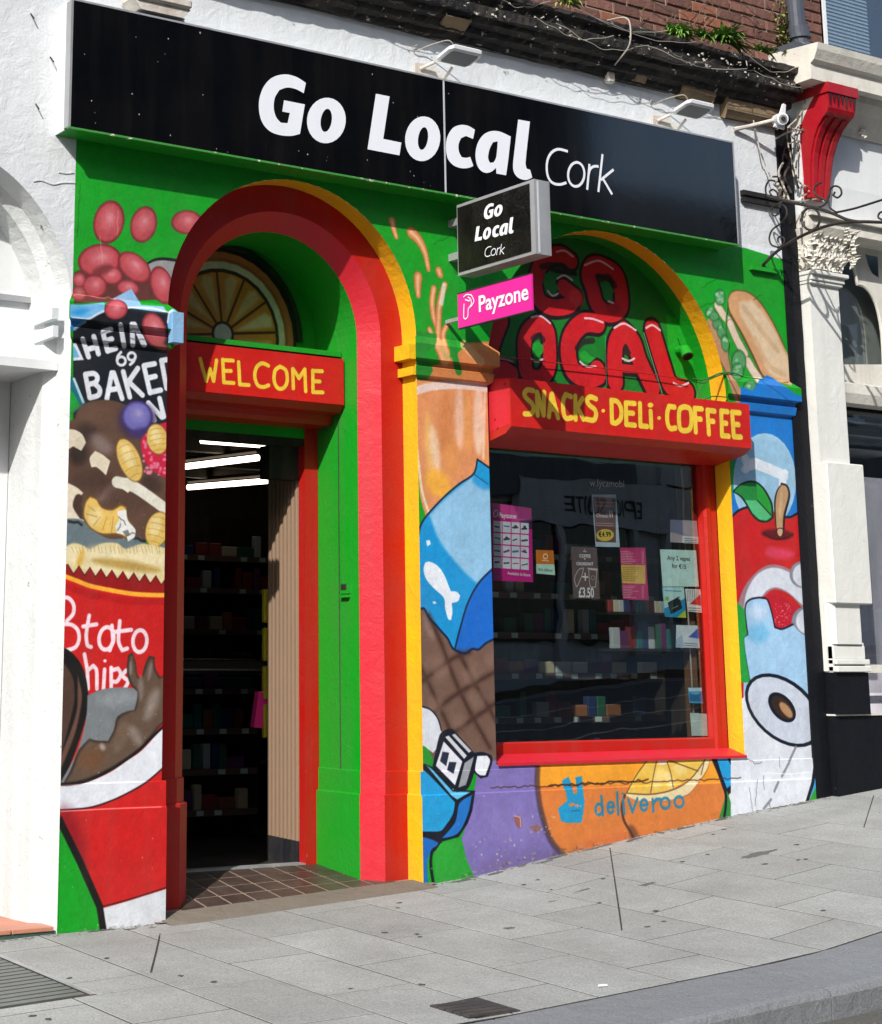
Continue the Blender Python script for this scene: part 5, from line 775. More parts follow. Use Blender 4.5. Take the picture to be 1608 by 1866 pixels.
for v in range(3):
    b = MB(); q_ = random.Random(v); L, H = .213, .064; rows = []
    def jt(a): return a+q_.uniform(-.0022, .0022)
    P0 = [(0, 0), (L, 0), (L, H), (0, H)]; P1 = [(.004, .004), (L-.004, .004), (L-.004, H-.004), (.004, H-.004)]
    rows = [[(x, .03, z) for x, z in P0], [(jt(x), .004, jt(z)) for x, z in P0], [(jt(x), q_.uniform(-.002, .001), jt(z)) for x, z in P1]]
    b.grid(rows, True); b.face(rows[-1]); me = bpy.data.meshes.new('brick'); me.from_pydata(b.v, [], b.f); me.update(); bm.append(me)
bm2 = [m_.copy() for m_ in bm]
for m_ in bm: m_.materials.append(m_br)
for m_ in bm2: m_.materials.append(m_br2)
nb = 0
for r in range(11):
    z = 4.725+.0745*r; off = (.112 if r % 2 else 0); x = 5.0+off
    while x < 9.06:
        px, py = pr((x+.1, .04, z+.03)); xw = min(.213, 9.09-x)
        if px > 480 and px < 1530 and -30 < py and xw > .05:
            orange = (1235 < px < 1335 and 5 < py < 62 and random.random() < .75) or random.random() < .015
            o = bpy.data.objects.new('brick', random.choice(bm2 if orange else bm)); COL.objects.link(o); o.parent = bwall; o.location = (x-7.0, .036-.03+random.uniform(-.004, .003), z-4.7); o.scale = (xw/.213, 1, 1); nb += 1
        x += .223
# ------------------------------------------------------------------ right-hand building
rb = thing('cream_building', (9.6, 0, .3), 'cream and black neighbouring building with column and arched window', 'building')
pier = MB(); rows = []
for z in np.linspace(.1, 4.45, 40): j = rr.uniform(-.003, .003); rows.append([(8.540, .02, z), (8.540, -.012+j, z), (8.60, -.016+j, z), (8.672+j, -.014, z), (8.683+j, .02, z)])
pier.grid(rows).build('black_pier', m_black, rb)
MB().box(8.686, 8.955, -.075, .1, .962, 3.36).build('column_shaft', m_cream2, rb); MB().box(8.684, 9.02, -.125, -.0, 1.36, 2.215, .006).build('column_casing', m_cream2, rb)
MB().prism([(8.686, -.075), (8.71, -.098), (8.93, -.098), (8.955, -.075)], 'z', 1.12, 1.36).build('column_neck', m_cream2, rb)
for i, (o, z0_, z1_) in enumerate(((.035, .955, .99), (.03, 1.0, 1.03), (.012, 1.03, 1.11))): MB().box(8.686-.0, 8.955+o, -.075-o, .0, z0_, z1_, .004).build('column_base', m_cream2, rb)
MB().box(8.690, 8.975, -.072, .1, .95, 1.13).build('column_core', m_cream2, rb); MB().box(8.690, 8.985, -.085, .1, .706, .953).build('black_plinth', m_black, rb); MB().box(8.684, 12, -.06, .1, -.3, .698).build('black_dado', m_black, rb); MB().box(8.684, 12, -.068, .0, .698, .708).build('dado_line', m_cream, rb)
for i, (o, z0_, z1_) in enumerate(((.05, 3.395, 3.42), (.03, 3.36, 3.395), (.02, 3.34, 3.36))): MB().box(8.686-o*.3, 8.955+o, -.075-o, .0, z0_, z1_, .004).build('capital_ring', m_cream2, rb)
# carved capital: a block of curling leaves
cr = random.Random(4)
rows = []
for z, o in ((3.42, .0), (3.46, -.01), (3.52, .0), (3.60, .02), (3.66, .05), (3.70, .07)): rows.append([(8.695-o*.5, .05, z), (8.695-o*.5, -.09-o, z), (8.97+o, -.09-o, z), (8.97+o, .05, z)])
MB().grid(rows).build('capital_core', m_cream, rb)
def frond(b, c, nrm, L, w_, curl):
    """a carved acanthus leaf: stands up along the bell and curls outwards, with a raised rib"""
    c = Vector(c); n_ = Vector(nrm).normalized(); up = Vector((cr.uniform(-.35, .35), cr.uniform(-.1, .1), 1)).normalized(); s_ = n_.cross(up).normalized(); th = []
    for i in range(7):
        t = i/6; a = curl*t*t; p = c+up*L*(t-.35*t*a/2)+n_*(L*.45*a*t+.012); ww = w_*(math.sin(math.pi*min(1, .2+.75*t))**.7)*(1+.28*math.cos(i*math.pi)); th.append([tuple(p-s_*ww-n_*.008), tuple(p-s_*ww*.55+n_*.007), tuple(p+n_*.001), tuple(p+s_*ww*.55+n_*.007), tuple(p+s_*ww-n_*.008)])
    b.grid(th); b.grid([[tuple(Vector(q)-n_*.012) for q in r] for r in th])
b = MB()
for row, (z, k) in enumerate(((3.43, 7), (3.51, 6), (3.585, 6))):
    for i in range(k): u = (i+.5*(row % 2)+.3)/k; frond(b, (8.70+.27*u, -.095-.01*row, z), (0, -1, 0), cr.uniform(.08, .11), cr.uniform(.022, .03), cr.uniform(.6, 1.5))
    for i in range(2): frond(b, (8.69, -.08+.09*i, z), (-1, 0, 0), cr.uniform(.08, .11), .026, cr.uniform(.6, 1.4))
b.build('carved_leaves', m_cream, rb, kind='stuff')
b = MB()
for i in range(16): frond(b, (8.985+cr.uniform(-.02, .05), -.13+cr.uniform(-.03, .02), 3.46+.014*i), (1, cr.uniform(-1.4, -.2), .2), cr.uniform(.05, .08), cr.uniform(.014, .024), cr.uniform(.8, 1.8))
b.build('corner_scroll', m_cream, rb, kind='stuff')
MB().box(8.70, 12, -.09, .1, 3.70, 3.78).build('frieze_band', m_cream, rb); MB().box(8.70, 12, -.12, .1, 3.78, 3.80).build('frieze_fillet', m_cream, rb); MB().prism([(.1, 3.80), (-.04, 3.80), (-.06, 4.02), (-.06, 4.38), (.1, 4.38)], 'x', 8.70, 12).build('frieze', m_white2, rb)
MB().prism([(.1, 4.38), (-.08, 4.38), (-.10, 4.42), (-.16, 4.50), (-.22, 4.56), (-.24, 4.62), (.1, 4.62)], 'x', 8.70, 12).build('bed_moulding', m_cream, rb)
MB().prism([(.1, 4.60), (-.30, 4.60), (-.30, 4.70), (-.33, 4.72), (-.36, 4.78), (-.37, 4.82), (.1, 4.86)], 'x', 8.56, 12).build('cornice_shelf', m_cream, rb)
MB().box(8.60, 12, -.15, .1, 4.855, 4.90).build('lead_flashing', m_pip, rb)
for i in range(5): # rosettes on the bed moulding
    x = 9.25+.32*i; b = MB()
    for k in range(6): t = k*math.pi/3; b.tube([(x, -.105, 4.40), (x+.035*math.cos(t), -.115, 4.40+.03*math.sin(t))], .012, 6)
    b.build('rosette', m_cream, rb)
# big scroll bracket (crimson)
m0 = thing('scroll_bracket', (8.85, -.1, 3.9), 'glossy crimson carved scroll bracket under the cream cornice', 'bracket')
sp_ = [(0, 3.90), (-.105, 3.895), (-.112, 3.98), (-.120, 4.08), (-.135, 4.18), (-.165, 4.27), (-.205, 4.34), (-.25, 4.385), (-.285, 4.41), (-.30, 4.44), (-.305, 4.54), (.0, 4.54)]
def brk(name, prof, xa, xb, xc, xd):
    """prism whose width narrows towards the foot"""
    b = MB(); n = len(prof); i0 = len(b.v); z0_, z1_ = 3.9, 4.54
    for side in (0, 1):
        for y, z in prof: t = (z-z0_)/(z1_-z0_); b.v.append(((xa+(xc-xa)*t) if side == 0 else (xb+(xd-xb)*t), y, z))
    for k in range(n): b.f.append((k, (k+1) % n, n+(k+1) % n, n+k))
    for tt in tessellate_polygon([[Vector((p[0], p[1], 0)) for p in prof]]): b.f.append(tuple(tt)); b.f.append(tuple(n+q for q in reversed(tt)))
    return b.build(name, m_corbel, m0)
brk('scroll', sp_, 8.715, 8.885, 8.70, 8.965)
for i in range(3): u0, u1 = (.08+.32*i), (.27+.32*i); brk('flute', [(y-.014, z) if 0 < k < 8 else (y, z) for k, (y, z) in enumerate(sp_[:8])]+[(-.1, 4.25), (0, 4.2)], 8.715+.17*u0, 8.715+.17*u1, 8.70+.265*u0, 8.70+.265*u1)
MB().box(8.69, 8.975, -.315, .0, 4.535, 4.60).build('bracket_cap', m_corbel, m0)
for i in range(7): x = 8.705+.037*i; MB().prism([(x, 4.53), (x+.03, 4.53), (x+.015, 4.45+.02*(i % 2))], 'y', -.309, -.295).build('carved_tooth', paint('dark_crimson', S(70, 10, 20), .5, .2, .3), m0)
# arched shop window of the neighbour with pointed tracery, glass and dark lower door
MB().flat([[(8.955, .95), (12, .95), (12, 3.72), (8.955, 3.72)], [tuple(P(*q, .10)[[0, 2]]) for q in ((1508, 664), (1506, 480), (1514, 464), (1524, 457), (1536, 459), (1547, 468), (1555, 483), (1560, 502), (1563, 518), (1574, 521), (1586, 533), (1596, 552), (1603, 578), (1608, 612), (1611, 664))], [(9.82, 2.78)]+[(9.82+.30-.30*math.cos(math.pi*k/16), 3.05+.35*math.sin(math.pi*k/16)) for k in range(17)]+[(10.42, 2.78)], [(9.05, 1.0), (9.05, 2.62), (10.4, 2.62), (10.4, 1.0)], [tuple(P(*q, .10)[[0, 2]]) for q in ((1577, 463), (1600, 468), (1602, 506), (1590, 498), (1584, 486))]], lambda a, b: (a, .10, b)).build('tracery', m_cream, rb)
MB().box(9.0, 10.6, .155, .165, .95, 3.7).build('window_glass', m_glass2, rb); MB().prism([(-.02, 2.62), (-.04, 2.68), (-.04, 2.74), (.1, 2.78), (.1, 2.62)], 'x', 8.96, 12).build('transom', m_cream, rb)
MB().tube([tuple(P(*q, .092)) for q in catmull([(1547, 468), (1555, 483), (1560, 502), (1563, 518), (1574, 521), (1586, 533), (1596, 552), (1603, 578), (1608, 612), (1611, 664)], False, 3)], .011, 6).build('arch_bead', m_cream, rb)
MB().box(8.98, 12, .26, .29, .3, 2.2).build('back_partition', paint('grey_partition', S(238, 232, 242, 1.0), .7, .1, .3), rb); MB().box(8.98, 12, .22, .24, 2.70, 3.70).build('upper_screen', paint('grey_screen', S(196, 202, 194), .6, .1, .3), rb); MB().box(8.98, 12, 1.0, 1.05, .2, 4.3).build('back_wall', m_dark, rb); MB().box(8.676, 8.70, -.045, .03, .96, 1.42).build('column_return', m_cream2, rb); MB().box(9.18, 9.21, .3, .34, .7, 2.6).build('inner_mullion', m_cream2, rb)
for a in ((9.05, 9.16, 1.88, 2.22), (9.12, 9.22, 1.55, 1.86), (9.26, 9.40, 1.95, 2.25), (9.30, 9.45, 1.70, 1.92)): MB().box(a[0], a[1], .25, .4, a[2], a[3]).build('equipment_box', m_dark, rb)
for i in range(6): MB().box(9.05, 9.8, .2, .5, 2.36+.045*i, 2.372+.045*i).build('roller_lath', m_pip if i % 2 else m_cream2, rb)
# window upstairs with blind
bl = thing('upstairs_window', (9.45, .05, 4.93), 'upstairs white framed window with closed pale slatted blind', 'window')
MB().box(9.10, 10.4, .0, .10, 4.91, 4.965).build('window_sill', m_white2, bl); MB().box(9.10, 9.13, .02, .10, 4.965, 6).build('window_frame', m_white2, bl); MB().box(9.13, 10.3, .045, .05, 4.965, 6).build('glass_pane', m_glass2, bl)
m_bld = paint('blind_slat', S(206, 224, 232), .5, .02, .05)
for i in range(20): z = 4.985+.026*i; MB().prism([(.060, z), (.063, z-.001), (.074, z+.022), (.071, z+.023)], 'x', 9.14, 9.60).build('blind_slat', m_bld, bl)
for x in (9.22, 9.47): MB().tube([(x, .072, 4.97), (x, .072, 5.6)], .002, 5).build('blind_cord', m_vinyl, bl)
MB().grid([[(9.12, .3, 4.9), (9.12, .3, 6)], [(10.5, .3, 4.9), (10.5, .3, 6)]]).build('dark_room', m_dark, bl); MB().grid([[(9.10, .03, 4.86), (9.10, .03, 6.2)], [(9.10, .4, 4.86), (9.10, .4, 6.2)]]).build('reveal', m_br, bl)
# downpipe
dp = thing('downpipe', (8.80, -.06, 4.85), 'dark grey plastic downpipe coming down the brick wall', 'downpipe')
MB().tube([(8.735, -.02, 6.2), (8.775, -.03, 5.05), (8.785, -.035, 4.97)], .058, 16).build('pipe', m_pip, dp); MB().tube([(8.78, -.035, 5.06), (8.785, -.035, 5.00)], .070, 16).build('socket', m_pip, dp); MB().tube([(8.785, -.035, 5.005), (8.786, -.035, 4.985)], .074, 16).build('collar', m_pip, dp); MB().tube([(8.786, -.035, 4.99), (8.79, -.04, 4.93), (8.82, -.08, 4.88), (8.88, -.13, 4.855)], .060, 14).build('shoe', m_pip, dp)
# ------------------------------------------------------------------ wrought-iron bracket
ib = thing('iron_bracket', (8.34, -.02, 3.4), 'black wrought iron scroll bracket projecting from the wall corner', 'bracket')
BX = 8.36
MB().box(8.19, 8.52, -.035, -.004, 3.855, 3.885).build('upper_bar', m_iron, ib); MB().box(8.19, 8.52, -.03, -.004, 3.815, 3.838).build('upper_bar', m_iron, ib); MB().box(8.235, 8.475, -.03, -.004, 3.385, 3.41).build('lower_bar', m_green, ib)
def ip(px, py, X=BX): return tuple(PX(px, py, X))
cN2 = cN
def curve(name, pts, r, cm=cN, X=BX): MB().tube([ip(*p, X) for p in catmull(cm(*pts), False, 6, 80)], r, 7).build(name, m_iron, ib)
curve('top_arm', [(560, -10), (760, 40), (930, 75), (1100, 130), (1260, 195), (1420, 205), (1560, 210)], .010)
curve('diagonal_arm', [(490, 605), (620, 470), (780, 360), (960, 275), (1120, 225), (1300, 205), (1560, 210)], .010)
curve('long_stay', [(1140, 125), (1300, 90), (1540, 15)], .007)
def scroll(name, pts, r=.006): curve(name, pts, r)
scroll('scroll', [(640, 420), (590, 400), (572, 340), (600, 270), (680, 210), (718, 150), (715, 90), (680, 60), (630, 55), (595, 90), (590, 130), (620, 155), (650, 130), (630, 110)])
scroll('scroll', [(640, 425), (690, 400), (700, 355), (675, 330), (645, 345), (650, 380)])
MB().tube([ip(*p) for p in cN(*ellp(925, 180, 76, 96, 0)+[ellp(925, 180, 76, 96, 0)[0]])], .008, 7).build('ring', m_iron, ib)
scroll('scroll', [(640, 15), (560, -10), (540, -80), (570, -145), (620, -140)]); scroll('scroll', [(640, 15), (640, -40), (600, -70), (575, -50), (590, -20)])
scroll('scroll', [(850, 40), (960, 80), (1040, 60), (1080, -10), (1090, -70), (1130, -100), (1175, -80), (1185, -30), (1150, 0), (1115, -20), (1130, -50)]); scroll('scroll', [(1060, 30), (1010, 0), (955, -40), (965, -100), (1020, -130)]); scroll('scroll', [(1070, -10), (1085, 80), (1150, 128)]); scroll('scroll', [(1560, 110), (1510, 130), (1500, 170), (1540, 190)])
# ------------------------------------------------------------------ flood lights, alarm box, junction box, cables
def cm3(p, n=6): return catmull(p, False, n, 120)
def flood(x, z, label, lean=0., rust=False):
    f = thing('flood_light', (x, -.05, z), label, 'flood light', 'flood lights over the fascia'); mm = m_rust if rust else m_white2
    MB().prism([(x-.10, z-.055), (x+.12, z-.075), (x+.125, z-.045), (x+.02, z+.03), (x-.10, z+.01)], 'y', -.018, -.004).build('wall_plate', m_rust, f)
    MB().tube([(x-.07, -.02, z-.02), (x+.0, -.06, z+.02)], .010, 8).build('arm', m_rust, f); MB().tube([(x+.10, -.015, z-.05), (x+.10, -.09, z+.0)], .008, 8).build('arm', m_rust, f)
    o = MB(); c = Vector((x+.10, -.16, z+.045)); 
    def q(a, b_, h): # plate tilts forward
        return (c.x+a, c.y-b_*math.cos(.22)-h*.2, c.z+h+b_*math.sin(.22)+lean*a)
    rows = [[q(a*k, b_*k, h) for a, b_ in ((-.095, -.075), (.095, -.075), (.115, -.05), (.115, .05), (.095, .075), (-.095, .075), (-.115, .05), (-.115, -.05))] for k, h in ((.9, -.014), (1, -.008), (1, .010), (.86, .02))]
    o.grid(rows, True); o.face(rows[0][::-1]); o.face(rows[-1]); o.build('lamp_body', mm, f)
    MB().face([q(a, b_, -.0155) for a, b_ in ((-.085, -.06), (.085, -.06), (.095, -.04), (.095, .04), (.085, .06), (-.085, .06), (-.095, .04), (-.095, -.04))]).build('lens', m_lens, f)
    MB().tube(cm3([q(.0, -.06, .02), q(-.02, -.04, .07), q(-.06, -.05, .10), (x-.04, -.04, z+.11), (x-.09, -.015, z+.08), (x-.11, -.012, z+.10), (x-.08, -.012, z+.12)]), .0035, 6).build('flex', m_cable, f); MB().tube(cm3([q(.0, -.05, .02), q(.0, -.04, .05), q(.02, -.05, .06), q(.03, -.04, .02)]), .003, 6).build('flex', m_cable, f)
    return f
flood(5.77, 4.235, 'white flood light above the middle of the fascia with curled white flex', 0); flood(7.56, 4.235, 'white flood light near the right end of the fascia', 0)
fl3 = thing('flood_light', (4.0, -.08, 4.22), 'rusty white flood light cut by the top left of the photo', 'flood light', 'flood lights over the fascia')
MB().prism([(3.84, 4.20), (4.16, 4.20), (4.12, 4.15), (3.88, 4.15)], 'y', -.16, -.02).build('lamp_body', m_rust, fl3); MB().box(3.84, 4.16, -.18, -.02, 4.20, 4.25, .01).build('lamp_hood', m_rust, fl3); MB().tube([(4.12, -.06, 4.17), (4.17, -.05, 4.12), (4.22, -.03, 4.14), (4.20, -.01, 4.20)], .006, 6).build('flex', m_cable, fl3); MB().box(3.87, 4.13, -.155, -.03, 4.146, 4.15).build('lens', m_lens, fl3)
# security camera at the wall corner
ac = thing('security_camera', (8.40, -.1, 4.32), 'white security camera on an arm at the wall corner', 'camera')
cp = Vector((8.40, -.16, 4.345))
MB().tube([(8.16, -.01, 4.275), (8.25, -.05, 4.30), tuple(cp)], [.016, .013, .012], 8).build('arm', m_rust, ac); MB().tube([tuple(cp+Vector((.02, .03, .0))), tuple(cp+Vector((-.02, -.05, -.015)))], .038, 16).build('housing', m_white2, ac); MB().tube([tuple(cp+Vector((-.02, -.05, -.015))), tuple(cp+Vector((-.024, -.058, -.018)))], .026, 14).build('lens', m_alu, ac); MB().tube([tuple(cp+Vector((-.024, -.058, -.018))), tuple(cp+Vector((-.026, -.061, -.019)))], .015, 12).build('lens_centre', m_dark, ac)
MB().prism([(8.36, 4.29), (8.45, 4.285), (8.475, 4.45), (8.455, 4.455), (8.42, 4.38)], 'y', -.16, -.145).build('mounting_plate', m_white2, ac)
jb = thing('junction_box', (7.11, -.03, 4.40), 'small white junction box hanging on a cable below the cornice', 'junction box'); MB().box(7.08, 7.135, -.05, -.005, 4.385, 4.45, .006).build('box', m_rust, jb); MB().tube(catmull([(7.10, -.03, 4.45), (7.10, -.12, 4.50), (7.10, -.215, 4.57), (7.098, -.225, 4.70), (7.09, -.18, 4.745), (7.07, -.05, 4.76)], False, 5, 120), .005, 7).build('drop_cable', m_cable, jb)
cb = thing('cable_bundle', (8.62, -.05, 3.9), 'tangle of old cables and wires on the black pier between the buildings', 'cables')
def cab(px, r=.004, Y=-.03, m=m_cable, cm=cR, name='cable', par=cb): MB().tube([tuple(P(*q, Y+(Y*.3*math.sin(i*1.7)))) for i, q in enumerate(catmull(cm(*px), False, 4, 90))], r, 6).build(name, m, par)
cab([(380, 560), (400, 700), (420, 900), (450, 1100), (500, 1300), (580, 1500)], .0045, -.05, m_cable); cab([(330, 420), (375, 520), (395, 640)], .0035, -.17); cab([(870, 560), (880, 700), (850, 760), (870, 860), (830, 980), (730, 1080), (800, 1100)], .0055, -.1); cab([(840, 640), (820, 760), (700, 870)], .004, -.1, m_dcable)
cab([(620, 1180), (740, 1120), (860, 1100), (830, 1130), (760, 1160), (820, 1240), (800, 1400), (800, 1500), (840, 1560), (910, 1600), (890, 1650), (840, 1660)], .006, -.08); cab([(640, 1650), (700, 1700), (860, 1710), (960, 1690), (1040, 1710)], .006, -.1); cab([(720, 1130), (730, 1220), (760, 1360), (780, 1500), (830, 1600)], .004, -.05, m_cable); cab([(700, 1040), (730, 1110), (720, 1200), (690, 1320), (680, 1420)], .005, -.04, m_dcable); cab([(720, 1250), (760, 1290), (770, 1400), (820, 1600)], .005, -.05, m_dcable); cab([(700, 1300), (740, 1400), (700, 1500), (760, 1640)], .008, -.03, m_dcable)
cab([(650, 1480), (690, 1560), (660, 1660), (720, 1700)], .010, -.02, m_dcable); cab([(690, 1380), (650, 1470), (700, 1600), (740, 1700)], .007, -.03); cab([(740, 1220), (800, 1200), (830, 1230)], .004, -.06); cab([(600, 1500), (650, 1500)], .006, -.03, m_dcable); cab([(860, 1790), (840, 1830), (835, 1900)], .006, -.1); cab([(640, 1560), (660, 1600), (700, 1620), (680, 1700), (640, 1720)], .012, -.012, m_cable)
rw = random.Random(21)
for k in range(20): # loose wires along the cornice
    x0 = rw.uniform(4.6, 8.2); L = rw.uniform(.3, .9); z = rw.choice([4.72, 4.69, 4.60]); dr_ = rw.uniform(.02, .09); MB().tube(cm3([(x0+L*i/8, -.2-.01*math.sin(i), z-dr_*math.sin(math.pi*i/8)+.006*math.sin(3*i+k)) for i in range(9)], 4), rw.uniform(.0014, .0025), 5).build('loose_wire', m_cable if k % 3 else m_dcable, cb)
for k in range(5): MB().tube([(x, -.02+.004*math.sin(9*x+k), 4.415+.006*math.sin(4*x+k)+.006*k) for x in np.linspace(4.6 if k < 2 else 7.0, 7.6 if k < 2 else 8.3, 26)], .0035, 5).build('clipped_cable', m_dcable, cb)
gc = thing('painted_cable', (7.4, .0, 2.6), 'thin painted cable running across the lettered arch above the snacks box', 'cables')
MB().tube([tuple(P(*q, .19)) for q in catmull(cT((60, 868), (400, 905), (800, 950), (1100, 990), (1300, 1020)), False, 6)], .0035, 6).build('strung_cable', m_dred, gc)
q = M(1160, 560, 5.025)
for pts, r in ((((520, 650), (590, 665), (680, 640), (760, 605), (860, 595), (900, 600)), .0045), (((560, 680), (610, 690), (690, 650), (800, 610), (900, 605), (1000, 640), (1150, 660), (1280, 690), (1390, 685)), .0045), (((590, 840), (580, 760), (610, 700), (640, 690)), .0045), (((870, 600), (860, 520), (840, 400), (845, 300), (820, 180), (832, 0), (836, -80)), .004), (((600, 850), (700, 815), (850, 825), (1000, 840)), .004), (((540, 690), (565, 760), (560, 830)), .004)): MB().tube([tuple(P(*z, -.014)) for z in catmull(q(*pts), False, 6, 90)], r, 6).build('wall_cable', m_gcable, gc)
bell = thing('alarm_sounder', (7.55, .16, 2.68), 'small green painted lamp holder on the lettered arch', 'lamp holder'); c = P(1243, 650, .19)
MB().tube([(c[0], .215, c[2]+.04), (c[0]-.01, .15, c[2]+.035), (c[0]-.02, .12, c[2]-.01)], [.03, .034, .036], 12).build('cup', m_green, bell); MB().tube([(c[0]-.02, .12, c[2]-.01), (c[0]-.021, .117, c[2]-.014)], .028, 12).build('hollow', m_dark, bell); MB().tube([(c[0]+.0, .215, c[2]+.13), (c[0]-.015, .19, c[2]+.11), (c[0]-.005, .19, c[2]+.08), (c[0]+.005, .21, c[2]+.06)], .004, 6).build('hook', m_green, bell)
# empty keeper plate on the green reveal
kp = thing('latch_plate', (5.42, .33, 1.36), 'broken green painted latch plate on the door reveal', 'latch'); MB().box(5.412, 5.427, .30, .375, 1.355, 1.415).build('plate', m_green, kp); MB().box(5.410, 5.4125, .315, .365, 1.375, 1.405).build('slot', m_dark, kp); MB().box(5.405, 5.427, .30, .37, 1.335, 1.35).build('lip', m_green, kp)
MB().tube([(5.4265, .40, -.0), (5.4265, .40, 2.3)], .0035, 5).build('reveal_seam', m_dark, shop)
# ------------------------------------------------------------------ plants on the cornice
m_leaf = paint('fern_green', S(104, 150, 56), .6, .1, .2, rnd=.25); m_leaf2 = paint('ivy_green', S(146, 164, 76), .6, .1, .3, rnd=.3); m_twig = paint('dry_stem', S(110, 92, 74), .8, .1, .4)
def leaf(b, base, d, L, w_, droop=.3, n=4):
    base = Vector(base); d = Vector(d).normalized(); s_ = d.cross(Vector((0, 0, 1))); s_ = s_.normalized() if s_.length > .05 else Vector((1, 0, 0)); rows = []
    for i in range(n+1):
        t = i/n; c = base+d*L*t+Vector((0, 0, -droop*L*t*t)); ww = w_*math.sin(math.pi*min(1, .12+.88*t))*(1 if t < 1 else .05); rows.append([tuple(c-s_*ww), tuple(c+Vector((0, 0, -ww*.4))), tuple(c+s_*ww)])
    b.grid(rows)
def clump(px, py, n, L, label, seed, mat=m_leaf, Y=-.12, wdt=.006):
    g_ = random.Random(seed); c = P(px, py, Y); t_ = thing('fern_clump' if L > .07 else 'weed', tuple(c), label, 'plant'); b = MB()
    for i in range(n):
        a = g_.uniform(0, 2*math.pi); e = g_.uniform(.1, 1.1); p = (c[0]+g_.uniform(-.05, .05), c[1]+g_.uniform(-.02, .03), c[2]+g_.uniform(-.01, .01)); d = (math.cos(a)*math.cos(e), -abs(math.sin(a))*math.cos(e)*.7, math.sin(e)); leaf(b, p, d, L*g_.uniform(.5, 1.1), wdt*g_.uniform(.7, 1.5), g_.uniform(.3, 1.0))
    b.build('fronds', mat, t_, kind='stuff')
clump(1322, 74, 150, .19, 'brightest green fern clump growing on the cornice below the bricks', 1, wdt=.010); clump(1235, 60, 90, .15, 'fern clump left of the brightest one on the cornice', 2, wdt=.009); clump(1283, 66, 70, .13, 'small fern tuft between the two larger clumps', 3); clump(1390, 92, 40, .10, 'small weed at the right end of the cornice', 4, wdt=.008); clump(1035, 4, 60, .12, 'olive weed tuft at the top edge above the cornice', 5, m_leaf2, wdt=.007); clump(1440, 95, 30, .05, 'weed at the foot of the downpipe', 6, m_leaf2, wdt=.008)
iv = thing('ivy', tuple(P(1425, 60, 0)), 'pale ivy climbing beside the grey downpipe', 'ivy'); g_ = random.Random(8); b = MB()
for i in range(130):
    px, py = g_.gauss(1428, 9)+(g_.random() < .12)*40, g_.uniform(0, 112); c = P(px, py, .0); leaf(b, c, (g_.uniform(-1, 1), -g_.uniform(.2, 1), g_.uniform(-.6, .8)), g_.uniform(.02, .045), g_.uniform(.008, .014), .5, 3)
b.build('leaves', m_leaf2, iv, kind='stuff')
for s_ in range(3): MB().tube([tuple(P(1428+8*math.sin(i+s_*2), i*14, .01)) for i in range(9)], .003, 5).build('stem', m_twig, iv)
vn = thing('dead_vine', tuple(P(1200, 40, 0)), 'bare dead vine stems straggling over the bricks above the cornice', 'vine'); g_ = random.Random(9)
for s_ in range(11):
    px, py = g_.uniform(1160, 1400), g_.uniform(-20, 20); pts = [(px, py)]
    for i in range(7): px += g_.uniform(-14, 22); py += g_.uniform(4, 16); pts.append((px, py))
    MB().tube([tuple(P(*z, -.01+.0*s_)) for z in catmull(pts, False, 3, 90)], g_.uniform(.0018, .0035), 5).build('stem', m_twig, vn)
# ------------------------------------------------------------------ inside the shop
rm = thing('shop_interior', (6.2, 3, -.06), 'dark interior of the shop behind the glass and open door', 'room')
MB().box(3.7, 8.5, .60, .62, 2.17, 2.6) if 0 else None
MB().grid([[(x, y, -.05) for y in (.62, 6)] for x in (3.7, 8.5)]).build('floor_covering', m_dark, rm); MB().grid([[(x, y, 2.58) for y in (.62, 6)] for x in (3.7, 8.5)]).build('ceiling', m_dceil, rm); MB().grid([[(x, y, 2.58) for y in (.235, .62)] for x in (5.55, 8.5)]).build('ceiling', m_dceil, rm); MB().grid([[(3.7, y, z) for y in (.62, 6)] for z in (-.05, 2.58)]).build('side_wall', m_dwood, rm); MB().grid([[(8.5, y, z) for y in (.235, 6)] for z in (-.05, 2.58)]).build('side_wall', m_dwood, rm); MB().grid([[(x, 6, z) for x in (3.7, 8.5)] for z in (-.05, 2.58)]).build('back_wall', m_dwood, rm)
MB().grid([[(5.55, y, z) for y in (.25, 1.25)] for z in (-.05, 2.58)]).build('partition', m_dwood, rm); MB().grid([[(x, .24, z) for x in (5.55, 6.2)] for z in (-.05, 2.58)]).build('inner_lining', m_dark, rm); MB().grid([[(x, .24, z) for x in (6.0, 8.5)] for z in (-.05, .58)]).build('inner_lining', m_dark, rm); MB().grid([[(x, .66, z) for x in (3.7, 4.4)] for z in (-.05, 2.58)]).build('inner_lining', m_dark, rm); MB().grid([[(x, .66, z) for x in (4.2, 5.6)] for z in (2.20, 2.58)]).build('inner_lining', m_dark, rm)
for i in range(6): MB().box(3.8, 8.4, 1.2+.8*i, 1.28+.8*i, 2.50, 2.578).build('ceiling_batten', m_dceil, rm)
m_tube = emis('lit_tube', (1, .90, .72, 1), 3.5)
def zpl(px, py, z): d = ray(px, py); return C+d*((z-C[2])/d[2])
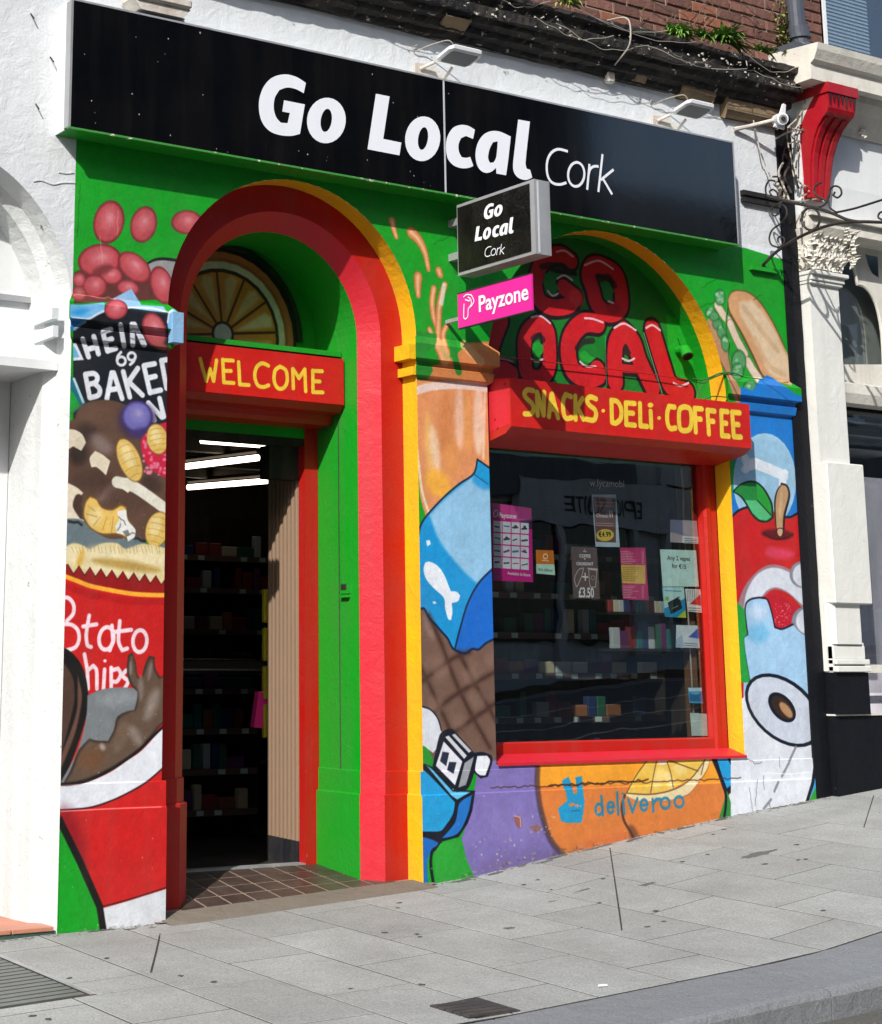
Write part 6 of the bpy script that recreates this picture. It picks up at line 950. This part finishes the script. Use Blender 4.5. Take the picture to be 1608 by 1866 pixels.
for i, (a, b_, z) in enumerate((((367, 802), (492, 811), 2.44), ((330, 851), (470, 834), 2.44), ((343, 888), (490, 876), 2.44))):
    A, B = zpl(*a, z), zpl(*b_, z); f_ = thing('ceiling_light', tuple((A+B)/2), ('short fluorescent tube nearest the shop door', 'middle fluorescent tube on the shop ceiling', 'fluorescent tube furthest inside on the shop ceiling')[i], 'ceiling light', 'fluorescent tubes in the shop'); MB().tube([tuple(A), tuple(B)], .024, 8).build('tube', m_tube, f_); d_ = Vector((0, 0, .055)); MB().tube([tuple(Vector(A)+d_), tuple(Vector(B)+d_)], .022, 6).build('batten', m_dceil, f_)
# shelf units with goods
PN = ('red', 'blue', 'green', 'cream', 'purple', 'orange', 'white', 'teal')
ORD = ['first', 'second', 'third', 'fourth', 'fifth', 'sixth', 'seventh', 'eighth', 'ninth', 'tenth', 'eleventh', 'twelfth', 'thirteenth', 'fourteenth', 'fifteenth', 'sixteenth', 'seventeenth', 'eighteenth', 'nineteenth', 'twentieth']
PC = [paint('goods_%s' % n_, S(*c), .5, .02, .1, rnd=.2) for n_, c in (('red', (140, 52, 56)), ('blue', (50, 70, 120)), ('green', (52, 108, 84)), ('cream', (200, 190, 160)), ('purple', (110, 60, 110)), ('orange', (160, 104, 66)), ('white', (190, 196, 200)), ('teal', (40, 120, 120)))]
gm = []
for v, (a, b_, c_) in enumerate(((.07, .05, .12), (.10, .05, .09), (.05, .05, .15), (.12, .06, .07))):
    for mi, m_ in enumerate(PC): b = MB().box(-a/2, a/2, 0, b_, 0, c_, .004); me = bpy.data.meshes.new('packet'); me.from_pydata(b.v, [], b.f); me.materials.append(m_); gm.append((a, me, PN[mi], ('squat', 'low', 'tall', 'broad')[v]))
def unit(x0, x1, y, zs, label, seed, depth=.28, fill=.9, short='seen through door'):
    u = thing('shelf_unit', ((x0+x1)/2, y+.1, -.05), label, 'shelves'); g_ = random.Random(seed)
    MB().box(x0, x1, y+depth, y+depth+.02, -.05, max(zs)+.3).build('back_panel', m_dwood, u)
    for xx in (x0-.01, x1): MB().box(xx, xx+.012, y, y+depth, -.05, max(zs)+.2).build('upright', m_dwood, u)
    for lv, z in enumerate(sorted(zs, reverse=True)):
        cnt = 0
        MB().box(x0, x1, y, y+depth, z-.02, z).build('shelf', m_dark, u); MB().box(x0, x1, y-.006, y, z-.035, z+.004).build('price_rail', m_shelf, u)
        for k in range(int((x1-x0)/.16)):
            if g_.random() < .7: xx = x0+.06+.16*k+g_.uniform(-.02, .02); MB().box(xx, xx+.05, y-.009, y-.006, z-.03, z+.0).build('price_label', m_paper, u)
        x = x0+.05
        while x < x1-.08:
            a, me, cn_, sh_ = g_.choice(gm)
            if g_.random() < fill and cnt < 20: o = bpy.data.objects.new('packet', me); COL.objects.link(o); o.location = (x+a/2, y+.02, z+.001); tag(o, '%s %s packet, %s from the left, %s shelf down, %s' % (sh_, cn_, ORD[cnt], ORD[lv], short), 'packet', 'packets on the shop shelves'); cnt += 1
            x += a+g_.uniform(.004, .02)
    return u
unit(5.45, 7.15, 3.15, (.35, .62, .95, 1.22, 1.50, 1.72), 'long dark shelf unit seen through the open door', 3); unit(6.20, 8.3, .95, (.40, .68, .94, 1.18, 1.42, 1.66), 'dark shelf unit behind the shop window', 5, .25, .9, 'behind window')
yp = thing('crisp_packets', tuple(P(485, 1150, .95)), 'strip of hanging yellow crisp packets beside the folding shutter', 'packets')
for i in range(4): a = P(480, 1070+70*i, 1.0); c = P(497, 1135+70*i, 1.0); MB().box(a[0], c[0]+.03, .99, 1.02, c[2], a[2]-.012, .006).build('packet', paint('yellow_packet', S(170, 160, 30), .4, .2, .2), yp)
pk = P(480, 1325, 1.0); pb = thing('pink_bag', tuple(pk), 'pink carrier bag hanging inside beside the shutter', 'bag'); MB().prism([(pk[0]-.06, pk[2]), (pk[0]+.12, pk[2]-.02), (pk[0]+.10, pk[2]+.19), (pk[0]-.03, pk[2]+.19)], 'y', 1.0, 1.04).build('bag_body', paint('pink_plastic', S(220, 40, 130), .4, .2, .1), pb)
# counter freezer with metal rims
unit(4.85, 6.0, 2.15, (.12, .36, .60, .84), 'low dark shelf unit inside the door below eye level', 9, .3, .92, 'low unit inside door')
fz = thing('display_counter', (5.4, 1.7, .9), 'thin metal rimmed counter top above the low shelves inside', 'counter'); MB().prism([(1.75, .93), (2.15, .99), (2.15, 1.01), (1.75, .95)], 'x', 5.05, 6.0).build('counter_top', m_dark, fz)
for a, b_ in (((5.05, 1.745, .955), (6.0, 1.745, .955)), ((5.05, 1.745, .955), (5.05, 2.15, 1.015)), ((5.05, 2.15, 1.015), (6.0, 2.15, 1.015)), ((5.05, 1.745, .955), (5.05, 1.745, -.03))): MB().tube([a, b_], .006, 6).build('rim', m_alu, fz)
# ------------------------------------------------------------------ notices stuck inside the glass
GY = .168
def poster(name, quad, label, bgc, draw=None, cat='poster', k=900, th=.0012):
    p = [P(*q, GY) for q in quad]; x0, x1 = min(q[0] for q in p), max(q[0] for q in p); z0, z1 = min(q[2] for q in p), max(q[2] for q in p); c = Cv(x0, x1, z0, z1, k, lambda x, y: P(x, y, GY)[[0, 2]], bgc)
    if draw: draw(c)
    t_ = thing(name, ((x0+x1)/2, GY, z0), label, cat); im = c.image(name); m = paint('print_'+label, (0, 0, 0, 1), .5, 0, .04, img=im)
    MB().grid([[(p[3][0], GY, p[3][2]), (p[2][0], GY, p[2][2])], [(p[0][0], GY, p[0][2]), (p[1][0], GY, p[1][2])]]).build('sheet', m, t_, uv=lambda q: c.uv((q[0], q[2]))); return t_, p
def ptext(t_, s, a, b_, mat, h=None, off=0.):
    A, B = P(*a, GY-.0012), P(*b_, GY-.0012); wdt = math.hypot(B[0]-A[0], B[2]-A[2]); ux = (B-A)/wdt; uz = np.array([-ux[2], 0, ux[0]]); text(t_, s, A, ux, uz, wdt, mat, off=off, h=h)
m_ink = paint('black_ink', S(20, 24, 24), .6, 0, 0); m_wink = paint('white_ink', S(244, 240, 244), .6, 0, 0); m_cink = paint('cream_ink', S(226, 214, 190), .6, 0, 0)
V = cV
def d1(c):
    c.poly(V((60, 420), (200, 430), (330, 460), (330, 560), (200, 540), (60, 500)), (222, 70, 160), 1, 10, False); c.poly(V((200, 430), (330, 460), (328, 540), (240, 530)), (160, 24, 110), .8, 4, False); c.poly(V((240, 545), (330, 535), (330, 600), (300, 600)), (40, 16, 60), .8, 2)
    g_ = random.Random(3)
    for r in range(4):
        for k in range(4):
            x, y = 72+60*k, 545+80*r+k*4; c.poly(V((x, y), (x+54, y+4), (x+55, y+76), (x+1, y+72)), (224, 226, 236), 1, 0, False)
            cc = g_.choice([(70, 70, 80), (40, 40, 60), (120, 40, 120), (60, 60, 66), (20, 110, 170), (70, 130, 80)]); c.line(V((x+10, y+g_.uniform(30, 44)), (x+g_.uniform(34, 46), y+g_.uniform(32, 44))), g_.uniform(1.5, 3.5), cc, .9, 0, False)
            if g_.random() < .5: c.ell((x+27, y+30), 10, 10, 0, cc, .9, 0, V)
    c.line(V((60, 880), (340, 900), (340, 960), (60, 950)), 1, (200, 20, 130), 0)
t_, p_ = poster('pink_poster', ((896, 916), (969, 926), (972, 1061), (899, 1058)), 'bright pink payment poster with grid of white logo squares', (206, 20, 140), d1); ptext(t_, 'Payzone', V(108, 522), V(225, 530), m_wink, off=.02); ptext(t_, 'Available In Store', V(165, 902), V(318, 916), m_wink, off=.01)
b = MB(); strip(b, [P(*z, GY-.002)[[0, 2]] for z in V((76, 520), (74, 490), (88, 470), (102, 480), (100, 505), (84, 520))], .004, lambda a, c: (a, GY-.002, c)); b.build('logo_line', m_wink, t_)
def d2(c): c.poly(V((350, 730), (480, 730), (482, 835), (350, 832)), (214, 120, 30), 1, 0, False); ring(c, V, 418, 782, 14, 16, 0, 2, (250, 220, 190)); c.line(V((396, 808), (440, 812)), 1.4, (250, 220, 190))
t_, p_ = poster('small_notice', ((977, 1002), (1009, 1003), (1012, 1048), (978, 1045)), 'small orange and mint We deliver notice inside the window', (196, 230, 214), d2); ptext(t_, 'We deliver', V(370, 878), V(468, 884), m_ink)
def d3(c):
    c.poly(V((735, 385), (885, 395), (888, 690), (755, 685)), (112, 78, 74), 1, 0, False); c.poly(V((735, 385), (885, 395), (870, 440), (738, 470)), (150, 100, 86), .9, 3, False); c.ell((815, 640), 58, 40, -3, (226, 196, 80), 1, 0, V)
    for y in (420, 445, 560, 575): c.line(V((755, y), (870, y+4)), 1.1, (210, 180, 170), .8, 0, False)
    c.line(V((845, 480), (850, 520)), 2, (230, 230, 230)); c.line(V((860, 480), (864, 520)), 2, (230, 230, 230))
t_, p_ = poster('framed_menu', ((1079, 901), (1123, 901), (1130, 997), (1086, 996)), 'white bordered brown poster priced 4.99 in the window centre', (186, 204, 220), d3); ptext(t_, '€4.99', V(772, 652), V(856, 650), m_ink, off=.02); ptext(t_, 'Chicken', V(758, 520), V(836, 524), m_wink)
def d4(c):
    c.poly(V((590, 720), (760, 720), (782, 1065), (604, 1062)), (104, 86, 88), 0); c.line(V((680, 735), (672, 750), (690, 750)), 1.5, (210, 200, 200))
    c.line(V((625, 985), (612, 930), (640, 870), (672, 860), (660, 910), (635, 970), (625, 985)), 1.4, (206, 190, 186)); c.line(V((706, 868), (760, 875), (752, 985), (716, 980), (706, 868)), 1.4, (206, 190, 186)); c.line(V((700, 862), (764, 868)), 2, (206, 190, 186)); c.line(V((682, 895), (684, 940)), 2.4, (230, 226, 226)); c.line(V((666, 918), (700, 920)), 2.4, (230, 226, 226)); ring(c, V, 735, 925, 12, 14, 0, 1.2, (190, 150, 130))
t_, p_ = poster('coffee_poster', ((1041, 996), (1088, 998), (1094, 1092), (1045, 1090)), 'grey brown coffee and croissant poster priced 3.50', (106, 88, 90), d4); ptext(t_, 'COFFEE', V(645, 788), V(720, 790), m_wink, off=.02); ptext(t_, '+', V(674, 812), V(688, 812), m_wink); ptext(t_, 'CROISSANT', V(625, 840), V(738, 842), m_wink, off=.02); ptext(t_, '£3.50', V(640, 1052), V(742, 1056), m_wink, h=.055, off=.02)
def d5(c):
    c.poly(V((905, 838), (1082, 840), (1084, 965), (925, 960)), (226, 186, 96), 1, 0, False)
    for y in list(range(748, 832, 11))+list(range(978, 1066, 11)): c.line(V((922, y), (922+random.uniform(60, 120), y+3)), .9, (240, 200, 210), .9, 0, False); c.line(V((1060, y+4), (1072, y+5)), .9, (240, 200, 210), .9, 0, False)
    for y in range(856, 950, 12): c.line(V((930, y), (930+random.uniform(70, 120), y+3)), .9, (150, 120, 60), .9, 0, False)
poster('price_list', ((1130, 998), (1176, 998), (1183, 1094), (1136, 1092)), 'pink and yellow striped price list in the window', (198, 50, 110), d5)
t_, p_ = poster('paper_notice', ((1203, 1001), (1269, 1003), (1274, 1069), (1208, 1069)), 'large pale paper notice reading Any 2 vapes for 15 euro', (206, 236, 232)); ptext(t_, 'Any 2 vapes', V(1230, 805), V(1382, 812), m_ink, off=.008); ptext(t_, 'for €15', V(1262, 858), V(1356, 866), m_ink, off=.012)
def d6(c):
    c.poly(V((1200, 970), (1340, 985), (1350, 1100), (1210, 1130)), (190, 226, 226), 1, 0, False); c.line(V((1215, 1010), (1320, 1014)), 1.6, (90, 150, 180)); c.poly(V((1210, 1130), (1350, 1060), (1360, 1195), (1210, 1192)), (20, 150, 200), 1, 0, False); c.poly(V((1290, 1195), (1360, 1130), (1362, 1195)), (190, 210, 60), 1, 0, False); c.poly(V((1215, 1050), (1240, 1050), (1240, 1078), (1216, 1076)), (150, 190, 60), 1, 0, False)
    c.poly(V((1232, 1090), (1310, 1048), (1330, 1128), (1254, 1168)), (18, 30, 34), 1, 0, False); c.line(V((1260, 1130), (1300, 1112)), 1.4, (120, 160, 150)); c.ell((1310, 1062), 6, 6, 0, (190, 200, 200), 1, 0, V)
poster('card_advert', ((1207, 1070), (1247, 1070), (1251, 1126), (1212, 1124)), 'blue and green bank card advert under the vapes notice', (60, 170, 200), d6)
def d7(c):
    for k in range(7): c.line(V((1362+12*k, 1010), (1364+12*k, 1080)), 1.6, (150, 150, 156), .9, 0, False)
    c.poly(V((1378, 1100), (1450, 1035), (1455, 1110)), (210, 50, 60), 1, 0, False); c.line(V((1375, 1125), (1450, 1130)), 1.2, (120, 120, 120)); c.line(V((1375, 1140), (1450, 1146)), 1.2, (120, 120, 120))
poster('phone_card', ((1249, 1073), (1277, 1074), (1281, 1117), (1254, 1114)), 'small white card with red triangle at the window edge', (232, 232, 232), d7, 'notice')
def d8(c): c.poly(V((1250, 540), (1330, 536), (1335, 640), (1250, 620)), (110, 110, 140), 1, 0, False); c.poly(V((1330, 645), (1440, 652), (1440, 700), (1330, 695)), (226, 230, 232), 1, 0, False); [c.line(V((1345, y), (1425, y+5)), 1.1, (90, 100, 110), .9, 0, False) for y in (662, 674, 686)]
poster('faded_card', ((1222, 947), (1270, 949), (1274, 991), (1222, 988)), 'faded grey card with white caption near the window right', (176, 164, 172), d8, 'notice')
def d9(c): c.poly(V((1370, 1320), (1435, 1260), (1440, 1330)), (60, 90, 190), 1, 0, False); c.poly(V((1285, 1340), (1330, 1300), (1340, 1385), (1290, 1390)), (170, 190, 210), 1, 0, False); c.line(V((1345, 1360), (1430, 1366)), 1.2, (100, 110, 130)); c.line(V((1345, 1375), (1430, 1380)), 1.2, (100, 110, 130))
poster('phone_card', ((1233, 1139), (1272, 1140), (1276, 1181), (1232, 1180)), 'small white card with blue triangle below the bank card advert', (214, 222, 230), d9, 'notice')
poster('blue_card', ((1254, 1253), (1279, 1253), (1282, 1282), (1257, 1281)), 'small blue and white picture card low at the window right', (90, 180, 220), lambda c: (c.poly([(1256, 1262), (1270, 1266), (1282, 1258), (1282, 1280), (1258, 1278)], (30, 110, 170), .9, 4), c.poly([(1255, 1254), (1280, 1254), (1280, 1259), (1256, 1260)], (220, 236, 240), .9, 1, False)), 'card')
poster('blank_paper', ((1258, 1299), (1289, 1301), (1293, 1341), (1261, 1341)), 'blank pale paper propped in the bottom right window corner', (196, 218, 214), None, 'paper')
wl = thing('window_lettering', tuple(P(1075, 885, .158)), 'faded white web address lettering high on the window glass', 'lettering')
A, B = P(1075, 886, .1585), P(1138, 888, .1585); text(wl, 'w.lycamobi', A, (B-A)/np.linalg.norm(B-A), (0, 0, 1), float(np.linalg.norm(B-A)), paint('faded_vinyl', S(170, 176, 180), .6, 0, .2))
# row of small coloured boxes on the window shelf (right)
vs = thing('window_shelf', tuple(P(1200, 1190, .35)), 'narrow shelf behind the glass carrying coloured vape boxes', 'shelf'); a, c = P(1115, 1182, .35), P(1285, 1184, .35); MB().box(a[0], c[0], .34, .46, a[2]-.012, a[2]).build('board', m_dwood, vs)
x = a[0]+.01; i = 0
while x < c[0]-.04:
    wd = random.choice((.045, .052, .06)); o = MB().box(x, x+wd, .35, .38, a[2]+.001, a[2]+.15-random.uniform(0, .05), .002).build('vape_box', PC[(6, 4, 0, 7, 1, 6, 2, 4, 7, 1, 6, 0)[i % 12]], None, label='%s upright box, %s from the left on the lower window shelf' % (PN[(6, 4, 0, 7, 1, 6, 2, 4, 7, 1, 6, 0)[i % 12]], ORD[min(i, 19)]), cat='box', group='small boxes on the window shelf'); x += wd+.004; i += 1
vs2 = thing('window_shelf', tuple(P(1200, 1115, .35)), 'upper narrow shelf behind the glass with red and cream boxes', 'shelf'); a, c = P(1108, 1115, .35), P(1215, 1117, .35); MB().box(a[0], c[0], .34, .46, a[2]-.012, a[2]).build('board', m_dwood, vs2)
x = a[0]+.01
i = 0
while x < c[0]-.04: MB().box(x, x+.036, .35, .38, a[2]+.001, a[2]+.07, .002).build('small_box', PC[(i*3) % 8], None, label='little %s box, %s from the left on the upper window shelf' % (PN[(i*3) % 8], ORD[i]), cat='box', group='little boxes on the upper window shelf'); x += .041; i += 1
# ------------------------------------------------------------------ the other side of the street (seen only as reflections, and by the side light it blocks)
ob = thing('opposite_terrace', (8, -14.4, 0), 'grey terrace of shops across the street behind the viewer', 'building'); m_og = paint('grey_render', S(190, 190, 186), .8, .2, .4); m_ob = paint('pale_render', S(176, 176, 172), .8, .2, .3); m_ow = paint('dark_window', S(24, 30, 36), .1, 0, .1); m_sh = paint('shop_band', S(60, 66, 72), .5, .1, .2)
MB().box(-16, 20.0, -22, -14.3, -1.2, 7.2).build('wall', m_og, ob); MB().box(-16, 20.0, -22, -14.28, 7.2, 12.4).build('unseen_upper_wall', paint('dark_reflected_brick', S(52, 44, 42), .9, .2, .3), ob); MB().box(20.0, 44, -22, -14.3, -1.2, 9.0).build('wall', m_og, ob)  # unseen upper wall made tall and dark, so the fascia's left part reflects dark
for k in range(15):
    x = -14+4*k; z0 = gz(min(x, 30), -2.7)
    MB().box(x, x+.9, -14.3, -14.24, z0+3.9, z0+5.6).build('window', m_ow, ob); MB().box(x+1.7, x+2.6, -14.3, -14.24, z0+3.9, z0+5.6).build('window', m_ow, ob); MB().box(x-.3, x+3.2, -14.32, -14.12, z0+2.7, z0+3.35).build('shop_sign_band', m_ob if k % 2 else m_sh, ob); MB().box(x, x+2.9, -14.3, -14.22, z0+.4, z0+2.6).build('shop_glass', m_ow, ob)
    if k % 2: MB().box(x-.4, x+3.5, -14.29, -14.2, z0+3.4, 8.5).build('facade_panel', m_ob, ob) if k % 4 == 1 else None

for k in range(15):
    x = -14+4*k; z0 = gz(min(x, 30), -2.7)
    for xa in (x, x+1.7):
        MB().box(xa-.08, xa, -14.3, -14.2, z0+3.85, z0+5.65).build('window_frame', m_white2, ob); MB().box(xa+.9, xa+.98, -14.3, -14.2, z0+3.85, z0+5.65).build('window_frame', m_white2, ob); MB().box(xa, xa+.9, -14.3, -14.2, z0+4.7, z0+4.76).build('window_bar', m_white2, ob); MB().box(xa-.15, xa+1.05, -14.3, -14.1, z0+3.75, z0+3.85).build('window_sill', m_white2, ob)
    for xa in (x-.25, x+1.4, x+3.0): MB().box(xa, xa+.14, -14.3, -14.12, z0-.1, z0+2.7).build('shop_pilaster', m_ob, ob)
def mirror(px, py, Yg=.16): p = P(px, py, Yg); d = ray(px, py); t_ = (-14.1-Yg)/(-d[1]); return np.array([p[0]+d[0]*t_, -14.1, p[2]+d[2]*t_])
A, B = mirror(1030, 925), mirror(1170, 925); zc_ = (A[2]+B[2])/2
MB().box(min(A[0], B[0])-1.0, max(A[0], B[0])+1.6, -14.2, -14.1, zc_-.32, zc_+.42).build('lettered_sign', m_ob, ob)
text(ob, 'EPIC SUITE', (max(A[0], B[0]), -14.09, zc_-.12), (-1, 0, 0), (0, 0, 1), abs(B[0]-A[0]), m_ink, off=.01)
